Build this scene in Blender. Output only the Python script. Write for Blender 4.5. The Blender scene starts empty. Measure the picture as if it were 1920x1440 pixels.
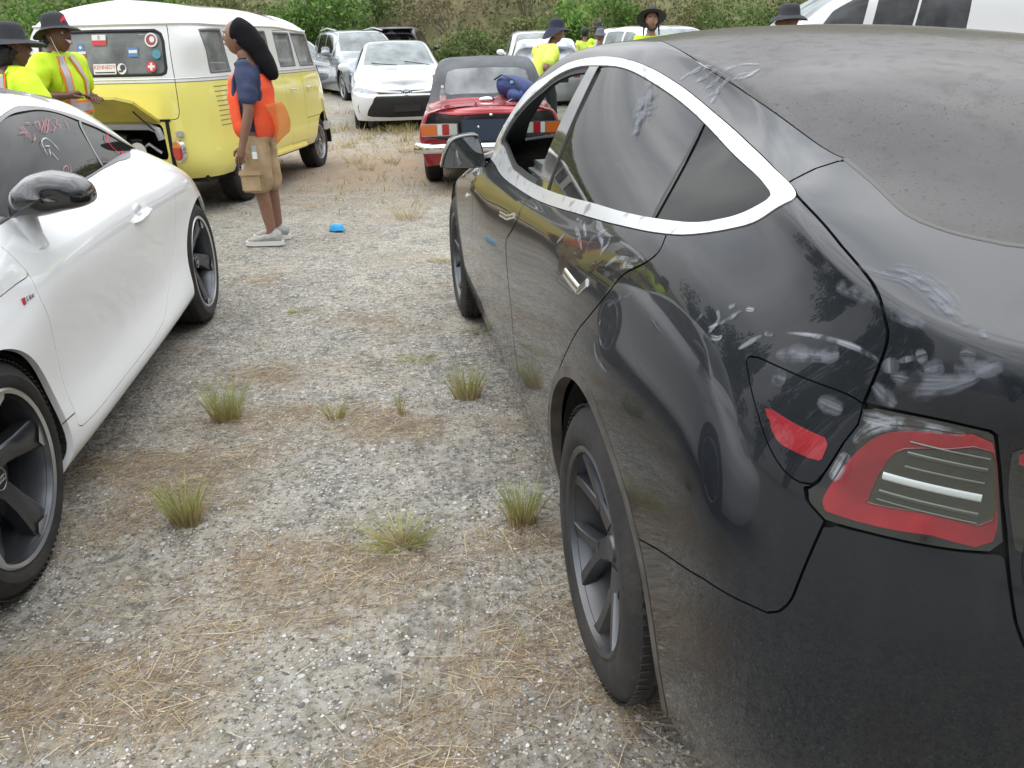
import bpy, bmesh, math, random
import numpy as np
from mathutils import Vector, Matrix, Euler
R = math.radians
sc = bpy.context.scene
COL = sc.collection
# ------------------------------------------------------------------ camera
CAM_H, CAM_P, CAM_R = 1.4077, 0.3987, -0.0239
cam_d = bpy.data.cameras.new('camera'); cam = bpy.data.objects.new('camera', cam_d); COL.objects.link(cam)
cam_d.sensor_width = 36; cam_d.lens = 36*1510.45/1920; cam_d.clip_start = 0.02; cam_d.clip_end = 2000
_r = Vector((1, 0, 0)); _u = Vector((0, math.sin(CAM_P), math.cos(CAM_P))); _b = _r.cross(_u)
_c, _s = math.cos(CAM_R), math.sin(CAM_R)
_r2 = _c*_r + _s*_u; _u2 = -_s*_r + _c*_u
cam.matrix_world = Matrix((( _r2.x, _u2.x, _b.x, 0), (_r2.y, _u2.y, _b.y, 0), (_r2.z, _u2.z, _b.z, CAM_H), (0, 0, 0, 1)))
sc.camera = cam
# ------------------------------------------------------------------ sky: overcast
SUN_EL, SUN_AZ = R(58), R(-35)      # azimuth measured from +Y towards +X
w = bpy.data.worlds.new('World'); sc.world = w; w.use_nodes = True
nt = w.node_tree; nt.nodes.clear()
sky = nt.nodes.new('ShaderNodeTexSky'); sky.sky_type = 'NISHITA'; sky.sun_disc = False
sky.sun_elevation = SUN_EL; sky.sun_rotation = SUN_AZ; sky.air_density = 1.0; sky.dust_density = 3.0
tc = nt.nodes.new('ShaderNodeTexCoord'); mp = nt.nodes.new('ShaderNodeMapping'); mp.inputs['Scale'].default_value = (1, 1, 2.6)
nz = nt.nodes.new('ShaderNodeTexNoise'); nz.inputs['Scale'].default_value = 3.2; nz.inputs['Detail'].default_value = 6; nz.inputs['Roughness'].default_value = .5
rp = nt.nodes.new('ShaderNodeValToRGB'); rp.color_ramp.elements[0].position = .34; rp.color_ramp.elements[1].position = .68
rp.color_ramp.elements[0].color = (4.0, 4.4, 4.9, 1); rp.color_ramp.elements[1].color = (9.8, 9.9, 10.0, 1)
mx = nt.nodes.new('ShaderNodeMix'); mx.data_type = 'RGBA'; mx.inputs[0].default_value = .93
bg = nt.nodes.new('ShaderNodeBackground'); bg.inputs['Strength'].default_value = .12
wo = nt.nodes.new('ShaderNodeOutputWorld'); L = nt.links.new
L(tc.outputs['Generated'], mp.inputs[0]); L(mp.outputs[0], nz.inputs['Vector']); L(nz.outputs['Fac'], rp.inputs[0])
# overcast gradient: the cloud deck is brightest overhead and to the left, dullest low on the right
sxyz = nt.nodes.new('ShaderNodeSeparateXYZ'); zr = nt.nodes.new('ShaderNodeMapRange'); zr.inputs[1].default_value = 0.0; zr.inputs[2].default_value = .85; zr.interpolation_type = 'SMOOTHSTEP'; zr.inputs[3].default_value = .24; zr.inputs[4].default_value = 1.85
xr_ = nt.nodes.new('ShaderNodeMapRange'); xr_.inputs[1].default_value = -1; xr_.inputs[2].default_value = 1; xr_.inputs[3].default_value = 1.30; xr_.inputs[4].default_value = .62
mg = nt.nodes.new('ShaderNodeMath'); mg.operation = 'MULTIPLY'; vm = nt.nodes.new('ShaderNodeVectorMath'); vm.operation = 'SCALE'
L(tc.outputs['Generated'], sxyz.inputs[0]); L(sxyz.outputs['Z'], zr.inputs[0]); L(sxyz.outputs['X'], xr_.inputs[0]); L(zr.outputs[0], mg.inputs[0]); L(xr_.outputs[0], mg.inputs[1])
L(rp.outputs[0], vm.inputs[0]); L(mg.outputs[0], vm.inputs['Scale'])
L(sky.outputs[0], mx.inputs[6]); L(vm.outputs[0], mx.inputs[7]); L(mx.outputs[2], bg.inputs[0]); L(bg.outputs[0], wo.inputs[0])
sd = bpy.data.lights.new('sun', 'SUN'); sd.energy = 0.6; sd.angle = R(150); sd.color = (1, .96, .9)
so = bpy.data.objects.new('sun', sd); COL.objects.link(so)
_d = Vector((math.sin(SUN_AZ)*math.cos(SUN_EL), math.cos(SUN_AZ)*math.cos(SUN_EL), math.sin(SUN_EL)))
so.rotation_euler = _d.to_track_quat('Z', 'Y').to_euler(); so.location = (0, 0, 20)
sc.view_settings.view_transform = 'Standard'; sc.view_settings.look = 'None'; sc.view_settings.gamma = 1
sc.view_settings.use_curve_mapping = False; sc.view_settings.exposure = 0.80
sc.cycles.max_bounces = 7; sc.cycles.transparent_max_bounces = 16; sc.cycles.glossy_bounces = 4; sc.cycles.diffuse_bounces = 3
sc.cycles.transmission_bounces = 6; sc.cycles.caustics_reflective = False; sc.cycles.caustics_refractive = False
# ------------------------------------------------------------------ materials
MATS = {}
def mat(name, col=(.5, .5, .5), rough=.5, metal=0, coat=0, spec=.5, emit=None, noise=None, bump=None, coatr=.03, sub=0, trans=0, alpha=1):
    """noise=(scale,(r,g,b) second colour,lo,hi)  bump=(scale,strength)"""
    if name in MATS: return MATS[name]
    m = bpy.data.materials.new(name); m.use_nodes = True; MATS[name] = m
    t = m.node_tree; b = t.nodes['Principled BSDF']
    b.inputs['Base Color'].default_value = (*col, 1); b.inputs['Roughness'].default_value = rough
    b.inputs['Metallic'].default_value = metal; b.inputs['Coat Weight'].default_value = coat; b.inputs['Coat Roughness'].default_value = coatr
    b.inputs['Specular IOR Level'].default_value = spec
    if sub: b.inputs['Subsurface Weight'].default_value = sub; b.inputs['Subsurface Scale'].default_value = .01
    if emit: b.inputs['Emission Color'].default_value = (*emit[:3], 1); b.inputs['Emission Strength'].default_value = emit[3]
    if noise or bump: tcn = t.nodes.new('ShaderNodeTexCoord')
    if noise:
        n = t.nodes.new('ShaderNodeTexNoise'); n.inputs['Scale'].default_value = noise[0]; n.inputs['Detail'].default_value = 6
        r = t.nodes.new('ShaderNodeMapRange'); r.inputs[1].default_value = noise[2]; r.inputs[2].default_value = noise[3]
        x = t.nodes.new('ShaderNodeMix'); x.data_type = 'RGBA'; x.inputs[6].default_value = (*col, 1); x.inputs[7].default_value = (*noise[1], 1)
        t.links.new(tcn.outputs['Object'], n.inputs['Vector']); t.links.new(n.outputs['Fac'], r.inputs[0]); t.links.new(r.outputs[0], x.inputs[0]); t.links.new(x.outputs[2], b.inputs['Base Color'])
    if bump:
        n = t.nodes.new('ShaderNodeTexNoise'); n.inputs['Scale'].default_value = bump[0]; n.inputs['Detail'].default_value = 4
        bp = t.nodes.new('ShaderNodeBump'); bp.inputs['Strength'].default_value = bump[1]; bp.inputs['Distance'].default_value = .01
        t.links.new(tcn.outputs['Object'], n.inputs['Vector']); t.links.new(n.outputs['Fac'], bp.inputs['Height']); t.links.new(bp.outputs[0], b.inputs['Normal'])
    return m
def glass(name, tint=(.3, .35, .33), dust=0.0, ior=1.5, rough=0.0, dust_sky_col=(.35, .34, .32), gain=1.25):
    if name in MATS: return MATS[name]
    m = bpy.data.materials.new(name); m.use_nodes = True; MATS[name] = m
    t = m.node_tree; t.nodes.clear(); o = t.nodes.new('ShaderNodeOutputMaterial')
    tr = t.nodes.new('ShaderNodeBsdfTransparent'); tr.inputs[0].default_value = (*tint, 1)
    gl = t.nodes.new('ShaderNodeBsdfGlossy'); gl.inputs['Roughness'].default_value = rough
    fr = t.nodes.new('ShaderNodeFresnel'); ge = t.nodes.new('ShaderNodeNewGeometry'); io = t.nodes.new('ShaderNodeMapRange'); io.inputs[3].default_value = ior; io.inputs[4].default_value = 1/ior; t.links.new(ge.outputs['Backfacing'], io.inputs[0]); t.links.new(io.outputs[0], fr.inputs[0])
    mu = t.nodes.new('ShaderNodeMath'); mu.operation = 'MULTIPLY'; mu.inputs[1].default_value = gain; mu.use_clamp = True
    x = t.nodes.new('ShaderNodeMixShader'); l = t.links.new
    l(fr.outputs[0], mu.inputs[0]); l(mu.outputs[0], x.inputs[0]); l(tr.outputs[0], x.inputs[1]); l(gl.outputs[0], x.inputs[2])
    last = x
    if dust > 0:  # dust veil; on the far and bus panes it also carries painted sky brightness
        df = t.nodes.new('ShaderNodeBsdfDiffuse'); df.inputs[0].default_value = (*dust_sky_col, 1)
        tcn = t.nodes.new('ShaderNodeTexCoord'); n = t.nodes.new('ShaderNodeTexNoise'); n.inputs['Scale'].default_value = 3.5; n.inputs['Detail'].default_value = 8
        r = t.nodes.new('ShaderNodeMapRange'); r.inputs[1].default_value = .35; r.inputs[2].default_value = .75; r.inputs[3].default_value = dust*.5; r.inputs[4].default_value = dust*1.5
        y = t.nodes.new('ShaderNodeMixShader'); l(tcn.outputs['Object'], n.inputs['Vector']); l(n.outputs['Fac'], r.inputs[0]); l(r.outputs[0], y.inputs[0])
        l(x.outputs[0], y.inputs[1]); l(df.outputs[0], y.inputs[2]); last = y
    l(last.outputs[0], o.inputs[0]); return m
# ------------------------------------------------------------------ objects
def tag(o, label=None, cat=None, group=None, kind=None):
    if label: o['label'] = label
    if cat: o['category'] = cat
    if group: o['group'] = group
    if kind: o['kind'] = kind
    return o
def empty(name, loc=(0, 0, 0), rz=0, **k):
    o = bpy.data.objects.new(name, None); COL.objects.link(o); o.location = loc; o.rotation_euler = (0, 0, rz); o.empty_display_size = .2
    return tag(o, **k)
def mesh_obj(name, V, F, mats, parent=None, mi=None, smooth=True, nrm=None, sharp=None):
    me = bpy.data.meshes.new(name)
    V = np.asarray(V, dtype=float)
    me.from_pydata([tuple(v) for v in V], [], [tuple(int(i) for i in f) for f in F])
    for m in (mats if isinstance(mats, (list, tuple)) else [mats]): me.materials.append(m)
    if mi is not None: me.polygons.foreach_set('material_index', np.asarray(mi, dtype=np.int32))
    me.polygons.foreach_set('use_smooth', [smooth]*len(me.polygons))
    if sharp is not None: me.set_sharp_from_angle(angle=R(sharp))
    if nrm is not None: me.normals_split_custom_set_from_vertices([tuple(n) for n in nrm])
    me.update()
    o = bpy.data.objects.new(name, me); COL.objects.link(o)
    if parent is not None: o.parent = parent
    return o
class MB:
    """collects plain shapes for ONE mesh"""
    def __init__(s): s.V = []; s.F = []; s.M = []; s.m = 0
    def add(s, V, F, m=None):
        b = len(s.V); s.V += [tuple(v) for v in V]; s.F += [tuple(b+i for i in f) for f in F]; s.M += [s.m if m is None else m]*len(F); return s
    def box(s, c, d, rot=None, bev=0, m=None):
        bm = bmesh.new(); bmesh.ops.create_cube(bm, size=1)
        for v in bm.verts: v.co = Vector((v.co.x*d[0], v.co.y*d[1], v.co.z*d[2]))
        if bev: bmesh.ops.bevel(bm, geom=bm.edges[:], offset=bev, segments=2, affect='EDGES')
        M = Matrix.Translation(c) @ (Euler(rot).to_matrix().to_4x4() if rot else Matrix())
        return s._bm(bm, M, m)
    def _bm(s, bm, M, m=None):
        bm.verts.index_update(); V = [M @ v.co for v in bm.verts]; F = [[v.index for v in f.verts] for f in bm.faces]; bm.free(); return s.add(V, F, m)
    def ball(s, c, d, rot=None, seg=16, m=None):
        bm = bmesh.new(); bmesh.ops.create_uvsphere(bm, u_segments=seg, v_segments=max(6, seg//2), radius=1)
        M = Matrix.Translation(c) @ (Euler(rot).to_matrix().to_4x4() if rot else Matrix()) @ Matrix.Diagonal((*d, 1))
        return s._bm(bm, M, m)
    def tube(s, P, r, seg=8, m=None, cap=True, flat=1.0):
        P = [Vector(p) for p in P]; n = len(P); rr = r if isinstance(r, (list, tuple)) else [r]*n
        V = []; F = []; up = Vector((0, 0, 1)); prev = None
        for i, p in enumerate(P):
            t = (P[min(i+1, n-1)]-P[max(i-1, 0)]).normalized()
            if prev is None:
                a = t.cross(up)
                if a.length < .1: a = t.cross(Vector((1, 0, 0)))
            else: a = prev-t*prev.dot(t)
            a.normalize(); prev = a; b = t.cross(a)
            for k in range(seg):
                q = 2*math.pi*k/seg; V.append(p+a*math.cos(q)*rr[i]+b*math.sin(q)*rr[i]*flat)
        for i in range(n-1):
            for k in range(seg): F.append((i*seg+k, i*seg+(k+1) % seg, (i+1)*seg+(k+1) % seg, (i+1)*seg+k))
        if cap: F.append(tuple(range(seg-1, -1, -1))); F.append(tuple((n-1)*seg+k for k in range(seg)))
        return s.add(V, F, m)
    def lathe(s, prof, M=None, seg=48, m=None, a0=0, a1=2*math.pi):
        """prof: (radius, axial) ; axis = local Y"""
        V = []; F = []; full = abs(a1-a0-2*math.pi) < 1e-6; ns = seg if full else seg+1
        for k in range(ns):
            q = a0+(a1-a0)*k/seg
            for (r, h) in prof: V.append(Vector((r*math.cos(q), h, r*math.sin(q))))
        n = len(prof)
        for k in range(seg):
            k2 = (k+1) % ns
            for i in range(n-1): F.append((k*n+i, k*n+i+1, k2*n+i+1, k2*n+i))
        if M is not None: V = [M @ v for v in V]
        return s.add(V, F, m)
    def prism(s, pts, th, M=None, m=None, bev=0):
        """pts: outline in local XZ, extruded along Y by th (centred)"""
        bm = bmesh.new(); vs = [bm.verts.new((x, -th/2, z)) for x, z in pts]; f = bm.faces.new(vs)
        r = bmesh.ops.extrude_face_region(bm, geom=[f]); 
        for v in r['geom']:
            if isinstance(v, bmesh.types.BMVert): v.co.y += th
        bmesh.ops.recalc_face_normals(bm, faces=bm.faces)
        if bev: bmesh.ops.bevel(bm, geom=bm.edges[:], offset=bev, segments=2, affect='EDGES')
        return s._bm(bm, M if M is not None else Matrix(), m)
    def obj(s, name, mats, parent=None, smooth=True, sharp=40):
        return mesh_obj(name, s.V, s.F, mats, parent, mi=s.M, smooth=smooth, sharp=sharp if smooth else None)
def copy_tree(o, parent=None):
    c = o.copy(); COL.objects.link(c)
    if parent is not None: c.parent = parent
    for ch in [x for x in COL.objects if x.parent == o]: copy_tree(ch, c)
    return c
def text_obj(name, s, size, M, m, parent=None, ext=.0006, res=2, align='CENTER', sx=1.0):
    cu = bpy.data.curves.new(name, 'FONT'); cu.body = s; cu.size = size; cu.extrude = ext; cu.resolution_u = res; cu.align_x = align; cu.align_y = 'CENTER'
    o = bpy.data.objects.new(name, cu); COL.objects.link(o)
    dg = bpy.context.evaluated_depsgraph_get(); me = bpy.data.meshes.new_from_object(o.evaluated_get(dg)); 
    bpy.data.objects.remove(o); bpy.data.curves.remove(cu)
    me.transform(M @ Matrix.Diagonal((sx, 1, 1, 1))); me.materials.clear(); me.materials.append(m)
    o = bpy.data.objects.new(name, me); COL.objects.link(o)
    if parent is not None: o.parent = parent
    return o
# ------------------------------------------------------------------ lofted car bodies
def nspline(t, Y, tt):
    """natural cubic spline through Y(n,k) at t, sampled at tt"""
    n = len(t); h = np.diff(t); A = np.zeros((n, n)); B = np.zeros(Y.shape)
    A[0, 0] = A[-1, -1] = 1
    for i in range(1, n-1):
        A[i, i-1] = h[i-1]; A[i, i] = 2*(h[i-1]+h[i]); A[i, i+1] = h[i]
        B[i] = 6*((Y[i+1]-Y[i])/h[i]-(Y[i]-Y[i-1])/h[i-1])
    M = np.linalg.solve(A, B); k = np.clip(np.searchsorted(t, tt, side='right')-1, 0, n-2)
    a = ((t[k+1]-tt)/h[k])[:, None]; b = 1-a; hh = h[k][:, None]
    return a*Y[k]+b*Y[k+1]+((a**3-a)*M[k]+(b**3-b)*M[k+1])*hh*hh/6
class Surf:
    def __init__(s, net, ds=.015):
        N = np.array(net, dtype=float)                # (cols, rows, 3)
        J, M, _ = N.shape
        du = np.linalg.norm(np.diff(N, axis=0), axis=2).mean(1)+.01; dv = np.linalg.norm(np.diff(N, axis=1), axis=2).mean(0)+.01
        tu = np.r_[0, np.cumsum(du)]; tv = np.r_[0, np.cumsum(dv)]
        nu = int(tu[-1]/ds)+2; nv = int(tv[-1]/ds)+2
        U = np.linspace(0, tu[-1], nu); W = np.linspace(0, tv[-1], nv)
        A = nspline(tu, N.reshape(J, -1), U).reshape(nu, M, 3)
        B = nspline(tv, A.transpose(1, 0, 2).reshape(M, -1), W).reshape(nv, nu, 3).transpose(1, 0, 2)
        B[..., 1] = np.maximum(B[..., 1], 0); B[:, -1, 1] = 0; B[0, :, 1] = 0; B[-1, :, 1] = 0
        s.P = B; s.nu, s.nv = nu, nv; s.tu, s.tv = tu, tv; s.U, s.W = U, W
        Su = np.gradient(B, axis=0); Sv = np.gradient(B, axis=1)
        n = np.cross(Su, Sv); l = np.linalg.norm(n, axis=2, keepdims=True); n = n/np.maximum(l, 1e-9)
        # outward: at mid side y>0 normal should be +y
        if n[nu//2, nv//3, 1] < 0: n = -n
        s.flip = np.cross(Su, Sv)[nu//2, nv//3, 1] < 0
        n[:, -1, 1] = 0; n[0, :, 1] = 0; n[-1, :, 1] = 0
        bad = (l[..., 0] < 1e-9); 
        if bad.any():
            ii, jj = np.where(bad)
            for a, b in zip(ii, jj): n[a, b] = n[min(max(a, 2), nu-3), min(max(b, 2), nv-3)]
        s.N = n/np.maximum(np.linalg.norm(n, axis=2, keepdims=True), 1e-9)
        s.flatP = B.reshape(-1, 3)
    def uv(s, Q):
        """nearest (u,v) index coordinates of 3-D points on the half body"""
        out = []
        for q in np.atleast_2d(np.asarray(Q, dtype=float)):
            k = int(((s.flatP-q)**2).sum(1).argmin()); i, j = divmod(k, s.nv)
            i0 = min(max(i, 1), s.nu-2); j0 = min(max(j, 1), s.nv-2)
            a = (s.P[i0+1, j]-s.P[i0-1, j])/2; b = (s.P[i, j0+1]-s.P[i, j0-1])/2; d = q-s.P[i, j]
            x = np.linalg.lstsq(np.stack([a, b], 1), d, rcond=None)[0]
            out.append((min(max(i+min(max(x[0], -1), 1), 0), s.nu-1), min(max(j+min(max(x[1], -1), 1), 0), s.nv-1)))
        return np.array(out)
    def at(s, uv, arr=None):
        arr = s.P if arr is None else arr
        uv = np.atleast_2d(uv); i = np.clip(uv[:, 0].astype(int), 0, s.nu-2); j = np.clip(uv[:, 1].astype(int), 0, s.nv-2)
        a = (uv[:, 0]-i)[:, None]; b = (uv[:, 1]-j)[:, None]
        return (1-a)*(1-b)*arr[i, j]+a*(1-b)*arr[i+1, j]+(1-a)*b*arr[i, j+1]+a*b*arr[i+1, j+1]
    def piece(s):
        I, J = np.meshgrid(np.arange(s.nu), np.arange(s.nv), indexing='ij')
        V = np.concatenate([s.P.reshape(-1, 3), s.N.reshape(-1, 3), np.stack([I, J], 2).reshape(-1, 2)], 1)
        i, j = np.meshgrid(np.arange(s.nu-1), np.arange(s.nv-1), indexing='ij'); i = i.ravel(); j = j.ravel()
        a = i*s.nv+j; b = a+s.nv; c = b+1; d = a+1
        T = np.concatenate([np.stack([a, b, c], 1), np.stack([a, c, d], 1)])
        if s.flip: T = T[:, ::-1]
        return Piece(s, V, T)
    def curve(s, pts, closed=True, n=6, smooth=True):
        """3-D key points -> dense closed curve in uv; smooth = Catmull-Rom"""
        K = s.uv(pts); m = len(K); out = []
        for k in range(m if closed else m-1):
            if closed: p0, p1, p2, p3 = K[k-1], K[k], K[(k+1) % m], K[(k+2) % m]
            else: p0, p1, p2, p3 = K[max(k-1, 0)], K[k], K[k+1], K[min(k+2, m-1)]
            nn = max(2, min(24, int(np.linalg.norm(p2-p1)/2)+1))
            for t in np.arange(nn)/nn:
                if smooth: out.append(.5*((2*p1)+(-p0+p2)*t+(2*p0-5*p1+4*p2-p3)*t*t+(-p0+3*p1-3*p2+p3)*t**3))
                else: out.append(p1+(p2-p1)*t)
        if not closed: out.append(K[-1])
        return np.array(out)
    def path(s, segs):
        return np.concatenate([s.curve(g, closed=False) if len(g) > 2 else s.uv(g) for g in segs])
def smooth_pane(p, deg=3):
    """replace the y of a window piece by a low-order surface so that it mirrors like real glass"""
    if len(p.V) < 30: return p
    x, z = p.V[:, 0], p.V[:, 2]; xm, zm = x.mean(), z.mean(); u, w_ = x-xm, z-zm
    T = [(a, b) for a in range(deg+1) for b in range(3) if a+b <= deg]; A = np.stack([u**a*w_**b for a, b in T], 1); c = np.linalg.lstsq(A, p.V[:, 1], rcond=None)[0]
    y = A @ c; gx = sum(k*a*u**max(a-1, 0)*w_**b for k, (a, b) in zip(c, T) if a); gz_ = sum(k*b*u**a*w_**max(b-1, 0) for k, (a, b) in zip(c, T) if b)
    V = p.V.copy(); V[:, 1] = y; n = np.stack([-gx*np.ones_like(y), np.ones_like(y), -gz_*np.ones_like(y)], 1); V[:, 3:6] = n/np.linalg.norm(n, axis=1, keepdims=True); return Piece(p.S, V, p.T)
class Piece:
    def __init__(s, S, V, T): s.S, s.V, s.T = S, V, T
    def compact(s):
        u = np.unique(s.T); mp = -np.ones(len(s.V), int); mp[u] = np.arange(len(u)); return Piece(s.S, s.V[u], mp[s.T]) if len(s.T) else Piece(s.S, s.V[:0], s.T)
    def sdf(s, uvc):
        """signed 3-D distance to a closed uv curve (negative inside)"""
        C = s.S.at(uvc); D = np.roll(C, -1, 0)-C; P = s.V[:, :3]; best = np.full(len(P), 1e9)
        DD = np.maximum((D*D).sum(1), 1e-12)
        lo = C.min(0)-.08; hi = C.max(0)+.08; near = np.where(((P > lo) & (P < hi)).all(1))[0]; Q = P[near]; bb = np.full(len(Q), 1e9)
        vm = uvc[:, 1] >= s.S.nv-1.02; sk = vm & np.roll(vm, -1); um = uvc[:, 0] >= s.S.nu-1.02; sk |= um & np.roll(um, -1); um = uvc[:, 0] <= .02; sk |= um & np.roll(um, -1)
        for c, d, dd, k_ in zip(C, D, DD, sk):
            if k_: continue
            t = np.clip(((Q-c)@d)/dd, 0, 1); e = Q-c-t[:, None]*d; bb = np.minimum(bb, (e*e).sum(1))
        best[near] = bb; best = np.sqrt(np.minimum(best, 1)); ins = np.zeros(len(P), bool); X, Y = s.V[near, 6], s.V[near, 7]; r = np.zeros(len(near), bool)
        A = uvc.copy(); A[A[:, 1] >= s.S.nv-1.02, 1] += 2; A[A[:, 0] >= s.S.nu-1.02, 0] += 2; A[A[:, 0] <= .02, 0] -= 2; B = np.roll(A, -1, 0)
        for (x1, y1), (x2, y2) in zip(A, B):
            if y1 == y2: continue
            c = ((y1 > Y) != (y2 > Y)) & (X < (x2-x1)*(Y-y1)/(y2-y1)+x1); r ^= c
        ins[near] = r
        return np.where(ins, -best, best)
    def cut(s, f, iso=0.0):
        """-> (part with f<iso, part with f>iso)"""
        f = f-iso; f = np.where(np.abs(f) < 1e-7, 1e-7, f); pos = f > 0; T = s.T; c = pos[T].sum(1)
        keepN = [T[c == 0]]; keepP = [T[c == 3]]; V = [s.V]; base = len(s.V); cache = {}; newV = []
        def ev(a, b):
            k = (a, b) if a < b else (b, a)
            if k not in cache:
                a, b = k; t = f[a]/(f[a]-f[b]); cache[k] = base+len(newV); v = s.V[a]*(1-t)+s.V[b]*t; newV.append(v)
            return cache[k]
        aN = []; aP = []
        for t in T[(c == 1) | (c == 2)]:
            odd = pos[t].sum() == 1     # the lone vertex is positive
            for k in range(3):
                if pos[t[k]] == odd: break
            a, b, d = int(t[k]), int(t[(k+1) % 3]), int(t[(k+2) % 3]); e, g = ev(a, b), ev(a, d)
            (aP if odd else aN).append((a, e, g)); o = (aN if odd else aP); o.append((e, b, d)); o.append((e, d, g))
        VV = np.concatenate([s.V, np.array(newV).reshape(-1, s.V.shape[1])])
        mk = lambda k, a: Piece(s.S, VV, np.concatenate([k[0], np.array(a, dtype=int).reshape(-1, 3)])).compact()
        return mk(keepN, aN), mk(keepP, aP)
    def split(s, pts=None, gap=.002, uvc=None, smooth=True):
        uvc = s.S.curve(pts, smooth=smooth) if uvc is None else uvc
        a, _ = s.cut(s.sdf(uvc), -gap); _, b = s.cut(s.sdf(uvc), gap) if gap > 0 else (None, s.cut(s.sdf(uvc), 0)[1])
        return a, b
    def mirror(s):
        V = s.V.copy(); V[:, 1] *= -1; V[:, 4] *= -1; return Piece(s.S, V, s.T[:, ::-1])
    def join(s, o): return Piece(s.S, np.concatenate([s.V, o.V]), np.concatenate([s.T, o.T+len(s.V)]))
    def shift(s, d):
        V = s.V.copy(); V[:, :3] += V[:, 3:6]*d; return Piece(s.S, V, s.T)
    def obj(s, name, mats, parent, flange=.012, inner=None, label=None, weld=True):
        V, T = s.V, s.T
        if len(T) == 0: return None
        P = V[:, :3].copy(); N = V[:, 3:6].copy(); l = np.linalg.norm(N, axis=1, keepdims=True); N /= np.maximum(l, 1e-9); F = [tuple(t) for t in T]; mi = [0]*len(F)
        if flange:
            cnt = {}
            for t in T:
                for k in range(3):
                    a, b = int(t[k]), int(t[(k+1) % 3]); cnt[(a, b)] = 1
            bd = [(a, b) for (a, b) in cnt if (b, a) not in cnt and not (abs(P[a, 1]) < 1e-5 and abs(P[b, 1]) < 1e-5)]
            idx = {}; PP = [P]; NN = [N]; n = len(P); ex = []; en = []
            ti = {}
            for a, b in bd:
                d = P[b]-P[a]; nn = np.cross(d, N[a]); L2 = np.linalg.norm(nn)
                if L2 < 1e-9: continue
                nn /= L2
                for q in (a, b): ti.setdefault(q, []).append(nn)
            for q, ns in ti.items():
                m = np.mean(ns, 0); m /= max(np.linalg.norm(m), 1e-9); idx[q] = n+len(ex)
                ex += [P[q], P[q]-N[q]*flange]; en += [m, m]
            for a, b in bd:
                if a in idx and b in idx: F.append((idx[a], idx[a]+1, idx[b]+1, idx[b])); mi.append(0)
            if ex: P = np.concatenate([P, np.array(ex)]); N = np.concatenate([N, np.array(en)])
        if inner is not None:
            o = inner; b = len(P); P = np.concatenate([P, o.V[:, :3]]); N = np.concatenate([N, o.V[:, 3:6]]); F += [tuple(t+b) for t in o.T]; mi += [1]*len(o.T)
        ob = mesh_obj(name, P, F, mats, parent, mi=mi, nrm=N)
        if label: ob['label'] = label
        return ob
def circ_field(piece, xc, zc, r, ymin=.45, sx=1.0):
    V = piece.V; d = np.sqrt(((V[:, 0]-xc)*sx)**2+(V[:, 2]-zc)**2)-r
    return np.where(V[:, 1] > ymin, d, np.maximum(d, .2))
def strip(S, uvc, w, h, name, m, parent, closed=True, side=1, up=.0, prof=None, taper=None):
    """moulding of width w following a uv curve on the body; both sides get their own object when side=-1"""
    C = S.at(uvc); N = S.at(uvc, S.N); n = len(C)
    T = np.roll(C, -1, 0)-np.roll(C, 1, 0)
    if not closed: T[0] = C[1]-C[0]; T[-1] = C[-1]-C[-2]
    T /= np.maximum(np.linalg.norm(T, axis=1, keepdims=True), 1e-9); B = np.cross(N, T)
    prof = prof or [(-.5, -.3), (-.45, .6), (-.2, 1), (.2, 1), (.45, .6), (.5, -.3)]
    V = []; F = []; k = len(prof)
    for i in range(n):
        for a, b in prof: V.append(C[i]+B[i]*a*w*(taper[i] if taper is not None else 1)+N[i]*(b*h+up))
    V = np.array(V)
    if side < 0: V[:, 1] *= -1
    for i in range(n if closed else n-1):
        j = (i+1) % n
        for q in range(k-1): F.append((i*k+q, i*k+q+1, j*k+q+1, j*k+q))
    if not closed: F.append(tuple(range(k))); F.append(tuple((n-1)*k+q for q in range(k)))
    return mesh_obj(name, V, F, m, parent, smooth=True, sharp=60)
def spoke(mb, path, m=0, depth=.03):
    """path: (r, angle, y_face, half width); box loft with chamfered face"""
    V = []; F = []; n = len(path)
    for k, p in enumerate(path):
        r, a, y, hw = p[:4]; dp = p[4] if len(p) > 4 else depth
        q = path[min(k+1, n-1)]; o = path[max(k-1, 0)]
        P = lambda s: np.array([s[0]*math.cos(s[1]), s[0]*math.sin(s[1])])
        t = P(q)-P(o); t /= np.linalg.norm(t); nn = np.array([-t[1], t[0]]); c = P(p)
        for w_, yy in ((-1, y-dp), (-1, y-.006), (-.78, y), (.78, y), (1, y-.006), (1, y-dp)):
            e = c+nn*w_*hw; V.append((e[0], yy, e[1]))
    for k in range(n-1):
        for i in range(6):
            j = (i+1) % 6; F.append((k*6+i, k*6+j, (k+1)*6+j, (k+1)*6+i))
    F.append(tuple(range(6))); F.append(tuple((n-1)*6+i for i in reversed(range(6))))
    mb.add(V, F, m)
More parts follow.
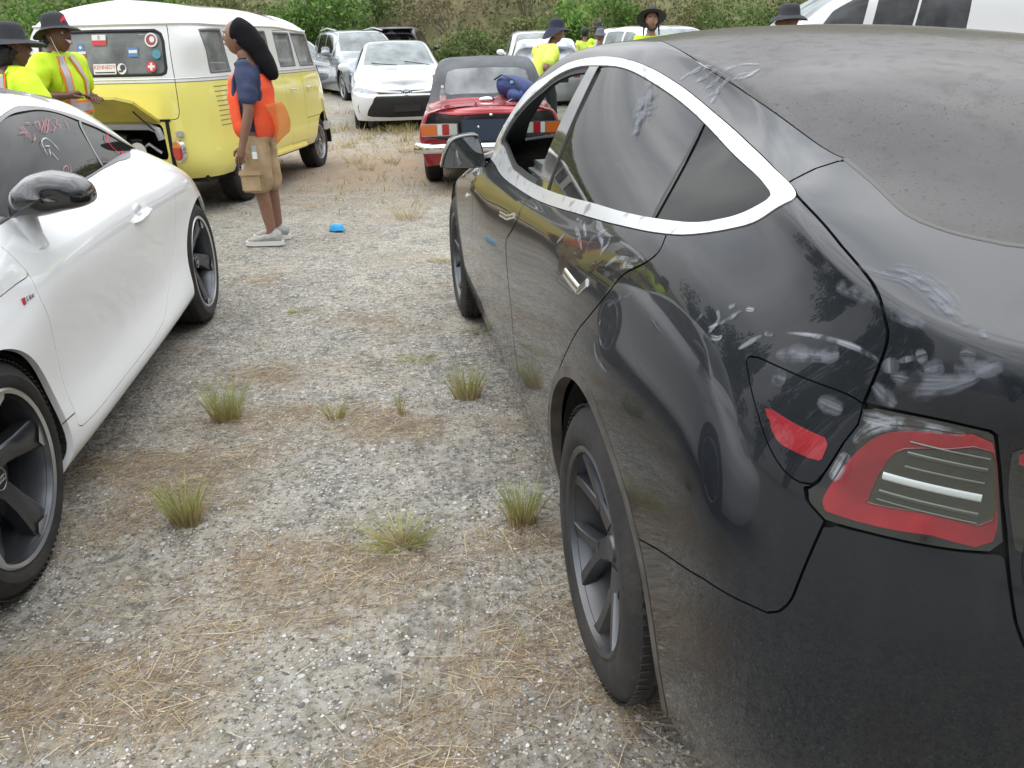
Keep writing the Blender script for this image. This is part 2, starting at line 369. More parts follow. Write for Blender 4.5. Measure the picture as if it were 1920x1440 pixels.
def make_wheel(parent, c, Rt, rr, w, side, style, mats, rot=0.0, disc=True, simple=False, name='wheel'):
    """mats: rim, rubber, bright, dark"""
    rim, rub, bright, dark = mats; seg = 40 if simple else 72; h = w/2
    mb = MB()
    mb.lathe([(rr+.006, h-.014), (rr+.010, h-.004), (rr+.004, h), (rr-.006, h-.006), (rr-.010, h-.02), (rr-.018, h-.05), (rr-.035, -h+.03), (rr-.01, -h+.01)], seg=seg, m=0 if style != 'bus' else 2)
    mb.lathe([(.001, -h+.06), (rr-.03, -h+.06)], seg=seg, m=3)
    if disc: mb.lathe([(.05, h-.10), (rr*.68, h-.10), (rr*.68, h-.125), (.05, h-.125)], seg=seg, m=4)
    mb.lathe([(.001, h-.045), (.03, h-.047), (.034, h-.055), (.055, h-.06), (.075, h-.075), (.08, h-.11), (.001, h-.12)], seg=32)
    e = h-.012
    if style == 'fork':       # five forked spokes
        for k in range(5):
            a = rot+k*2*math.pi/5
            spoke(mb, [(.05, a, e-.045, .032, .04), (.10, a, e-.036, .026, .04), (.125, a, e-.03, .030, .036)])
            for s in (-1, 1): spoke(mb, [(.105, a+s*.06, e-.034, .018, .035), (.15, a+s*.17, e-.024, .015, .035), (.20, a+s*.25, e-.012, .0155, .033), (rr-.004, a+s*.30, e-.004, .018, .03)])
            mb.lathe([(.0001, .0), (.011, 0), (.012, -.02)], M=Matrix.Translation((.062*math.cos(a+.63), e-.05, .062*math.sin(a+.63))), seg=10, m=3)
    elif style == 'rotor':    # five broad curved blades with bright tips
        mb.lathe([(rr+.009, h-.003), (rr+.003, h+.0018), (rr-.007, h-.004)], seg=seg, m=2)
        for k in range(5):
            a = rot+k*2*math.pi/5
            spoke(mb, [(.04, a-.25, e-.06, .034, .05), (.09, a-.10, e-.045, .030, .05), (.14, a+.03, e-.03, .034, .05), (.19, a+.09, e-.016, .043, .045), (.225, a+.12, e-.008, .049, .04), (rr-.002, a+.13, e-.003, .052, .03)])
            V = []
            for (r_, b_) in ((.205, .165), (rr-.001, -.10), (rr-.001, .02), (rr-.001, .15), (rr-.001, .27), (.222, .27)): V.append((r_*math.cos(a+.06+b_), e+.0012-(rr-r_)*.10, r_*math.sin(a+.06+b_)))
            mb.add(V, [(0, 1, 2, 3, 4, 5)], 2)
            mb.lathe([(.0001, .0), (.010, 0), (.011, -.02)], M=Matrix.Translation((.058*math.cos(a+.5), e-.052, .058*math.sin(a+.5))), seg=10, m=3)
        mb.lathe([(.001, h-.040), (.028, h-.041), (.033, h-.048)], seg=32, m=3)
        if not simple:
            for k in range(4):   # four interlocked rings on the cap
                cx = (k-1.5)*.0105; t = MB(); P = [(cx+.0075*math.cos(q*math.pi/8), h-.0385, .0075*math.sin(q*math.pi/8)) for q in range(17)]
                mb.tube(P, .0011, seg=5, m=2, cap=False)
            mb.tube([(.031*math.cos(q*math.pi/16), h-.0405, .031*math.sin(q*math.pi/16)) for q in range(33)], .0013, seg=5, m=2, cap=False)
    elif style == 'bus':      # eight slim double spokes, bright
        for k in range(8):
            a = rot+k*2*math.pi/8
            for s in (-1, 1): spoke(mb, [(.05, a+s*.25, e-.012, .006, .02), (.10, a+s*.14, e-.018, .006, .02), (rr-.012, a+s*.10, e-.03, .007, .02)], m=2)
        mb.lathe([(.001, h+.006), (.03, h+.004), (.042, h-.005), (.045, h-.05)], seg=32, m=2)
    else:                     # five plain pairs
        for k in range(5):
            a = rot+k*2*math.pi/5
            for s in (-1, 1): spoke(mb, [(.05, a+s*.30, e-.03, .014), (.13, a+s*.16, e-.02, .012), (rr-.004, a+s*.13, e-.008, .014)])
    M = Matrix.Translation(c) @ (Matrix.Rotation(math.pi, 4, 'Z') if side < 0 else Matrix())
    o = mb.obj(name, [rim, rub, bright, dark, MATS['steel_disc']], parent, sharp=35); o.matrix_local = M
    g = .006; sw = h-.002
    prof = [(rr-.012, h-.022), (rr+.004, h-.012), (rr+.012, h-.003), (rr+(Rt-rr)*.28, sw+.006), (rr+(Rt-rr)*.5, sw+.007), (Rt-.035, sw+.001), (Rt-.018, h-.010), (Rt-.006, h-.022), (Rt, h-.036)]
    ng = 4; x0, x1 = h-.040, -h+.040
    for k in range(ng):
        y = x0+(x1-x0)*(k+.5)/ng; prof += [(Rt+.001, y+.007), (Rt-g, y+.006), (Rt-g, y-.006), (Rt+.001, y-.007)]
    prof += [(Rt, -h+.036), (Rt-.006, -h+.022), (Rt-.035, -h), (rr-.012, -h+.02)]
    t = MB(); t.lathe(prof, seg=seg); 
    if not simple:            # tread blocks: shallow cross cuts as small dark sipes
        for k in range(90):
            a = k*2*math.pi/90
            for yy in (h-.03, -h+.03):
                r1 = Rt+.0012; t.box((r1*math.cos(a), yy, r1*math.sin(a)), (.004, .03, .010), rot=(0, -a, 0))
    t.obj('tyre', [rub], o, sharp=30)
    return o
def arch_lip(parent, xc, zc, r, side, yo, m):
    mb = MB(); mb.lathe([(r+.001, .0), (r-.008, .002), (r-.022, -.006), (r-.026, -.022), (r-.026, -.06)], seg=48, a0=-.45, a1=math.pi+.35)
    o = mb.obj('arch_lip', m, parent); o.matrix_local = Matrix.Translation((xc, yo*side, zc)) @ (Matrix.Rotation(math.pi, 4, 'Z') if side < 0 else Matrix()); return o
def make_well(parent, xc, zc, r, side, yo=.90, depth=.34, name='wheel_well'):
    mb = MB(); mb.lathe([(r+.004, 0), (r+.012, -.03), (r+.012, -depth), (.02, -depth)], seg=40, a0=-.15, a1=math.pi+.15)
    o = mb.obj(name, MATS['liner'], parent); o.matrix_local = Matrix.Translation((xc, yo*side, zc)) @ (Matrix.Rotation(math.pi, 4, 'Z') if side < 0 else Matrix()); return o
def car_root(name, pose, label, cat, group=None):
    x, y, a = pose     # heading angle from +Y towards +X
    return empty(name, (x, y, 0), math.pi/2-a, label=label, cat=cat, group=group)
mat('rubber', (.016, .015, .015), .78, noise=(9, (.042, .037, .033), .45, .8), bump=(60, .3))
mat('liner', (.01, .01, .01), .9); mat('steel_disc', (.35, .34, .33), .35, metal=1, noise=(20, (.2, .14, .1), .45, .7))
mat('black_gloss', (.008, .008, .009), .06, coat=1); mat('black_plastic', (.015, .015, .016), .45); mat('black_seal', (.008, .008, .008), .6)
mat('chrome', (.75, .76, .78), .12, metal=1); mat('rim_grey', (.085, .09, .10), .32, metal=.75, noise=(6, (.12, .115, .11), .45, .8))
mat('rim_bright', (.62, .63, .65), .25, metal=.9); mat('rim_dark', (.10, .105, .115), .25, metal=.75)
mat('trim_grey', (.22, .235, .235), .7, noise=(3, (.30, .31, .30), .4, .7)); mat('cloth_black', (.02, .02, .022), .85); mat('headliner', (.35, .35, .34), .9)
glass('glass_clear', (.80, .86, .84), dust=.04); glass('lamp_pane', (.88, .90, .88), dust=.02, gain=1.0); glass('glass_dark', (.10, .11, .11), dust=.07); glass('glass_mid', (.45, .50, .48), dust=.05)
glass('glass_roof', (.03, .03, .03), dust=.35, rough=.10, dust_sky_col=(.20, .19, .185))
def dusty_paint(name, base, dust, amt=.22, up=.35, rough=.05, speck=None, metal=0, low=None, streak=.0, coat=1.0):
    m = bpy.data.materials.new(name); m.use_nodes = True; MATS[name] = m; t = m.node_tree; b = t.nodes['Principled BSDF']; l = t.links.new; N = t.nodes.new
    b.inputs['Base Color'].default_value = (*base, 1); b.inputs['Roughness'].default_value = .25; b.inputs['Coat Weight'].default_value = coat; b.inputs['Coat Roughness'].default_value = rough; b.inputs['Metallic'].default_value = metal; b.inputs['Specular IOR Level'].default_value = .5 if metal else .12
    d = N('ShaderNodeBsdfDiffuse'); tcn = N('ShaderNodeTexCoord')
    n = N('ShaderNodeTexNoise'); n.inputs['Scale'].default_value = 2.2; n.inputs['Detail'].default_value = 9; n.inputs['Roughness'].default_value = .62
    mp_ = N('ShaderNodeMapping'); mp_.inputs['Scale'].default_value = (7, 7, 1.2); n3 = N('ShaderNodeTexNoise'); n3.inputs['Scale'].default_value = 3; n3.inputs['Detail'].default_value = 4
    g = N('ShaderNodeNewGeometry'); sx = N('ShaderNodeSeparateXYZ'); l(g.outputs['Normal'], sx.inputs[0])
    up_ = N('ShaderNodeMapRange'); up_.inputs[1].default_value = .05; up_.inputs[2].default_value = .95; up_.inputs[3].default_value = 0; up_.inputs[4].default_value = up; l(sx.outputs['Z'], up_.inputs[0])
    l(tcn.outputs['Object'], n.inputs['Vector']); l(tcn.outputs['Object'], mp_.inputs[0]); l(mp_.outputs[0], n3.inputs['Vector'])
    r = N('ShaderNodeMapRange'); r.inputs[1].default_value = .3; r.inputs[2].default_value = .75; r.inputs[3].default_value = amt*.45; r.inputs[4].default_value = amt*1.5; l(n.outputs['Fac'], r.inputs[0])
    a = N('ShaderNodeMath'); a.operation = 'ADD'; l(up_.outputs[0], a.inputs[0]); l(r.outputs[0], a.inputs[1]); cur = a
    if streak:
        r3 = N('ShaderNodeMapRange'); r3.inputs[1].default_value = .5; r3.inputs[2].default_value = .75; r3.inputs[3].default_value = 0; r3.inputs[4].default_value = streak; l(n3.outputs['Fac'], r3.inputs[0])
        a3 = N('ShaderNodeMath'); a3.operation = 'ADD'; l(cur.outputs[0], a3.inputs[0]); l(r3.outputs[0], a3.inputs[1]); cur = a3
    if low:      # mud thrown up along the bottom edges
        so_ = N('ShaderNodeSeparateXYZ'); l(tcn.outputs['Object'], so_.inputs[0])
        rl = N('ShaderNodeMapRange'); rl.inputs[1].default_value = low[0]; rl.inputs[2].default_value = low[1]; rl.inputs[3].default_value = low[2]; rl.inputs[4].default_value = 0; l(so_.outputs['Z'], rl.inputs[0])
        ml = N('ShaderNodeMath'); ml.operation = 'MULTIPLY'; l(rl.outputs[0], ml.inputs[0]); l(n.outputs['Fac'], ml.inputs[1])
        a4 = N('ShaderNodeMath'); a4.operation = 'ADD'; l(cur.outputs[0], a4.inputs[0]); l(ml.outputs[0], a4.inputs[1]); cur = a4
    if speck:
        v = N('ShaderNodeTexNoise'); v.inputs['Scale'].default_value = 160; v.inputs['Detail'].default_value = 2; l(tcn.outputs['Object'], v.inputs['Vector'])
        n2 = N('ShaderNodeTexNoise'); n2.inputs['Scale'].default_value = 1.6; n2.inputs['Detail'].default_value = 3; l(tcn.outputs['Object'], n2.inputs['Vector'])
        sm_ = N('ShaderNodeMapRange'); sm_.inputs[1].default_value = .62; sm_.inputs[2].default_value = .72; sm_.inputs[4].default_value = speck; l(v.outputs['Fac'], sm_.inputs[0])
        s2 = N('ShaderNodeMapRange'); s2.inputs[1].default_value = .42; s2.inputs[2].default_value = .62; l(n2.outputs['Fac'], s2.inputs[0])
        mm = N('ShaderNodeMath'); mm.operation = 'MULTIPLY'; l(sm_.outputs[0], mm.inputs[0]); l(s2.outputs[0], mm.inputs[1])
        a5 = N('ShaderNodeMath'); a5.operation = 'ADD'; l(cur.outputs[0], a5.inputs[0]); l(mm.outputs[0], a5.inputs[1]); cur = a5
    cur.use_clamp = True
    d.inputs[0].default_value = (*dust, 1); x = N('ShaderNodeMixShader'); l(cur.outputs[0], x.inputs[0]); l(b.outputs[0], x.inputs[1]); l(d.outputs[0], x.inputs[2]); l(x.outputs[0], t.nodes['Material Output'].inputs[0])
    return m
dusty_paint('paint_black', (.006, .008, .012), (.17, .165, .155), amt=.013, up=.06, rough=.022, coat=.72, low=(.15, .60, .06), streak=.02)
dusty_paint('glass_dusty_roof', (.010, .010, .012), (.088, .078, .074), amt=.22, up=.18, rough=.10, speck=1.0, streak=.22, coat=.62)
dusty_paint('paint_white', (.88, .89, .90), (.50, .48, .45), amt=.012, up=.0, rough=.02, low=(.1, .42, .22))
dusty_paint('paint_white_far', (.73, .74, .75), (.45, .43, .40), amt=.06, up=.0, rough=.03, low=(.1, .5, .3))
dusty_paint('paint_bluegrey', (.24, .28, .34), (.35, .33, .30), amt=.12, up=.0, rough=.04, metal=.5)
dusty_paint('paint_dark', (.02, .022, .028), (.3, .28, .26), amt=.08, up=.1, rough=.04)
dusty_paint('paint_silver', (.55, .57, .60), (.4, .38, .35), amt=.1, up=0, rough=.05, metal=.4)
dusty_paint('paint_yellow', (.88, .80, .20), (.55, .50, .38), amt=.05, up=0, rough=.06)
dusty_paint('paint_bus_white', (.80, .81, .79), (.55, .53, .48), amt=.05, up=0, rough=.06)
dusty_paint('paint_red', (.38, .010, .025), (.5, .35, .32), amt=.10, up=.06, rough=.05)
# wiped dust / chalk streaks
def smear_mat(name, col, dens, sc_=(60, 60, 60), lo=.42, hi=.62, blotch=False):
    m = bpy.data.materials.new(name); m.use_nodes = True; MATS[name] = m; t = m.node_tree; t.nodes.clear(); N = t.nodes.new; l = t.links.new
    o = N('ShaderNodeOutputMaterial'); d = N('ShaderNodeBsdfDiffuse'); d.inputs[0].default_value = (*col, 1); tr = N('ShaderNodeBsdfTransparent'); x = N('ShaderNodeMixShader')
    u = N('ShaderNodeUVMap'); mp_ = N('ShaderNodeMapping'); mp_.inputs['Scale'].default_value = sc_; n = N('ShaderNodeTexNoise'); n.inputs['Scale'].default_value = 1; n.inputs['Detail'].default_value = 4
    r = N('ShaderNodeMapRange'); r.inputs[1].default_value = lo; r.inputs[2].default_value = hi; r.inputs[3].default_value = dens*.12; r.inputs[4].default_value = dens
    l(u.outputs[0], mp_.inputs[0]); l(mp_.outputs[0], n.inputs['Vector']); l(n.outputs['Fac'], r.inputs[0])
    s = N('ShaderNodeSeparateXYZ'); l(u.outputs[0], s.inputs[0])   # fade at the two long edges
    a = N('ShaderNodeMath'); a.operation = 'MULTIPLY'; a.inputs[1].default_value = math.pi; b_ = N('ShaderNodeMath'); b_.operation = 'SINE'; c_ = N('ShaderNodeMapRange'); c_.inputs[1].default_value = .05; c_.inputs[2].default_value = 1.0
    l(s.outputs['Y'], a.inputs[0]); l(a.outputs[0], b_.inputs[0]); l(b_.outputs[0], c_.inputs[0])
    mu = N('ShaderNodeMath'); mu.operation = 'MULTIPLY'; l(r.outputs[0], mu.inputs[0]); l(c_.outputs[0], mu.inputs[1])
    fd = N('ShaderNodeAttribute'); fd.attribute_name = 'fade'; m2 = N('ShaderNodeMath'); m2.operation = 'MULTIPLY'; l(mu.outputs[0], m2.inputs[0]); l(fd.outputs['Fac'], m2.inputs[1]); mu = m2
    if blotch:
        tcn = N('ShaderNodeTexCoord'); n4 = N('ShaderNodeTexNoise'); n4.inputs['Scale'].default_value = 38; n4.inputs['Detail'].default_value = 3; l(tcn.outputs['Object'], n4.inputs['Vector']); r4 = N('ShaderNodeMapRange'); r4.inputs[1].default_value = .40; r4.inputs[2].default_value = .56; r4.inputs[3].default_value = .1; l(n4.outputs['Fac'], r4.inputs[0]); m3 = N('ShaderNodeMath'); m3.operation = 'MULTIPLY'; l(mu.outputs[0], m3.inputs[0]); l(r4.outputs[0], m3.inputs[1]); mu = m3
    l(mu.outputs[0], x.inputs[0]); l(tr.outputs[0], x.inputs[1]); l(d.outputs[0], x.inputs[2]); l(x.outputs[0], o.inputs[0]); return m
smear_mat('dust_smear', (.22, .235, .265), .60, (1.2, 5, 1), .30, .60, True); smear_mat('dust_smear_bright', (.40, .42, .46), .68, (1.2, 6, 1), .34, .58, True)
smear_mat('pink_marker', (.72, .30, .34), .7, (4, 3, 1), .35, .55)
smear_mat('white_marker', (.85, .85, .85), .8, (20, 2, 1), .3, .5)
def ribbons(S, strokes, w, name, m, parent, up=.0006, wig=.15, side=1):
    """strokes lying on the body: 3-D key points, one mesh"""
    V = []; F = []; UV = []; FD = []; rnd = random.Random(len(COL.objects))
    for st, ww in strokes:
        K = S.uv(st); n = max(6, int(sum(np.linalg.norm(np.array(st[i+1])-np.array(st[i])) for i in range(len(st)-1))/.006)); m_ = len(K); C = []
        for q in np.linspace(0, m_-1, n):
            k = min(int(q), m_-2); t = q-k; p0, p1, p2, p3 = K[max(k-1, 0)], K[k], K[k+1], K[min(k+2, m_-1)]
            C.append(.5*((2*p1)+(-p0+p2)*t+(2*p0-5*p1+4*p2-p3)*t*t+(-p0+3*p1-3*p2+p3)*t**3))
        C = np.array(C); P = S.at(C); Nn = S.at(C, S.N); T = np.gradient(P, axis=0); T /= np.maximum(np.linalg.norm(T, axis=1, keepdims=True), 1e-9); B = np.cross(Nn, T)
        b = len(V); ph = rnd.random()*9; kk = 6
        for i in range(n):
            e = ww*w*.5*math.sin(math.pi*(i+.5)/n)**.5*(1+wig*math.sin(i*.9+ph)+wig*.8*math.sin(i*2.3+ph*2))
            c2 = S.at(S.uv([P[i]+B[i]*e]))[0] if False else None
            for j in range(kk+1):
                f = j/kk*2-1; X = P[i]+B[i]*e*f+Nn[i]*up
                V.append(X); UV.append((i*.006*3+ph, j/kk)); FD.append(min(1, 2.2*math.sin(math.pi*(i+.5)/n)))
        for i in range(n-1):
            for j in range(kk): F.append((b+i*(kk+1)+j, b+i*(kk+1)+j+1, b+(i+1)*(kk+1)+j+1, b+(i+1)*(kk+1)+j))
    V = np.array(V)
    # drop onto the surface so that wide strokes follow its curvature
    Q = S.uv(V); V = S.at(Q)+S.at(Q, S.N)*up
    if side < 0: V[:, 1] *= -1
    o = mesh_obj(name, V, F, m, parent); ul = o.data.uv_layers.new(name='UVMap')
    fa = o.data.attributes.new('fade', 'FLOAT', 'POINT'); fa.data.foreach_set('value', np.array(FD, dtype=np.float32))
    li = np.zeros(len(o.data.loops), int); o.data.loops.foreach_get('vertex_index', li); ul.data.foreach_set('uv', np.array(UV)[li].ravel())
    return o

def mesh_cloth(name, col, open_=.4):
    m = bpy.data.materials.new(name); m.use_nodes = True; MATS[name] = m; t = m.node_tree; b = t.nodes['Principled BSDF']; b.inputs['Base Color'].default_value = (*col, 1); b.inputs['Roughness'].default_value = .7
    tr = t.nodes.new('ShaderNodeBsdfTransparent'); x = t.nodes.new('ShaderNodeMixShader'); x.inputs[0].default_value = 1-open_
    t.links.new(tr.outputs[0], x.inputs[1]); t.links.new(b.outputs[0], x.inputs[2]); t.links.new(x.outputs[0], t.nodes['Material Output'].inputs[0]); return m
mesh_cloth('vest_orange_thin', (.95, .33, .10), .45)
mat('seal_dusty', (.10, .095, .09), .7)
mat('trim_silver', (.70, .71, .72), .28, metal=.55, noise=(22, (.30, .30, .31), .58, .70))
mat('red_dark', (.09, .006, .01), .25, coat=1)
mat('red_lens', (.27, .016, .024), .14, coat=1, noise=(9, (.15, .010, .016), .42, .62)); mat('lamp_black', (.012, .014, .014), .08, coat=1); mat('lamp_clear', (.035, .04, .033), .10, metal=.3, coat=1)
mat('lamp_rib', (.13, .14, .125), .2, metal=.7); mat('lamp_white', (.60, .63, .64), .18, coat=1); mat('mirror_glass', (.30, .32, .33), .03, metal=1)
glass('glass_side_dark', (.02, .022, .022), dust=.035, gain=1.05, dust_sky_col=(.2, .21, .22)); glass('glass_side_dark2', (.012, .014, .013), dust=.06, dust_sky_col=(.12, .14, .13), gain=.6)
mat('trim_dark', (.10, .10, .105), .3, coat=.5); glass('glass_coupe', (.03, .033, .033), dust=.03, gain=.9); mat('lip_dusty', (.09, .08, .07), .65, noise=(14, (.04, .035, .03), .4, .7)); mat('rim_bright2', (.55, .56, .58), .28, metal=.85); mat('cup_white', (.62, .64, .66), .25, coat=1)
mat('mirror_black', (.012, .012, .014), .16, coat=.8, coatr=.05); mat('badge_red', (.5, .02, .03), .3); mat('badge_grey', (.25, .25, .27), .25, metal=.6)
smear_mat('red_marker', (.75, .04, .05), .95, (20, 2, 1), .2, .3)
for n_, c_ in dict(st_white=(.75, .74, .72), st_red=(.62, .05, .06), st_grey=(.4, .4, .4), st_brown=(.32, .07, .06), st_blue=(.10, .22, .45), st_teal=(.08, .30, .34), st_dark=(.05, .05, .06)).items(): mat(n_, c_, .5)
glass('glass_bus', (.55, .58, .58), dust=.42, dust_sky_col=(.50, .52, .53)); mat('seal_grey', (.13, .14, .15), .6); mat('seal_light', (.42, .44, .47), .4, metal=.3); mat('louver_yellow', (.30, .27, .09), .5)  # bus panes: dust, made paler to paint in sky seen through the cabin
mat('lens_red_bright', (.65, .02, .01), .15, coat=1); mat('lens_amber', (.80, .25, .01), .15, coat=1); mat('lamp_grey', (.45, .46, .42), .2, coat=1); mat('lid_yellow', (.62, .52, .08), .5, noise=(5, (.50, .42, .10), .4, .7)); mat('seat_grey', (.30, .30, .31), .8)
mat('rim_bus', (.45, .46, .48), .30, metal=.9, noise=(30, (.25, .24, .23), .5, .7))
glass('glass_far', (.10, .12, .12), dust=.45, dust_sky_col=(.46, .52, .53)); mat('rim_far', (.35, .36, .38), .3, metal=.8)  # far panes: the pale veil paints reflected sky into the glass
mat('head_lamp', (.20, .22, .25), .15, metal=.6, coat=1); mat('grille_black', (.012, .012, .013), .5, bump=(120, .6)); mat('skid_grey', (.12, .125, .13), .6)
glass('glass_painted_sky', (.05, .05, .05), dust=.95, dust_sky_col=(.62, .66, .72))  # sky reflection painted into this pane as a near-opaque pale layer
glass('glass_mid2', (.16, .17, .18), dust=.22, dust_sky_col=(.34, .35, .37))
mat('soft_top', (.075, .08, .09), .85, noise=(3, (.15, .155, .165), .4, .7), bump=(300, .3)); glass('plastic_window', (.30, .33, .33), dust=.62, dust_sky_col=(.44, .47, .48), rough=.1)
mat('panel_black', (.02, .016, .016), .35, coat=.3); mat('plate_navy', (.03, .045, .07), .35); mat('lens_amber_dim', (.55, .13, .02), .2, coat=1); mat('lens_dark_red', (.35, .01, .015), .2, coat=1)
# black fastback sedan: x forward from the rear axle, y left, z up
NET_SEDAN = [
 # nose centre
 [(3.56,0,.20),(3.66,0,.30),(3.71,0,.42),(3.70,0,.54),(3.65,0,.63),(3.60,0,.67),(3.54,0,.70),(3.47,0,.725),(3.40,0,.745),(3.30,0,.77),(3.20,0,.79)],
 [(3.52,.38,.20),(3.61,.40,.30),(3.66,.41,.42),(3.65,.41,.54),(3.60,.41,.625),(3.55,.40,.665),(3.50,.40,.695),(3.44,.38,.715),(3.37,.34,.735),(3.28,.2,.765),(3.19,0,.79)],
 [(3.42,.66,.20),(3.48,.70,.30),(3.51,.72,.42),(3.50,.72,.54),(3.45,.71,.62),(3.41,.69,.66),(3.37,.67,.69),(3.33,.62,.71),(3.28,.5,.73),(3.22,.28,.765),(3.15,0,.80)],
 [(3.24,.80,.20),(3.28,.84,.32),(3.29,.86,.44),(3.28,.86,.57),(3.25,.83,.66),(3.22,.80,.70),(3.19,.77,.725),(3.16,.70,.745),(3.12,.55,.765),(3.08,.3,.795),(3.04,0,.825)],
 [(2.92,.85,.20),(2.92,.895,.33),(2.92,.915,.48),(2.92,.91,.64),(2.90,.87,.75),(2.89,.83,.785),(2.88,.79,.80),(2.87,.70,.81),(2.85,.55,.83),(2.83,.3,.86),(2.80,0,.885)],
 [(2.45,.86,.20),(2.45,.895,.33),(2.45,.915,.52),(2.45,.91,.70),(2.45,.87,.84),(2.45,.83,.88),(2.44,.78,.895),(2.44,.70,.905),(2.42,.55,.92),(2.42,.3,.94),(2.42,0,.955)],
 [(2.02,.855,.19),(2.02,.89,.33),(2.02,.915,.55),(2.02,.905,.75),(2.02,.865,.90),(2.00,.82,.96),(2.0,.80,1.0),(2.0,.775,1.035),(2.08,.60,1.06),(2.14,.3,1.08),(2.16,0,1.10)],
 [(1.65,.85,.19),(1.65,.888,.33),(1.65,.915,.55),(1.65,.90,.77),(1.65,.855,.92),(1.65,.83,.955),(1.65,.785,1.10),(1.64,.70,1.275),(1.64,.62,1.30),(1.69,.3,1.325),(1.72,0,1.335)],
 [(1.2,.85,.19),(1.2,.888,.33),(1.2,.915,.55),(1.2,.90,.78),(1.2,.855,.935),(1.2,.83,.965),(1.2,.75,1.14),(1.17,.615,1.362),(1.17,.54,1.405),(1.17,.3,1.431),(1.17,0,1.440)],
 [(.7,.85,.19),(.7,.888,.33),(.7,.915,.55),(.7,.905,.79),(.7,.865,.955),(.7,.84,.995),(.7,.76,1.15),(.70,.60,1.352),(.70,.54,1.400),(.70,.3,1.424),(.70,0,1.433)],
 [(.25,.86,.20),(.25,.90,.34),(.25,.925,.56),(.25,.918,.80),(.25,.875,.985),(.25,.845,1.035),(.25,.77,1.14),(.25,.60,1.29),(.25,.565,1.345),(.25,.3,1.385),(.25,0,1.395)],
 [(-.12,.87,.20),(-.12,.905,.35),(-.12,.925,.58),(-.12,.92,.82),(-.12,.87,1.02),(-.12,.84,1.08),(-.12,.77,1.15),(-.12,.66,1.235),(-.12,.595,1.28),(-.12,.3,1.325),(-.12,0,1.335)],
 [(-.45,.85,.22),(-.45,.885,.36),(-.45,.905,.58),(-.45,.905,.83),(-.45,.85,1.03),(-.45,.81,1.10),(-.45,.77,1.165),(-.45,.735,1.20),(-.45,.61,1.205),(-.45,.3,1.225),(-.45,0,1.235)],
 [(-.66,.78,.23),(-.70,.83,.36),(-.72,.86,.56),(-.70,.86,.80),(-.68,.815,.98),(-.68,.785,1.06),(-.68,.765,1.12),(-.67,.735,1.142),(-.66,.6,1.148),(-.65,.3,1.158),(-.65,0,1.163)],
 [(-.80,.62,.24),(-.86,.67,.36),(-.89,.70,.56),(-.88,.70,.80),(-.845,.69,.97),(-.855,.69,1.03),(-.85,.68,1.09),(-.825,.66,1.112),(-.80,.55,1.118),(-.78,.3,1.128),(-.78,0,1.133)],
 [(-.87,.36,.24),(-.94,.38,.36),(-.965,.39,.56),(-.955,.39,.8),(-.915,.39,.95),(-.93,.39,1.03),(-.94,.38,1.09),(-.92,.37,1.112),(-.90,.34,1.118),(-.88,.2,1.124),(-.87,0,1.128)],
 [(-.89,0,.24),(-.955,0,.36),(-.98,0,.56),(-.97,0,.8),(-.93,0,.95),(-.95,0,1.03),(-.96,0,1.09),(-.945,0,1.113),(-.93,0,1.118),(-.91,0,1.122),(-.90,0,1.125)],
]
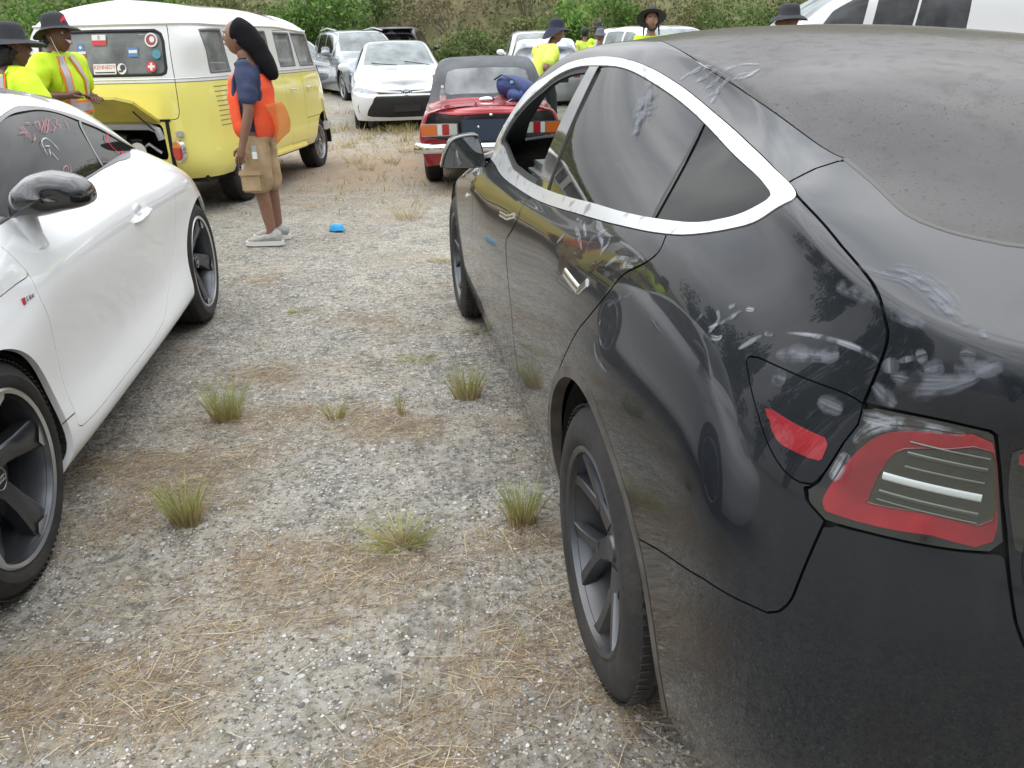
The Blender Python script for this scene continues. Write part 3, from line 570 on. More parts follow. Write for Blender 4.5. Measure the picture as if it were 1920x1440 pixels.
SC = {'belt_out':[(2.03,0.82,0.965),(1.784,0.829,0.955),(1.402,0.836,0.946),(0.986,0.839,0.966),(0.435,0.841,1.021),(0.08,0.841,1.063),(-0.146,0.831,1.092),(-0.256,0.816,1.112),(-0.356,0.789,1.141),(-0.413,0.769,1.168),(-0.443,0.738,1.2)],'top_out':[(-0.294,0.702,1.221),(-0.062,0.647,1.241),(0.176,0.612,1.272),(0.405,0.597,1.312),(0.637,0.597,1.347),(0.917,0.6,1.367),(1.114,0.608,1.366),(1.33,0.638,1.348),(1.514,0.685,1.297),(1.72,0.72,1.215),(1.93,0.785,1.08),(2.05,0.8,0.99)],'dlo_in':[(1.55,0.816,0.997),(1.392,0.817,0.988),(1.165,0.818,0.991),(0.855,0.823,1.012),(0.548,0.826,1.04),(0.301,0.824,1.066),(0.09,0.823,1.086),(-0.072,0.817,1.104),(-0.223,0.804,1.125),(-0.296,0.789,1.143),(-0.351,0.772,1.163),(-0.39,0.757,1.187),(-0.392,0.75,1.196),(-0.357,0.741,1.202),(-0.266,0.719,1.209),(0.001,0.66,1.228),(0.258,0.626,1.268),(0.498,0.617,1.307),(0.761,0.616,1.34),(1.023,0.623,1.344),(1.217,0.637,1.337),(1.385,0.669,1.307),(1.492,0.703,1.263),(1.63,0.735,1.195),(1.76,0.765,1.11),(1.86,0.79,1.035)],'seam_doors':[(1.047,0.834,0.969),(1.052,0.876,0.891),(1.165,0.896,0.8),(1.121,0.905,0.754),(1.037,0.914,0.676),(0.975,0.916,0.593)],'rear_seam':[(-0.176,0.828,1.097),(-0.194,0.843,1.075),(-0.166,0.859,1.047),(-0.085,0.876,1.004),(-0.033,0.893,0.949),(0.043,0.909,0.879),(0.112,0.919,0.818),(0.277,0.927,0.644)],'bp_front':[(1.114,0.632,1.336),(1.038,0.818,1.002)],'bp_mid':[(1.019,0.627,1.338),(0.841,0.823,1.015)],'qdiv':[(0.159,0.635,1.251),(-0.07,0.817,1.105)],'charge':[(-0.552,0.841,1.013),(-0.642,0.815,1.015),(-0.729,0.782,1.012),(-0.726,0.799,0.96),(-0.721,0.815,0.918),(-0.716,0.823,0.903),(-0.707,0.83,0.898),(-0.685,0.841,0.901),(-0.654,0.849,0.918),(-0.61,0.851,0.954),(-0.566,0.847,0.992)],'reflector':[(-0.613,0.845,0.968),(-0.712,0.807,0.96),(-0.713,0.812,0.943),(-0.713,0.816,0.93),(-0.657,0.842,0.932),(-0.635,0.845,0.947)],'tail':[(-0.729,0.782,1.012),(-0.773,0.757,1.018),(-0.81,0.732,1.022),(-0.843,0.703,1.022),(-0.847,0.687,0.965),(-0.868,0.678,0.884),(-0.846,0.716,0.878),(-0.819,0.75,0.874),(-0.782,0.787,0.87),(-0.743,0.818,0.866),(-0.706,0.834,0.889),(-0.713,0.827,0.896),(-0.719,0.821,0.904),(-0.721,0.815,0.918),(-0.726,0.799,0.96)],'red_out':[(-0.842,0.702,1.009),(-0.812,0.731,1.008),(-0.776,0.758,0.998),(-0.755,0.775,0.983),(-0.742,0.79,0.957),(-0.735,0.804,0.926),(-0.731,0.818,0.889),(-0.737,0.818,0.879),(-0.747,0.811,0.878),(-0.788,0.778,0.881),(-0.825,0.738,0.888),(-0.859,0.687,0.897)],'red_in':[(-0.852,0.689,0.917),(-0.818,0.737,0.912),(-0.774,0.783,0.904),(-0.77,0.784,0.908),(-0.769,0.778,0.933),(-0.772,0.768,0.961),(-0.781,0.757,0.977),(-0.814,0.729,0.99),(-0.842,0.7,0.998)],'bump':[(-0.295,0.913,0.57),(-0.378,0.91,0.605),(-0.597,0.9,0.687),(-0.695,0.873,0.71),(-0.717,0.863,0.714),(-0.732,0.853,0.728),(-0.74,0.846,0.749),(-0.743,0.818,0.865)],'tail_low':[(-0.743,0.818,0.866),(-0.782,0.787,0.87),(-0.819,0.75,0.874),(-0.846,0.716,0.878),(-0.868,0.678,0.883)],'trunk_side':[(-0.387,0.726,1.21),(-0.45,0.737,1.2),(-0.558,0.746,1.173),(-0.668,0.754,1.14),(-0.712,0.76,1.108),(-0.725,0.762,1.087),(-0.729,0.782,1.012)],'trunk_low':[(-0.729,0.782,1.012),(-0.773,0.757,1.018),(-0.843,0.703,1.022),(-0.854,0.681,0.929),(-0.868,0.677,0.883),(-0.882,0.674,0.843),(-0.894,0.67,0.811),(-0.904,0.662,0.786)],'trunk_top':[(-0.387,0.726,1.21),(-0.352,0.662,1.225),(-0.333,0.604,1.234)],'glass_low':[(-0.333,0.604,1.234),(-0.427,0.61,1.211),(-0.52,0.618,1.186),(-0.558,0.603,1.176),(-0.584,0.582,1.169),(-0.607,0.553,1.163),(-0.625,0.523,1.159)],'glass_side':[(-0.333,0.604,1.234),(-0.274,0.612,1.246),(-0.074,0.599,1.285),(0.102,0.583,1.314),(0.313,0.566,1.347),(0.5,0.552,1.379),(0.774,0.518,1.408)],'handle_r':[(0.298,0.897,0.91),(0.149,0.901,0.909),(0.103,0.894,0.939)],'handle_f':[(1.369,0.883,0.85),(1.214,0.881,0.864),(1.116,0.876,0.889)],'repeater':[(2.445,0.897,0.774),(2.117,0.901,0.788),(2.275,0.906,0.742)],'trlamp':[(-0.851,0.693,1.021),(-0.858,0.684,1.021),(-0.877,0.663,0.88),(-0.87,0.673,0.884)],'smears':[('roof',[(0.424,0.591,1.322),(0.391,0.572,1.34),(0.309,0.562,1.353)]),('roof',[(0.368,0.592,1.313),(0.302,0.57,1.337),(0.248,0.545,1.354)]),('roof',[(0.302,0.592,1.304),(0.247,0.573,1.328),(0.231,0.517,1.359)]),('roof',[(0.25,0.6,1.29),(0.215,0.58,1.313),(0.155,0.533,1.345)]),('roof',[(0.252,0.567,1.343),(0.234,0.527,1.357),(0.196,0.503,1.357)]),('roof',[(0.178,0.574,1.33),(0.14,0.557,1.336),(0.163,0.518,1.349)]),('roof',[(0.197,0.603,1.283),(0.21,0.591,1.298),(0.207,0.583,1.308)]),('door',[(0.397,0.846,1.015),(0.307,0.85,1.02),(0.227,0.864,1.007)]),('door',[(0.21,0.878,0.982),(0.297,0.865,0.999),(0.366,0.857,1.003)]),('door',[(0.172,0.878,0.985),(0.179,0.865,1.012),(0.115,0.848,1.047)]),('door',[(0.094,0.876,0.997),(0.059,0.864,1.027),(0.069,0.856,1.041)]),('door',[(0.023,0.879,0.993),(-0.033,0.869,1.022),(-0.138,0.861,1.042)]),('door',[(-0.059,0.876,1.003),(-0.091,0.866,1.031),(-0.16,0.854,1.057)]),('door',[(0.163,0.857,1.026),(0.1,0.863,1.024),(0.068,0.874,1.003)]),('door',[(0.405,0.871,0.976),(0.45,0.881,0.947)]),('door',[(-0.037,0.88,0.992),(-0.063,0.872,1.014),(-0.125,0.866,1.029)]),('win',[(0.578,0.617,1.318),(0.493,0.651,1.273),(0.408,0.69,1.225)]),('win',[(0.535,0.622,1.307),(0.467,0.646,1.274),(0.395,0.675,1.238)]),('win',[(0.521,0.655,1.271),(0.459,0.681,1.239),(0.371,0.714,1.199)]),('win',[(0.557,0.637,1.294),(0.483,0.667,1.255)]),('quart',[(-0.452,0.859,1.009),(-0.462,0.846,1.034),(-0.446,0.844,1.043)]),('quart',[(-0.448,0.856,1.018),(-0.478,0.842,1.039),(-0.495,0.829,1.057)]),('quart',[(-0.501,0.826,1.061),(-0.517,0.822,1.064)]),('quart',[(-0.465,0.837,1.052),(-0.476,0.831,1.06)]),('quart',[(-0.529,0.846,1.013),(-0.544,0.835,1.029),(-0.556,0.827,1.04)]),('quart',[(-0.558,0.824,1.045),(-0.572,0.82,1.047)]),('quart',[(-0.407,0.863,1.009),(-0.415,0.858,1.022),(-0.42,0.853,1.03)]),('quart',[(-0.443,0.861,1.006),(-0.477,0.855,1.011),(-0.485,0.851,1.018)]),('arc',[(-0.59,0.811,1.055),(-0.634,0.796,1.065),(-0.681,0.781,1.069),(-0.712,0.772,1.067),(-0.726,0.769,1.063)]),('smudge',[(-0.593,0.824,1.027),(-0.626,0.81,1.038),(-0.669,0.792,1.05)]),('smudge',[(-0.608,0.815,1.039),(-0.642,0.804,1.041)]),('smudge',[(-0.657,0.799,1.044),(-0.676,0.787,1.058)]),('smudge',[(-0.605,0.832,1.004),(-0.627,0.825,1.005)]),('smudge',[(-0.679,0.809,0.998),(-0.711,0.795,0.997)]),('deck1',[(-0.633,0.753,1.15),(-0.654,0.736,1.146),(-0.675,0.714,1.142),(-0.718,0.708,1.131),(-0.764,0.713,1.121),(-0.779,0.708,1.118)]),('deck1',[(-0.646,0.731,1.149),(-0.656,0.702,1.147),(-0.691,0.69,1.138),(-0.745,0.693,1.126)]),('deck2',[(-0.628,0.773,1.127),(-0.655,0.768,1.127),(-0.698,0.76,1.123)]),('deck2',[(-0.702,0.759,1.123),(-0.727,0.752,1.119),(-0.756,0.741,1.113)]),('deck3',[(-0.736,0.762,1.071),(-0.744,0.763,1.055)]),('deck3',[(-0.752,0.754,1.078),(-0.756,0.754,1.072)]),('deck3',[(-0.763,0.749,1.079),(-0.771,0.743,1.086)]),('deck3',[(-0.775,0.746,1.069),(-0.789,0.735,1.08)]),('deck3',[(-0.798,0.726,1.093),(-0.81,0.717,1.095)]),('deck3',[(-0.798,0.73,1.08),(-0.824,0.708,1.088)]),('deck3',[(-0.816,0.718,1.079),(-0.829,0.701,1.095)]),('deck3',[(-0.744,0.764,1.052),(-0.781,0.745,1.059),(-0.818,0.718,1.073)]),('deck3',[(-0.753,0.762,1.046),(-0.792,0.739,1.056),(-0.82,0.715,1.078)]),('deck3',[(-0.732,0.774,1.038),(-0.75,0.767,1.028),(-0.761,0.763,1.023)]),('deck3',[(-0.767,0.757,1.038),(-0.793,0.739,1.054)]),('lamp',[(-0.735,0.791,0.966),(-0.749,0.777,0.992),(-0.776,0.757,1.006),(-0.823,0.721,1.013)]),('lamp',[(-0.732,0.809,0.916),(-0.735,0.796,0.952)]),('lamp',[(-0.735,0.783,0.999),(-0.767,0.763,1.002)]),('dots',[(-0.399,0.417,1.233),(-0.409,0.412,1.23)]),('dots',[(-0.79,0.697,1.116),(-0.804,0.704,1.113)]),('arch',[(-0.046,0.904,0.905),(-0.043,0.909,0.882),(-0.088,0.913,0.864)]),('arch',[(-0.061,0.896,0.936),(-0.116,0.887,0.968),(-0.169,0.879,0.992)]),('arch',[(-0.035,0.914,0.857),(-0.07,0.918,0.836),(-0.145,0.918,0.832)])]}
# white coupe
NET_COUPE = [
 [(3.20,0,.16),(3.28,0,.26),(3.31,0,.40),(3.30,0,.54),(3.27,0,.62),(3.24,0,.66),(3.20,0,.69),(3.15,0,.71),(3.08,0,.735),(3.0,0,.76),(2.92,0,.785)],
 [(3.12,.50,.16),(3.19,.52,.26),(3.21,.53,.40),(3.20,.53,.54),(3.17,.52,.62),(3.14,.51,.66),(3.11,.49,.69),(3.06,.46,.715),(3.0,.38,.74),(2.95,.2,.765),(2.88,0,.79)],
 [(2.92,.80,.16),(2.96,.85,.26),(2.97,.87,.42),(2.95,.87,.58),(2.92,.84,.66),(2.90,.81,.70),(2.88,.77,.725),(2.85,.70,.745),(2.82,.5,.77),(2.80,.28,.79),(2.76,0,.805)],
 [(2.47,.87,.16),(2.47,.905,.26),(2.47,.925,.46),(2.47,.925,.66),(2.47,.895,.775),(2.47,.86,.83),(2.47,.80,.86),(2.46,.70,.875),(2.45,.5,.89),(2.44,.28,.90),(2.42,0,.905)],
 [(2.15,.87,.16),(2.15,.912,.235),(2.15,.905,.44),(2.15,.915,.68),(2.15,.895,.80),(2.15,.868,.885),(2.15,.82,.925),(2.14,.73,.94),(2.12,.5,.965),(2.12,.28,.98),(2.12,0,.985)],
 [(2.0,.87,.16),(2.0,.914,.225),(2.0,.895,.40),(2.0,.912,.68),(2.0,.895,.815),(2.0,.83,.938),(2.0,.80,.965),(1.98,.77,.99),(1.98,.6,1.03),(1.98,.3,1.07),(1.98,0,1.08)],
 [(1.65,.868,.16),(1.65,.914,.222),(1.65,.890,.38),(1.65,.912,.68),(1.65,.897,.83),(1.65,.81,.948),(1.65,.755,1.04),(1.64,.665,1.135),(1.62,.56,1.21),(1.62,.3,1.27),(1.62,0,1.285)],
 [(1.2,.868,.17),(1.2,.914,.225),(1.2,.890,.38),(1.2,.912,.68),(1.2,.897,.84),(1.2,.79,.953),(1.2,.70,1.09),(1.2,.585,1.22),(1.2,.50,1.285),(1.2,.28,1.34),(1.2,0,1.352)],
 [(.66,.868,.18),(.66,.914,.235),(.66,.893,.39),(.66,.915,.68),(.66,.899,.845),(.66,.765,.958),(.66,.685,1.06),(.66,.585,1.175),(.66,.50,1.235),(.66,.28,1.30),(.66,0,1.315)],
 [(.2,.868,.19),(.2,.905,.25),(.2,.915,.42),(.2,.930,.68),(.2,.903,.845),(.2,.755,.945),(.2,.735,.960),(.2,.70,.985),(.2,.55,1.12),(.2,.3,1.21),(.2,0,1.235)],
 [(-.1,.85,.19),(-.1,.885,.27),(-.1,.908,.44),(-.1,.920,.65),(-.1,.872,.79),(-.1,.77,.862),(-.1,.70,.90),(-.1,.63,.935),(-.1,.52,.985),(-.1,.3,1.085),(-.1,0,1.115)],
 [(-.42,.76,.2),(-.42,.80,.3),(-.42,.822,.46),(-.42,.82,.62),(-.42,.765,.735),(-.42,.68,.80),(-.42,.61,.84),(-.42,.54,.875),(-.42,.44,.91),(-.42,.27,.96),(-.42,0,.985)],
 [(-.66,.54,.22),(-.70,.58,.3),(-.72,.60,.46),(-.71,.59,.62),(-.68,.56,.73),(-.67,.52,.80),(-.66,.48,.84),(-.65,.44,.865),(-.64,.38,.88),(-.63,.22,.91),(-.62,0,.925)],
 [(-.80,0,.22),(-.86,0,.3),(-.88,0,.46),(-.87,0,.66),(-.83,0,.80),(-.82,0,.86),(-.81,0,.885),(-.80,0,.895),(-.79,0,.90),(-.78,0,.905),(-.77,0,.91)],
]
CC = {'top':[(1.305,0.598,1.207),(1.069,0.57,1.23),(0.898,0.566,1.219),(0.695,0.575,1.189),(0.513,0.601,1.143),(0.376,0.647,1.078),(0.284,0.688,1.018),(0.27,0.735,0.97)],'bot':[(0.669,0.763,0.96),(0.89,0.773,0.959),(1.147,0.789,0.952),(1.541,0.807,0.947),(1.796,0.818,0.945),(2.004,0.824,0.945)],'in_top':[(1.355,0.615,1.19),(1.2,0.596,1.209),(1.01,0.585,1.21),(0.734,0.587,1.18),(0.576,0.619,1.131),(0.421,0.66,1.072),(0.304,0.733,0.976)],'in_bot':[(0.333,0.735,0.974),(0.844,0.764,0.967),(1.137,0.783,0.959),(1.528,0.803,0.952),(1.872,0.82,0.945),(1.99,0.819,0.95)],'qdiv':[(0.581,0.617,1.134),(0.854,0.763,0.968)],'door_front':[(2.111,0.857,0.902),(2.088,0.88,0.854),(2.067,0.897,0.803),(2.069,0.901,0.787),(2.072,0.912,0.729),(2.052,0.913,0.674),(2.026,0.9,0.549),(2.024,0.895,0.426),(2.023,0.902,0.362),(2.024,0.907,0.332)],'door_low':[(2.042,0.915,0.287),(2.01,0.916,0.272),(1.635,0.915,0.262),(1.172,0.914,0.268),(0.94,0.91,0.288),(0.864,0.905,0.311)],'door_rear':[(0.643,0.892,0.414),(0.534,0.897,0.505),(0.473,0.913,0.635),(0.458,0.933,0.781),(0.424,0.919,0.832)],'hoodline':[(2.07,0.897,0.801),(2.159,0.895,0.799),(2.264,0.894,0.792)],'short':[(2.029,0.908,0.328),(2.147,0.913,0.341)],'handle':[(1.086,0.917,0.767),(1.015,0.917,0.777),(0.87,0.918,0.78)],'badge':[(2.177,0.905,0.749),(2.1,0.907,0.751)],'m_pink':[[(1.253,0.635,1.171),(1.28,0.659,1.146),(1.3,0.673,1.131)],[(1.321,0.656,1.15),(1.251,0.657,1.147)],[(1.237,0.637,1.168),(1.259,0.664,1.139)],[(1.18,0.628,1.176),(1.137,0.629,1.171)],[(1.25,0.653,1.151),(1.28,0.68,1.122),(1.25,0.677,1.123),(1.211,0.662,1.139)],[(1.118,0.632,1.166),(1.06,0.624,1.17),(1.081,0.65,1.143)],[(1.082,0.625,1.172),(1.137,0.653,1.143)],[(1.036,0.62,1.173),(1.096,0.644,1.151),(1.122,0.657,1.138)],[(0.988,0.616,1.174),(1.051,0.644,1.147),(1.112,0.659,1.134)],[(0.946,0.615,1.171),(1.104,0.652,1.143),(1.084,0.659,1.132),(0.971,0.631,1.154)],[(0.919,0.608,1.176),(1.014,0.636,1.153),(1.044,0.657,1.13)],[(0.889,0.609,1.171),(1.022,0.643,1.145),(1.032,0.657,1.129)],[(0.945,0.627,1.157),(0.937,0.638,1.142),(1.008,0.655,1.129),(1.012,0.647,1.139)],[(0.877,0.611,1.168),(0.827,0.612,1.161),(0.897,0.63,1.148),(0.867,0.635,1.138),(0.953,0.654,1.125)],[(0.755,0.611,1.156),(0.782,0.628,1.138),(0.845,0.655,1.112)],[(1.307,0.756,1.015),(1.292,0.765,0.998),(1.232,0.765,0.991),(1.178,0.753,1.007),(1.181,0.745,1.018)],[(1.292,0.765,0.998),(1.261,0.755,1.011),(1.201,0.749,1.014),(1.228,0.761,0.998)]],'m_white':[[(1.292,0.73,1.054),(1.276,0.715,1.076),(1.24,0.693,1.103),(1.197,0.682,1.114),(1.151,0.678,1.115),(1.133,0.687,1.101),(1.139,0.702,1.081),(1.137,0.711,1.067)],[(1.235,0.7,1.094),(1.188,0.7,1.088)],[(1.225,0.708,1.082),(1.264,0.724,1.062)],[(1.229,0.715,1.071),(1.234,0.735,1.041)],[(1.133,0.69,1.096),(1.14,0.712,1.065)]],'m_red':[[(0.441,0.667,1.067),(0.506,0.687,1.052),(0.539,0.709,1.023),(0.535,0.73,0.993),(0.532,0.745,0.974)],[(0.425,0.669,1.063),(0.46,0.683,1.053)],[(0.532,0.745,0.974),(0.45,0.732,0.986)]]}
# two-tone microbus
def _bus():
    N = []
    zs = [.34, .42, .70, 1.00, 1.17, 1.20, 1.24, 1.58, 1.635, 1.75, 1.83, 1.86]
    def col(xs, ys):
        return [(xs[i] if hasattr(xs, '__len__') else xs, ys[i], zs[i]) for i in range(12)]
    side = [.80, .845, .855, .85, .835, .83, .822, .775, .76, .62, .30, 0]
    zero = [0]*12
    fx = [2.70, 2.80, 2.84, 2.80, 2.70, 2.68, 2.65, 2.38, 2.33, 2.15, 1.95, 1.86]
    N.append([(fx[i], 0, zs[i]-(.0 if i < 9 else .0)) for i in range(12)])
    f2 = [2.65, 2.75, 2.79, 2.75, 2.66, 2.64, 2.61, 2.34, 2.29, 2.12, 1.93, 1.84]
    N.append([(f2[i], side[i]*.55, zs[i]) for i in range(12)])
    f3 = [2.50, 2.57, 2.60, 2.56, 2.48, 2.465, 2.45, 2.22, 2.18, 2.02, 1.88, 1.80]
    N.append([(f3[i], side[i]*.93, zs[i]-(0 if i < 9 else .01)) for i in range(12)])
    for x, k in ((2.22, .99), (1.85, 1.0), (1.3, 1.0), (.7, 1.0), (.1, 1.0), (-.35, .995)):
        zz = 0 if x < 1.8 else -.03
        N.append([(x if i < 9 else (x if x < 1.5 else x*.72+.38), side[i]*k, zs[i]+(zz if i > 7 else 0)) for i in range(12)])
    N.append([( -.70 if i < 8 else (-.66 if i < 10 else -.60), side[i]*(.955 if i < 8 else .93), zs[i]+(.0 if i < 9 else -.02)) for i in range(12)])
    r3 = [-.83, -.90, -.935, -.93, -.92, -.915, -.91, -.85, -.83, -.76, -.70, -.68]
    N.append([(r3[i], side[i]*.80, zs[i]-(.0 if i < 9 else .035)) for i in range(12)])
    r4 = [-.90, -.965, -1.0, -1.0, -.99, -.985, -.98, -.91, -.885, -.80, -.74, -.72]
    N.append([(r4[i], side[i]*.45, zs[i]-(.0 if i < 9 else .045)) for i in range(12)])
    N.append([(r4[i]-.012, 0, zs[i]-(.0 if i < 9 else .05)) for i in range(12)])
    return N
NET_BUS = _bus()
def build_sedan():
    root = car_root('sedan', (1.064, 1.6989, -.1615), 'dusty black fastback sedan with silver window trim and finger smears, nearest on the right', 'car')
    S = Surf(NET_SEDAN, .0125); P = S.piece(); P0 = P
    ring = SC['belt_out']+SC['top_out']; c_ring = S.curve(ring); c_in = S.curve(SC['dlo_in'])
    dlo, P = P.split(uvc=c_ring, gap=.0012)
    opening, chrome = dlo.split(uvc=c_in, gap=0)
    # wheel arches
    _, P = P.cut(circ_field(P, 0, .345, .392)); _, P = P.cut(circ_field(P, 2.875, .345, .392))
    lipA, P = P.cut(circ_field(P, 0, .345, .417)); lipB, P = P.cut(circ_field(P, 2.875, .345, .417))
    # doors
    sd = SC['seam_doors']; rs = SC['rear_seam']
    below = lambda q, d: (q[0], q[1]+d*.3, q[2]+d)
    fd = [(2.02, .85, .99), (1.6, .8, 1.0), (1.2, .8, 1.03), sd[0]]; fd[3] = (sd[0][0], sd[0][1], sd[0][2]+.03)
    fdoor = fd+sd[1:]+[(.97, .90, .45), (.975, .885, .335), (1.02, .88, .31), (1.5, .88, .305), (1.86, .88, .31), (1.92, .89, .36), (1.99, .91, .55), (2.03, .91, .75), (2.04, .88, .90)]
    f_door, P = P.split(fdoor, gap=.0022)
    rdoor = [(q[0]-.012, q[1], q[2]) for q in sd[::1]]; rdoor[0] = (sd[0][0]-.012, sd[0][1], sd[0][2]+.03)
    rdoor = rdoor+[(.958, .90, .45), (.955, .885, .335), (.92, .88, .31), (.7, .88, .31), (.52, .88, .325), (.47, .89, .36), (.42, .91, .46), (.36, .92, .56)]+rs[::-1]+[(rs[0][0], rs[0][1]-.02, rs[0][2]+.03), (.1, .8, 1.12), (.5, .8, 1.07)]
    r_door, P = P.split(rdoor, gap=.0022)
    chg, P = P.split(SC['charge'], gap=.0012)
    # tail lamp, bumper, trunk
    tc_ = SC['tail']; tl, P = P.split(uvc=S.path([tc_[:4], tc_[3:6], tc_[5:10], tc_[9:15]+[tc_[0]]]), gap=.0018)
    tlow = SC['tail_low']; tk = SC['trunk_low']
    bump = SC['bump']+tlow[1:]+tk[5:]+[(-.93, .60, .72), (-.955, .45, .68), (-.975, .2, .66), (-.98, 0, .655), (-.98, 0, .45), (-.955, 0, .36), (-.89, 0, .24), (-.87, .36, .24), (-.80, .62, .24), (-.62, .79, .23), (-.40, .85, .22), (-.33, .87, .22), (-.32, .89, .35), (-.30, .91, .45)]
    bp, P = P.split(bump, gap=.0018, smooth=False)
    gl = SC['glass_low']+[(-.645, .44, 1.158), (-.655, .3, 1.16), (-.66, .15, 1.163), (-.66, 0, 1.165)]
    gs = SC['glass_side']
    roof = gl+[(0, 0, 1.36), (.7, 0, 1.43), (1.17, 0, 1.44), (1.38, 0, 1.42), (1.40, .2, 1.41), (1.40, .40, 1.395), (1.40, .52, 1.375), (1.17, .53, 1.405)]+gs[::-1][:-1]
    roof_uv = S.path([gl, [(0, 0, 1.36), (.7, 0, 1.43)], [(1.17, 0, 1.44), (1.38, 0, 1.42)], [(1.40, .2, 1.41), (1.40, .40, 1.395), (1.40, .52, 1.375)], gs[::-1]]); rf, P = P.split(uvc=roof_uv, gap=.0013)
    ws = [(1.355, .5, 1.385), (1.36, .2, 1.412), (1.36, 0, 1.42)] ; ws = [(1.42, 0, 1.41), (1.9, 0, 1.25), (2.25, 0, 1.06), (2.24, .25, 1.05), (2.18, .5, 1.04), (2.10, .66, 1.035), (1.95, .67, 1.13), (1.75, .625, 1.24), (1.60, .58, 1.32), (1.44, .53, 1.37), (1.43, .25, 1.40)]
    wsh, P = P.split(ws, gap=.002, smooth=False)
    trunk = SC['trunk_side']+tk[1:]+[(-.93, .60, .72), (-.955, .45, .68), (-.975, .2, .66), (-.98, 0, .655), (-.97, 0, .8), (-.93, 0, .95), (-.95, 0, 1.03), (-.945, 0, 1.113), (-.80, 0, 1.135), (-.67, 0, 1.163)]+[(q[0]-.006, q[1], q[2]) for q in gl[::-1][1:-1]]+[SC['trunk_top'][2], SC['trunk_top'][1]]
    trunk_uv = S.path([SC['trunk_side'], tk[:3], tk[2:]+[(-.93, .60, .72), (-.955, .45, .68), (-.975, .2, .66), (-.98, 0, .655)], [(-.97, 0, .8), (-.93, 0, .95)], [(-.95, 0, 1.03), (-.945, 0, 1.113)], [(-.80, 0, 1.135), (-.67, 0, 1.163)], [(q[0]-.004, q[1], q[2]) for q in gl[::-1][1:-1]]+[SC['trunk_top'][2]], [SC['trunk_top'][2], SC['trunk_top'][1]]]); tr, P = P.split(uvc=trunk_uv, gap=.0022)
    hood = [(2.36, 0, .975), (2.36, .3, .96), (2.35, .6, .93), (2.3, .74, .92), (2.45, .78, .895), (2.88, .77, .81), (3.2, .66, .74), (3.38, .5, .725), (3.46, .25, .715), (3.50, 0, .715), (3.2, 0, .79), (2.8, 0, .885)]
    hd, P = P.split(hood, gap=.002)
    # inner shell so that gaps look into darkness
    inner, _ = P0.cut(-(P0.V[:, 2]-.90)); inner = P0
    o_, inner = inner.cut(inner.sdf(c_ring), .0); _, inner = inner.cut(circ_field(inner, 0, .345, .40)); _, inner = inner.cut(circ_field(inner, 2.875, .345, .40)); _, inner = inner.cut(inner.sdf(S.curve(ws, smooth=False)), 0); _, inner = inner.cut(inner.sdf(roof_uv), 0.0)
    inner = inner.shift(-.014)
    both = lambda p: p.join(p.mirror())
    pb, blk = MATS['paint_black'], MATS['black_seal']
    both(P).obj('body', [pb, blk], root, inner=both(inner))
    for s in (1, -1):
        q = (lambda p: p) if s > 0 else (lambda p: p.mirror())
        for piece, hp in ((f_door, SC['handle_f']), (r_door, SC['handle_r'])):
            d = q(piece).obj('door', pb, root)
            uvc = S.uv([hp[0], hp[1]]); A, B_ = S.at(uvc)
            # L-shaped flush handle: bar and pivot foot
            h3 = np.array(hp[2]); mid = B_
            for nm, (p, r_) in dict(handle=((A, B_), .0075)).items():
                c0, c1 = S.uv([p])[0] if False else S.uv([p[0], p[1]]); cu = np.array([c0+(c1-c0)*t for t in np.linspace(0, 1, 14)])
                hh = strip(S, cu, .024, .004, 'handle', MATS['chrome'], d, closed=False, side=s)
                cu2 = S.uv([B_, h3]); cu2 = np.array([cu2[0]+(cu2[1]-cu2[0])*t for t in np.linspace(0, 1, 10)])
                strip(S, cu2, .020, .004, 'handle', MATS['chrome'], d, closed=False, side=s)
        q(lipA).shift(.0012).obj('arch_lip', MATS['lip_dusty'], root, flange=.03); q(lipB).shift(.0012).obj('arch_lip', MATS['lip_dusty'], root, flange=.03)
        q(chrome).shift(.002).obj('window_trim', MATS['trim_silver'], root, flange=.014)
        if s > 0:
            cp = q(chg).obj('charge_port_cover', pb, root)
            rfl, _ = chg.split(SC['reflector'], gap=0, smooth=False); q(rfl).shift(.0008).obj('reflector', MATS['red_lens'], cp, flange=.001)
        else: q(chg).obj('fender_corner', pb, root)
        # tail lamp: glossy dark lens, red band, clear reversing lamp behind ribs
        t_ = q(tl).obj('tail_light', MATS['lamp_black'], root)
        ro, _ = tl.split(SC['red_out'], gap=0); ri, rd = ro.split(SC['red_in'], gap=0)
        q(rd).shift(.0006).obj('red_lens', MATS['red_lens'], t_, flange=0)
        q(ri).shift(.0005).obj('clear_lens', MATS['lamp_clear'], t_, flange=0)
        for ring_c, wd_ in ((SC['red_in'], .0025),): strip(S, S.curve(ring_c), wd_, .0012, 'lens_edge', MATS['red_dark'], t_, side=s)
        rin = SC['red_in']
        for k, (z, hgt, m_) in enumerate(((.988, .003, 'lamp_rib'), (.974, .006, 'lamp_rib'), (.958, .004, 'lamp_rib'), (.941, .0095, 'lamp_white'), (.921, .006, 'lamp_rib'), (.911, .003, 'lamp_rib'))):
            x0 = -.775-.0*k; pts = [(-.843, .701, z), (-.82, .728, z+.0), (-.79, .762, z+.0), (-.775, .776, z)]
            if k < 3: pts = pts[:3]
            cu = S.uv(pts); cc = [];
            for a_, b_ in zip(cu[:-1], cu[1:]): cc += [a_+(b_-a_)*t for t in np.linspace(0, 1, 8)[:-1]]
            cc.append(cu[-1]); strip(S, np.array(cc), hgt, .0018, 'lamp_rib' if m_ != 'lamp_white' else 'reversing_light', MATS[m_], t_, closed=False, side=s)
        q(opening.split(uvc=S.curve(OP_FRONT, smooth=False), gap=0)[0]).obj('black_seal', blk, root, flange=0) if False else None
        q(ri).shift(.0050).obj('lamp_cover', MATS['lamp_pane'], t_, flange=0)
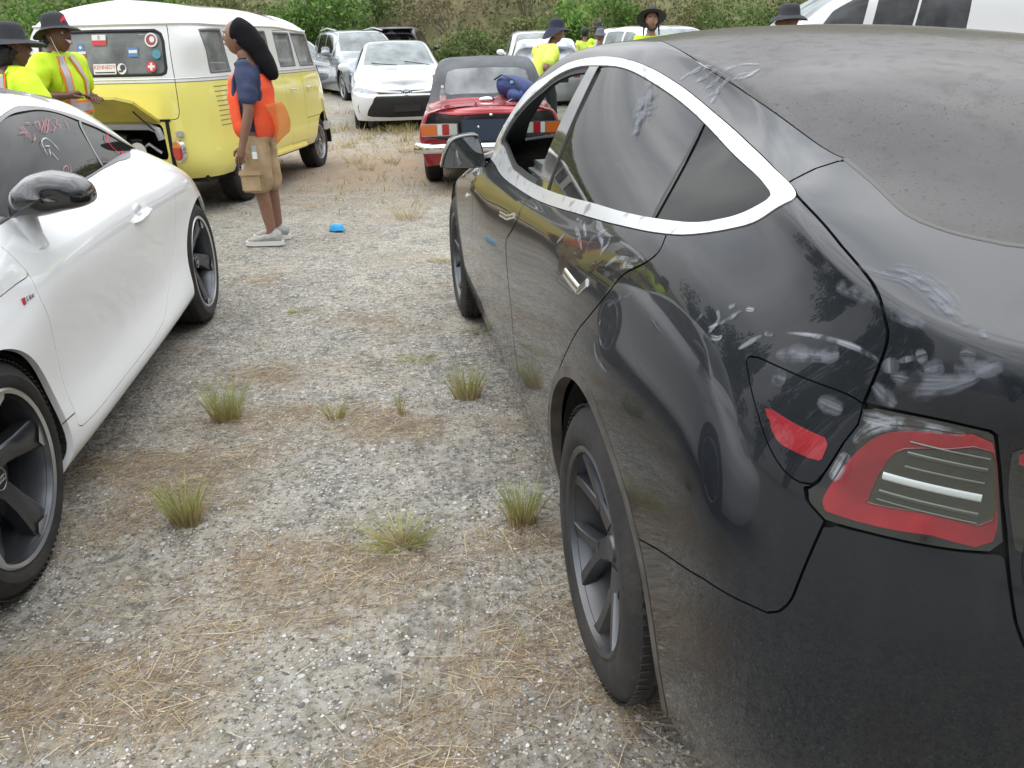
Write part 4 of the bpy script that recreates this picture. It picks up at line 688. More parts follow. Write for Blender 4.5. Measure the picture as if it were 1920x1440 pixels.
    # side glass -------------------------------------------------
    bpf, bpm, qd = SC['bp_front'], SC['bp_mid'], SC['qdiv']
    for s in (1, -1):
        q = (lambda p: p) if s > 0 else (lambda p: p.mirror())
        ext = lambda a, b, t: tuple(b[i]+(b[i]-a[i])*t for i in range(3))
        lo = lambda a, b: [ext(b, a, .12), a, tuple((a[i]+b[i])/2 for i in range(3)), b, ext(a, b, .12)]
        U = lambda pts: S.uv(pts)
        # rear part: everything behind the B pillar middle seam
        bm_ = bpm; qd_ = qd; bf_ = bpf; l3 = lambda L_, n: S.uv([tuple(np.array(L_[0])+(np.array(L_[1])-np.array(L_[0]))*t) for t in np.linspace(0, 1, n)])
        def side_field(p, line):
            (x0, _a, z0), (x1, _b, z1) = line; dx, dz = x1-x0, z1-z0; return ((p.V[:, 0]-x0)*dz-(p.V[:, 2]-z0)*dx)/math.hypot(dx, dz)
        f = side_field(opening, bm_); a, b = opening.cut(f, 0); 
        fr, re = (a, b) if a.V[:, 0].mean() > b.V[:, 0].mean() else (b, a)
        f = side_field(fr, bf_); a, b = fr.cut(f, 0); win, pil = (a, b) if a.V[:, 0].mean() > b.V[:, 0].mean() else (b, a)
        f = side_field(re, qd_); a, b = re.cut(f, 0); rg, qg = (a, b) if a.V[:, 0].mean() > b.V[:, 0].mean() else (b, a)
        sh = lambda p, c_, g_: p.cut(p.sdf(c_), -g_)
        q(pil).shift(-.001).obj('door_pillar_trim', MATS['black_gloss'], root, flange=.006)
        smp = lambda p, q_: q_(smooth_pane(p))
        rg2 = rg; smp(rg2, q).shift(-.004).obj('rear_window', MATS['glass_side_dark'], root, flange=0)
        smp(qg, q).shift(-.004).obj('quarter_window', MATS['glass_side_dark2'], root, flange=0)
        cuv = l3(qd_, 30); strip(S, cuv, .009, .0006, 'window_seal', blk, root, closed=False, side=s)
        cuv = l3(bm_, 30); strip(S, cuv, .006, .0012, 'window_seal', blk, root, closed=False, side=s)
        # front window: wide black frame round an opening, pane wound half down
        din = win.sdf(c_in); pill = side_field(win, bf_); pill = -np.abs(pill)*.0125
        fin = np.maximum(din, -1); a, frame = win.cut(np.maximum(din+.020, 0*din-1), 0)
        q(frame).shift(-.006).obj('window_frame', blk, root, flange=.010)
        if s < 0: q(a).shift(-.012).obj('front_window', MATS['glass_clear'], root, flange=0)
    both(rf).obj('glass_roof', MATS['glass_dusty_roof'], root, flange=.006)
    both(wsh).shift(-.003).obj('windshield', MATS['glass_clear'], root, flange=0)
    tlid = both(tr).obj('trunk_lid', pb, root)
    both(bp).obj('rear_bumper', pb, root); both(hd).obj('hood', pb, root)
    cl_ = S.path([gl]); 
    for s in (1, -1): strip(S, cl_, .010, .0012, 'glass_seal', MATS['seal_dusty'], root, closed=False, side=s)
    # lamp section on the trunk lid
    for s in (1, -1):
        q = (lambda p: p) if s > 0 else (lambda p: p.mirror())
        lamp = [(-.857, .690, 1.012), (-.87, .62, 1.01), (-.90, .50, 1.0), (-.915, .42, .985), (-.925, .40, .95), (-.93, .42, .90), (-.91, .55, .885), (-.875, .672, .888), (-.862, .684, .95)]
        l1, _ = tr.split(lamp, gap=0, smooth=False); lo_ = q(l1).shift(.0008).obj('trunk_light', MATS['lamp_black'], tlid, flange=.001)
        l2, _ = l1.split([(-.859, .684, 1.004), (-.90, .50, .992), (-.91, .43, .975), (-.915, .43, .955), (-.90, .5, .968), (-.862, .682, .985)], gap=0, smooth=False); q(l2).shift(.0014).obj('red_lens', MATS['red_lens'], lo_, flange=0)
        cu = S.uv([(-.874, .668, .942), (-.905, .50, .935), (-.915, .44, .932)]); cc = [cu[0]+(cu[1]-cu[0])*t for t in np.linspace(0, 1, 9)]+[cu[1]+(cu[2]-cu[1])*t for t in np.linspace(0, 1, 5)]
        strip(S, np.array(cc), .011, .002, 'reversing_light', MATS['lamp_white'], lo_, closed=False, side=s)
    # rear camera recess / plate pocket on the trunk
    pk, _ = tr.split([(-.95, .27, .93), (-.955, 0, .93), (-.97, 0, .80), (-.965, .27, .80)], gap=0, smooth=False); both(pk).shift(.0008).obj('plate_recess', MATS['black_plastic'], tlid, flange=0)
    # mirrors -----------------------------------------------------
    for s in (1, -1):
        out = [(1.027, .947), (.998, 1.020), (.963, 1.049), (.884, 1.059), (.864, 1.039), (.846, .963), (.852, .928), (1.012, .929)]
        m = MB(); n = 28; C = np.mean(out, 0); ring_ = []
        K = np.array(out); pts = []
        for k in range(len(K)):
            p0, p1, p2, p3 = K[k-1], K[k], K[(k+1) % len(K)], K[(k+2) % len(K)]
            for t in (0, .25, .5, .75): pts.append(.5*((2*p1)+(-p0+p2)*t+(2*p0-5*p1+4*p2-p3)*t*t+(-p0+3*p1-3*p2+p3)*t**3)*1.0)
        pts = np.array(pts); V = []; F = []; k = len(pts)
        for f_, dx in ((.93, .004), (1.0, 0.0), (1.04, .03), (1.0, .09), (.82, .14), (.45, .165), (.05, .17)):
            for y_, z_ in pts: V.append((2.0+dx, (C[0]+(y_-C[0])*f_)*s, C[1]+(z_-C[1])*f_+dx*.05))
        for r_ in range(6):
            for i in range(k): F.append((r_*k+i, r_*k+(i+1) % k, (r_+1)*k+(i+1) % k, (r_+1)*k+i))
        mo = mesh_obj('mirror', V, F, MATS['black_gloss'], root)
        mesh_obj('mirror_glass', [(2.003, (C[0]+(y_-C[0])*.93)*s, C[1]+(z_-C[1])*.93) for y_, z_ in pts], [tuple(range(k))], MATS['mirror_glass'], mo, smooth=False)
        a = MB(); a.tube([(2.05, .87*s, .955), (2.05, .83*s, .962), (2.04, .79*s, .97)], [.022, .026, .034], seg=12, flat=.7); a.obj('mirror_arm', MATS['black_gloss'], mo)
        rp_ = MB(); rp_.box((2.22, .905*s, .775), (.07, .012, .02), rot=(0, .25, 0), bev=.005); rp_.obj('side_repeater', MATS['chrome'], root)
    # wheels ------------------------------------------------------
    wm = (MATS['rim_grey'], MATS['rubber'], MATS['rim_bright'], MATS['liner'])
    for xx, rot in ((0, .62), (2.875, 1.1)):
        for s in (1, -1): make_wheel(root, (xx, .79*s, .334), .334, .232, .235, s, 'fork', wm, rot=rot); make_well(root, xx, .345, .385, s, yo=.885)
    # interior ----------------------------------------------------
    i = MB(); i.box((1.75, 0, .80), (.55, 1.40, .30), bev=.06); i.box((1.66, .0, .935), (.42, 1.38, .07), bev=.03); i.obj('dashboard', MATS['trim_grey'], root)
    i = MB(); i.tube([(1.40+.0*math.cos(q), .38+.17*math.cos(q), .86+.17*math.sin(q)) for q in np.linspace(0, 2*math.pi, 25)], .014, seg=8, cap=False); i.box((1.41, .38, .86), (.03, .30, .04), bev=.01); i.obj('steering_wheel', MATS['black_plastic'], root)
    for yy in (.36, -.36):
        for xx in (.85, 0.0):
            i = MB(); i.box((xx+.15, yy, .45), (.55, .50, .18), bev=.05); i.box((xx-.16, yy, .78), (.16, .48, .62), rot=(0, -.25, 0), bev=.06); i.box((xx-.25, yy, 1.13), (.10, .26, .18), bev=.04); i.obj('seat', MATS['cloth_black'], root)
    i = MB(); i.box((1.0, 0, .24), (3.6, 1.6, .1)); i.box((-.55, 0, .70), (.05, 1.3, .8)); i.box((2.45, 0, .55), (.05, 1.3, .5)); i.obj('floor_pan', MATS['cloth_black'], root)
    for s in (1, -1): i = MB(); i.box((.9, .80*s, .62), (1.9, .05, .60), bev=.02); i.obj('door_panel', MATS['trim_grey'], root)
    # smears ------------------------------------------------------
    wd = dict(roof=.020, door=.016, win=.042, quart=.010, arc=.009, smudge=.026, deck1=.034, deck2=.024, deck3=.024, lamp=.022, dots=.016, arch=.014)
    mt = {}
    for k, pts in SC['smears']: mt.setdefault(k, []).append((pts, wd[k]/.01))
    for k, st in mt.items():
        for s_ in st: ribbons(S, [s_], .01, 'dust_smear', MATS['dust_smear_bright' if k in ('roof', 'door', 'quart', 'arc', 'lamp') else 'dust_smear'], root, up=.0010+.0002*(len(COL.objects) % 5), wig=.06)
    return root, S
SEDAN, SEDAN_S = build_sedan()
def build_coupe():
    root = car_root('coupe', (-2.5934, 4.3045, 3.0137), 'white two-door coupe with black mirror and pink marker scribbles on its window', 'car')
    S = Surf(NET_COUPE, .014); P = S.piece(); P0 = P; pw, blk = MATS['paint_white'], MATS['black_seal']
    top = CC['top'][:-1]+[(.222, .718, .966)]; bot = CC['bot']
    ring = top+[(.42, .745, .955)]+bot+[(2.06, .80, .975), (1.85, .735, 1.075), (1.6, .66, 1.15)]
    cr = S.curve(ring); dlo, P = P.split(uvc=cr, gap=.001)
    inn = CC['in_top'][:-1]+[(.262, .722, .968), (.315, .73, .970)]+CC['in_bot'][1:-1]+[(1.97, .80, .968), (1.80, .735, 1.07), (1.56, .665, 1.15)]
    ci = S.curve(inn); opening, trim = dlo.split(uvc=ci, gap=0)
    _, P = P.cut(circ_field(P, 0, .325, .362)); _, P = P.cut(circ_field(P, 2.468, .325, .362))
    door = CC['door_front']+CC['door_low']+CC['door_rear']+[(.36, .88, .90), (.33, .76, .97), (.7, .74, .98), (1.2, .77, .98), (1.8, .80, .97), (2.05, .80, .98)]
    dr, P = P.split(door, gap=.0018, smooth=False)
    hood = CC['hoodline']+[(2.6, .86, .745), (2.85, .72, .725), (2.95, .5, .74), (3.0, .25, .755), (3.0, 0, .76), (2.76, 0, .805), (2.42, 0, .905), (2.15, 0, .985), (2.08, .3, 1.03), (2.05, .6, 1.01), (2.04, .74, .985), (2.085, .845, .90)]
    hd, P = P.split(hood, gap=.0018, smooth=False)
    ws = [(2.0, 0, 1.075), (2.0, .35, 1.06), (1.99, .66, 1.0), (1.80, .67, 1.09), (1.5, .585, 1.19), (1.38, .50, 1.25), (1.33, .25, 1.33), (1.31, 0, 1.345), (1.62, 0, 1.285)]
    wsh, P = P.split(ws, gap=.002, smooth=False)
    rg = [(.55, 0, 1.30), (.55, .25, 1.285), (.50, .45, 1.235), (.25, .53, 1.145), (-.05, .50, 1.01), (-.16, .42, .99), (-.22, .25, 1.04), (-.24, 0, 1.06), (.2, 0, 1.235)]
    rw, P = P.split(rg, gap=.002, smooth=False)
    inner = P0; _, inner = inner.cut(inner.sdf(cr), 0); _, inner = inner.cut(inner.sdf(S.curve(ws, smooth=False)), 0); _, inner = inner.cut(inner.sdf(S.curve(rg, smooth=False)), 0)
    _, inner = inner.cut(circ_field(inner, 0, .325, .368)); _, inner = inner.cut(circ_field(inner, 2.468, .325, .368)); inner = inner.shift(-.013)
    both = lambda p: p.join(p.mirror())
    both(P).obj('body', [pw, blk], root, inner=both(inner), flange=.02)
    both(hd).obj('hood', pw, root); both(wsh).obj('windshield', MATS['glass_clear'], root, flange=0); both(rw).obj('rear_window', MATS['glass_side_dark'], root, flange=0)
    sh = CC['short']; cuv = S.uv(sh); cuv = np.array([cuv[0]+(cuv[1]-cuv[0])*t for t in np.linspace(0, 1, 12)])
    qd = S.uv(CC['qdiv'])
    for s in (1, -1):
        q = (lambda p: p) if s > 0 else (lambda p: p.mirror())
        d = q(dr).obj('door', pw, root)
        q(trim).shift(.0015).obj('window_trim', MATS['trim_dark'], root, flange=.012)
        q(smooth_pane(opening)).shift(-.004).obj('side_window', MATS['glass_coupe'], root, flange=0)
        c2 = np.array([qd[0]+(qd[1]-qd[0])*t for t in np.linspace(0, 1, 24)]); strip(S, c2, .012, .001, 'window_seal', MATS['trim_grey'], root, closed=False, side=s)
        strip(S, cuv, .004, .0008, 'panel_seam', blk, root, closed=False, side=s)
        # handle: bowl and rounded bar
        h = CC['handle']; A = np.array(h[0]); B = np.array(h[2]); m = MB()
        c = (A+B)/2; m.tube([(A[0]+.01, s*(A[1]-.012), A[2]-.006), (A[0]-.02, s*(A[1]+.011), A[2]+.0), (c[0], s*(c[1]+.015), c[2]+.002), (B[0]+.02, s*(B[1]+.011), B[2]), (B[0]-.012, s*(B[1]-.012), B[2])], [.008, .014, .0155, .014, .008], seg=12, flat=.62); m.obj('handle', pw, d)
        m = MB(); m.ball((c[0]+.02, s*(c[1]-.006), c[2]+.026), (.055, .010, .026)); m.obj('handle_cup', MATS['cup_white'], d)
        # mirror
        m = MB(); pts = [(.832,1.004),(.845,1.033),(.867,1.053),(.891,1.070),(.913,1.077),(.945,1.081),(.974,1.076),(.997,1.069),(1.022,1.060),(1.039,1.046),(1.053,1.031),(1.059,1.014),(1.060,.994),(1.054,.979),(1.031,.969),(.983,.961),(.948,.954),(.910,.949),(.867,.950),(.834,.950),(.828,.968)]
        K = np.array(pts); sm = []
        for k in range(len(K)):
            p0, p1, p2, p3 = K[k-1], K[k], K[(k+1) % len(K)], K[(k+2) % len(K)]
            for t in (0, .33, .66): sm.append(.5*((2*p1)+(-p0+p2)*t+(2*p0-5*p1+4*p2-p3)*t*t+(-p0+3*p1-3*p2+p3)*t**3))
        sm = np.array(sm); C = sm.mean(0); k = len(sm); V = []; F = []
        prof = ((.93, -.045), (.985, -.042), (1.0, -.02), (1.0, .012), (.965, .04), (.87, .066), (.70, .084), (.45, .094), (.20, .098), (.02, .099))
        for f_, dx in prof:
            for y_, z_ in sm: V.append((1.88+dx+(1.06-y_)*.12, (C[0]+(y_-C[0])*f_)*s, C[1]+(z_-C[1])*f_))
        for r_ in range(len(prof)-1):
            for i in range(k): F.append((r_*k+i, r_*k+(i+1) % k, (r_+1)*k+(i+1) % k, (r_+1)*k+i))
        mo = mesh_obj('mirror', V, F, MATS['mirror_black'], root)
        mesh_obj('mirror_glass', [(1.845, (C[0]+(y_-C[0])*.93)*s, C[1]+(z_-C[1])*.93) for y_, z_ in sm], [tuple(range(k))], MATS['mirror_glass'], mo, smooth=False)
        # bright ledge line across the cap
        L_ = [(1.985, .865, 1.002), (1.984, .90, 1.005), (1.975, .95, 1.010), (1.957, 1.0, 1.014), (1.925, 1.035, 1.014), (1.88, 1.055, 1.008)]
        t = MB(); t.tube([(x_, y_*s, z_) for x_, y_, z_ in L_], [.001, .003, .004, .005, .004, .001], seg=8, flat=.8); t.obj('mirror_ledge', MATS['mirror_black'], mo)
        a = MB(); a.lathe([(.0001, .04), (.048, .04), (.045, .0), (.052, -.05), (.066, -.085), (.0001, -.085)], M=Matrix.Translation((1.885, .852*s, .935)) @ Matrix.Rotation(math.pi/2, 4, 'X') @ Matrix.Diagonal((1.0, 1, .62, 1)), seg=24); a.obj('mirror_arm', pw, mo)
    wm = (MATS['rim_dark'], MATS['rubber'], MATS['rim_bright2'], MATS['liner'])
    for xx, rot in ((2.468, .35), (0, .75)):
        for s in (1, -1): make_wheel(root, (xx, .782*s, .33), .33, .243, .245, s, 'rotor', wm, rot=rot*s); make_well(root, xx, .325, .355, s, yo=.88)
    # badge: red block and grey letters
    b = CC['badge']; A = np.array(b[0]); B = np.array(b[1]); dx = (B-A)/np.linalg.norm(B-A); zx = np.array([0, 0, 1.0]); nn = np.cross(zx, dx); nn = nn if nn[1] > 0 else -nn; up_ = np.cross(nn, dx)*(-1 if np.cross(nn, dx)[2] < 0 else 1)
    o_ = A+nn*.003; M = Matrix(((dx[0], up_[0], nn[0], o_[0]), (dx[1], up_[1], nn[1], o_[1]), (dx[2], up_[2], nn[2], o_[2]), (0, 0, 0, 1)))
    bd = MB(); bd.box(tuple(A+dx*.012+nn*.002), (.016, .003, .020)); bo = bd.obj('badge', MATS['badge_red'], root)
    text_obj('badge_letters', 'S line', .022, M @ Matrix.Translation((.052, 0, 0)), MATS['badge_grey'], bo, sx=1.05)
    for nm, mt, wv in (('m_pink', 'pink_marker', .007), ('m_white', 'white_marker', .006), ('m_red', 'red_marker', .012)):
        for st in CC[nm]:
            if len(st) > 1: ribbons(S, [(st, wv/.01)], .01, 'marker_writing', MATS[mt], root, up=.0006, wig=.05)
    i = MB(); i.box((1.60, 0, .80), (.5, 1.36, .26), bev=.06); i.box((1.0, 0, .2), (2.8, 1.5, .08)); i.obj('dashboard', MATS['cloth_black'], root)
    for yy in (.36, -.36):
        i = MB(); i.box((.95, yy, .45), (.55, .50, .18), bev=.05); i.box((.62, yy, .76), (.16, .48, .62), rot=(0, -.3, 0), bev=.06); i.box((.52, yy, 1.08), (.10, .26, .16), bev=.04); i.obj('seat', MATS['cloth_black'], root)
    return root, S
COUPE, COUPE_S = build_coupe()
BUS_POSE = (-3.39, 8.487, .104)
def build_bus():
    root = car_root('microbus', BUS_POSE, 'yellow and white vintage microbus with raised engine lid and stickers in its rear window', 'van')
    S = Surf(NET_BUS, .025); P = S.piece(); P0 = P; py, pw, blk = MATS['paint_yellow'], MATS['paint_bus_white'], MATS['black_seal']
    _, P = P.cut(circ_field(P, 0, .36, .40, ymin=.5)); _, P = P.cut(circ_field(P, 2.37, .33, .36, ymin=.5))
    both = lambda p: p.join(p.mirror())
    W = lambda a: a
    # window outlines (y>0; mirrored)
    def rr(x0, x1, z0, z1, dx=0.0, y=.8):
        return [(x0+dx*0, y, z0), ((x0+x1)/2, y, z0), (x1, y, z0), (x1-dx*.5, y, (z0+z1)/2), (x1-dx, y-.03, z1), ((x0+x1)/2-dx, y-.03, z1), (x0-dx, y-.03, z1), (x0-dx*.5, y, (z0+z1)/2)]
    wins = [rr(-.60, -.19, 1.235, 1.595), rr(.12, .90, 1.24, 1.59), rr(1.13, 1.60, 1.24, 1.58), rr(1.76, 2.27, 1.235, 1.58, dx=.10)]
    rw = [(-.90, 0, 1.585), (-.887, .50, 1.586), (-.885, .545, 1.56), (-.90, .565, 1.50), (-.946, .575, 1.29), (-.955, .565, 1.25), (-.965, .53, 1.235), (-.99, 0, 1.235)]
    hatch = [(-.80, 0, 1.655), (-.843, .596, 1.63), (-.926, .625, 1.262), (-.961, .634, .93), (-.970, .622, .88), (-.98, .59, .865), (-1.0, .3, .862), (-1.0, 0, .862)]
    lid = [(-1.0, 0, .835), (-1.0, .44, .835), (-1.0, .475, .81), (-1.0, .485, .56), (-1.0, .46, .52), (-1.0, 0, .52)]
    d1 = [(1.13, .76, 1.60), (1.13, .84, 1.2), (1.145, .85, .8), (1.15, .82, .42), (1.4, .83, .42), (1.69, .83, .42), (1.70, .855, .8), (1.70, .83, 1.2), (1.70, .765, 1.61), (1.4, .765, 1.61)]
    d2 = [(1.715, .765, 1.61), (1.715, .83, 1.2), (1.712, .855, .66), (2.0, .855, .66), (2.33, .85, .66), (2.38, .84, .9), (2.40, .82, 1.2), (2.34, .80, 1.3), (2.21, .77, 1.6), (1.95, .765, 1.61)]
    wp = []
    cur = P
    cw = [S.curve(w_, smooth=False) for w_ in wins]; crw = S.curve(rw, smooth=False); crwo = S.curve(rw, smooth=False, closed=False)
    glassp = []
    for c_ in cw: g_, cur = cur.split(uvc=c_, gap=0); glassp.append(g_)
    rgl, cur = cur.split(uvc=crw, gap=0)
    ws = [(2.62, 0, 1.27), (2.56, .45, 1.27), (2.48, .68, 1.28), (2.40, .70, 1.40), (2.30, .66, 1.53), (2.33, .40, 1.55), (2.37, 0, 1.56)]
    wsp, cur = cur.split(ws, gap=0, smooth=False)
    ht, cur = cur.split(hatch, gap=.003, smooth=False)
    eo, cur = cur.split(lid, gap=.0, smooth=False)
    da, cur = cur.split(d1, gap=.003, smooth=False); db, cur = cur.split(d2, gap=.003, smooth=False)
    vb = S.tv[4]/S.tv[-1]*(S.nv-1)
    def two(p, name, s):
        q = (lambda a: a) if s > 0 else ((lambda a: a.mirror()) if s < 0 else both)
        lo_, hi_ = p.cut(p.V[:, 7]-vb, 0); o = q(lo_).obj(name, py, root, flange=.03)
        if len(hi_.T): q(hi_).obj('upper_panel', pw, o, flange=.02)
        return o
    two(cur, 'body', 0); hh = two(ht, 'rear_hatch', 0)
    for s in (1, -1):
        for nm, p in (('side_door', da), ('front_door', db)):
            o = two(p, nm, s); x_ = 1.26 if nm == 'side_door' else 1.80
            m = MB(); m.tube([(x_, .868*s, 1.0), (x_+.02, .885*s, 1.0), (x_+.10, .885*s, .99)], .009, seg=8); m.obj('handle', MATS['chrome'], o)
        for g_, c_ in zip(glassp, cw):
            q = (lambda p: p) if s > 0 else (lambda p: p.mirror()); w_ = q(g_).shift(-.012).obj('side_window', MATS['glass_bus'], root, flange=0)
            strip(S, c_, .022, .004, 'window_seal', MATS['seal_grey'], w_, side=s)
        # louvres
        for k in range(9):
            z = 1.12-k*.042; pts = [(-.62+k*.003, .84, z), (-.33+k*.0, .84, z)]; cu = S.uv(pts); cu = np.array([cu[0]+(cu[1]-cu[0])*t for t in np.linspace(0, 1, 9)]); strip(S, cu, .010, .003, 'air_louver', MATS['louver_yellow'], root, closed=False, side=s)
        # mouldings: gutter and belt
        for r_, w_, h_, m_, nm in ((8, .02, .022, 'paint_bus_white', 'rain_gutter'), (5, .010, .006, 'chrome', 'belt_moulding'), (4, .006, .003, 'seal_grey', 'belt_moulding')):
            v = S.tv[r_]/S.tv[-1]*(S.nv-1); cu = np.array([(u, v) for u in np.linspace(0, S.nu-1, 160)]); strip(S, cu, w_, h_, nm, MATS[m_], root, closed=False, side=s)
        # rear lamps
        t = MB(); Mx = Matrix.Translation((-.985, .585*s, .60)) @ Matrix.Rotation(math.pi/2+.30*s, 4, 'Z')
        pts = []
        def oval(a, b, n=28): return [(a*math.cos(q)*(1 if True else 1), b*(abs(math.sin(q))**.8)*(1 if math.sin(q) > 0 else -1)) for q in np.linspace(0, 2*math.pi, n, endpoint=False)]
        t.prism(oval(.060, .098), .05, M=Mx, bev=.006); to = t.obj('tail_light', MATS['chrome'], root)
        t = MB(); ov = oval(.047, .084); t.prism([p for p in ov if p[1] < .028]+[], .075, M=Mx, bev=.004); t.obj('red_lens', MATS['lens_red_bright'], to)
        t = MB(); t.prism([p for p in ov if p[1] > .020], .075, M=Mx, bev=.004); t.obj('amber_lens', MATS['lens_amber'], to)
        t = MB(); t.prism([(-.058, -.028), (.058, -.028), (.062, 0), (.058, .028), (-.058, .028), (-.062, 0)], .03, M=Matrix.Translation((-.975, .595*s, .742)) @ Matrix.Rotation(math.pi/2+.32*s, 4, 'Z'), bev=.008); t.obj('reversing_lamp', MATS['lamp_grey'], root)
    both(wsp).shift(-.01).obj('windshield', MATS['glass_bus'], root, flange=0)
    rwo = both(rgl).shift(-.010).obj('rear_window', MATS['glass_bus'], root, flange=0)
    for s in (1, -1): strip(S, crwo, .026, .006, 'window_seal', MATS['black_seal'], rwo, side=s, closed=False)
    # raised engine lid: pressed panel with a folded rim, two stays
    c, s_ = math.cos(.52), math.sin(.52)
    def LP(a, b, h=0): return (-1.01-a*c+h*s_, b, .842+a*s_+h*c)
    V = [LP(0, -.46), LP(0, .46), LP(.36, .42), LP(.44, .30), LP(.44, -.30), LP(.36, -.42)]; V2 = [LP(*t_) for t_ in ((0, -.46, .025), (0, .46, .025), (.36, .42, .025), (.44, .30, .025), (.44, -.30, .025), (.36, -.42, .025))]
    Vi = [LP(.05, -.38, .012), LP(.05, .38, .012), LP(.32, .35, .012), (LP(.38, .25, .012)), LP(.38, -.25, .012), LP(.32, -.35, .012)]
    F = [(6, 7, 8, 9, 10, 11)]+[(i, (i+1) % 6, 6+(i+1) % 6, 6+i) for i in range(6)]+[(i, (i+1) % 6, 12+(i+1) % 6, 12+i) for i in range(6)]+[(17, 16, 15, 14, 13, 12)]
    lo_ = mesh_obj('engine_lid', V+V2+Vi, F, MATS['lid_yellow'], root, smooth=False)
    m = MB(); m.tube([LP(.22, -.34, 0), (-1.0, -.42, .75)], .007); m.obj('lid_stay', MATS['black_plastic'], lo_); m = MB(); m.tube([LP(.22, .34, 0), (-1.0, .42, .75)], .007); m.obj('lid_stay', MATS['black_plastic'], lo_)
    # engine bay
    m = MB(); m.box((-.72, 0, .62), (.03, 1.1, .56)); m.box((-.85, 0, .40), (.3, 1.1, .03)); m.box((-.85, .52, .62), (.3, .03, .5)); m.box((-.85, -.52, .62), (.3, .03, .5)); m.box((-.85, 0, .86), (.3, 1.1, .02)); m.obj('engine_bay', MATS['liner'], root)
    e = MB(); e.box((-.86, 0, .62), (.20, .50, .16), bev=.03); e.tube([(-.92, -.10, .70), (-.92, .0, .72), (-.92, .10, .70)], .055, seg=14); eo_ = e.obj('engine', MATS['black_plastic'], root)
    e = MB(); e.tube([(-1.0, -.45, .70), (-1.01, -.43, .78), (-1.02, -.36, .815), (-1.02, 0, .82), (-1.02, .36, .815), (-1.01, .43, .78)], .020, seg=10, flat=1.6); e.tube([(-.95, -.40, .58), (-.96, -.30, .66), (-.95, -.2, .60), (-.96, -.05, .68)], .014); e.obj('engine_duct', MATS['seal_light'], eo_)
    e = MB(); e.lathe([(.0001, 0), (.075, 0), (.08, -.02), (.06, -.04), (.0001, -.04)], M=Matrix.Translation((-.985, -.20, .60)) @ Matrix.Rotation(math.pi/2, 4, 'Z'), seg=20); e.lathe([(.0001, 0), (.05, 0), (.05, -.03)], M=Matrix.Translation((-.985, .05, .58)) @ Matrix.Rotation(math.pi/2, 4, 'Z'), seg=20); e.obj('pulley', MATS['chrome'], eo_)
    for s in (1, -1):
        wm = (MATS['rim_bright'], MATS['rubber'], MATS['rim_bus'], MATS['liner'])
        for xx in (0, 2.37): make_wheel(root, (xx, .665*s, .315), .315, .200, .205, s, 'bus', wm, rot=.2+xx, disc=False); make_well(root, xx, .35 if xx == 0 else .33, .385 if xx == 0 else .35, s, yo=.80, depth=.3)
    m = MB(); m.box((.95, 0, .33), (3.5, 1.45, .06)); m.box((.9, 0, .50), (.1, 1.4, .3)); m.obj('chassis', MATS['liner'], root)
    for x_ in (.45, 1.55):
        i = MB(); i.box((x_, 0, .75), (.45, 1.2, .15), bev=.04); i.box((x_-.22, 0, 1.0), (.12, 1.2, .5), rot=(0, -.15, 0), bev=.05); i.obj('bench_seat', MATS['seat_grey'], root)
    i = MB(); i.box((-.45, 0, .98), (.8, 1.35, .05)); i.box((-.15, .15, 1.22), (.10, .70, .45), bev=.04); i.obj('rear_shelf', MATS['seat_grey'], root)
    m = MB(); m.box((1.0, -.835, .37), (1.25, .05, .045), bev=.01); m.obj('side_step', py, root)
    m = MB(); m.tube([(2.55, -.80, .50), (2.80, -.74, .50), (2.94, -.55, .50), (3.0, 0, .50), (2.94, .55, .50), (2.80, .74, .50), (2.55, .80, .50)], .055, seg=12, flat=1.0); m.obj('bumper', pw, root)
    # stickers inside the rear window
    def place(px, py_, w_, h_, name, parts, rnd=False):
        y = .217-(px-138)/174*.792; z = 1.586-(py_-57)/86*.35; x = -.893-(1.586-z)*.19-.022*(1-abs(y)/.6)-.014
        M = Matrix.Translation((x-.004, y, z)) @ Matrix.Rotation(-math.pi/2, 4, 'Z') @ Matrix.Rotation(math.pi/2-.19, 4, 'X')
        s0 = None
        for k, (sh, cx, cy, sx_, sy_, m_) in enumerate(parts):
            if sh == 'text': o = text_obj('sticker_print', m_[0], sy_, M @ Matrix.Translation((cx, cy, .0006*k+.0005)), MATS[m_[1]], s0 or rwo, ext=.0002, sx=sx_)
            else:
                pts = [(cx+sx_*math.cos(q)/2, cy+sy_*math.sin(q)/2) for q in np.linspace(0, 2*math.pi, 24, endpoint=False)] if sh == 'o' else [(cx-sx_/2, cy-sy_/2), (cx+sx_/2, cy-sy_/2), (cx+sx_/2, cy+sy_/2), (cx-sx_/2, cy+sy_/2)]
                V = [M @ Vector((a, b, .0006*k)) for a, b in pts]+[M @ Vector((a, b, .0006*k-.0005)) for a, b in pts]; n = len(pts)
                o = mesh_obj(name if s0 is None else 'sticker_print', V, [tuple(range(n))]+[(i, (i+1) % n, n+(i+1) % n, n+i) for i in range(n)], MATS[m_], s0 or rwo, smooth=False)
            s0 = s0 or o
    k = .0052
    place(189, 73, 0, 0, 'sticker', [('b', 0, 0, .125, .085, 'st_white'), ('b', 0, -.022, .125, .040, 'st_red'), ('b', 0, .02, .02, .03, 'st_grey')])
    place(290, 75, 0, 0, 'sticker', [('o', 0, 0, .115, .115, 'st_white'), ('o', 0, 0, .09, .09, 'st_brown'), ('o', .008, .004, .045, .05, 'st_white')])
    place(253, 98, 0, 0, 'sticker', [('b', 0, 0, .09, .075, 'st_blue'), ('b', 0, .005, .075, .025, 'st_white')])
    place(298, 103, 0, 0, 'sticker', [('o', 0, 0, .075, .075, 'st_teal'), ('o', 0, 0, .03, .03, 'st_blue')])
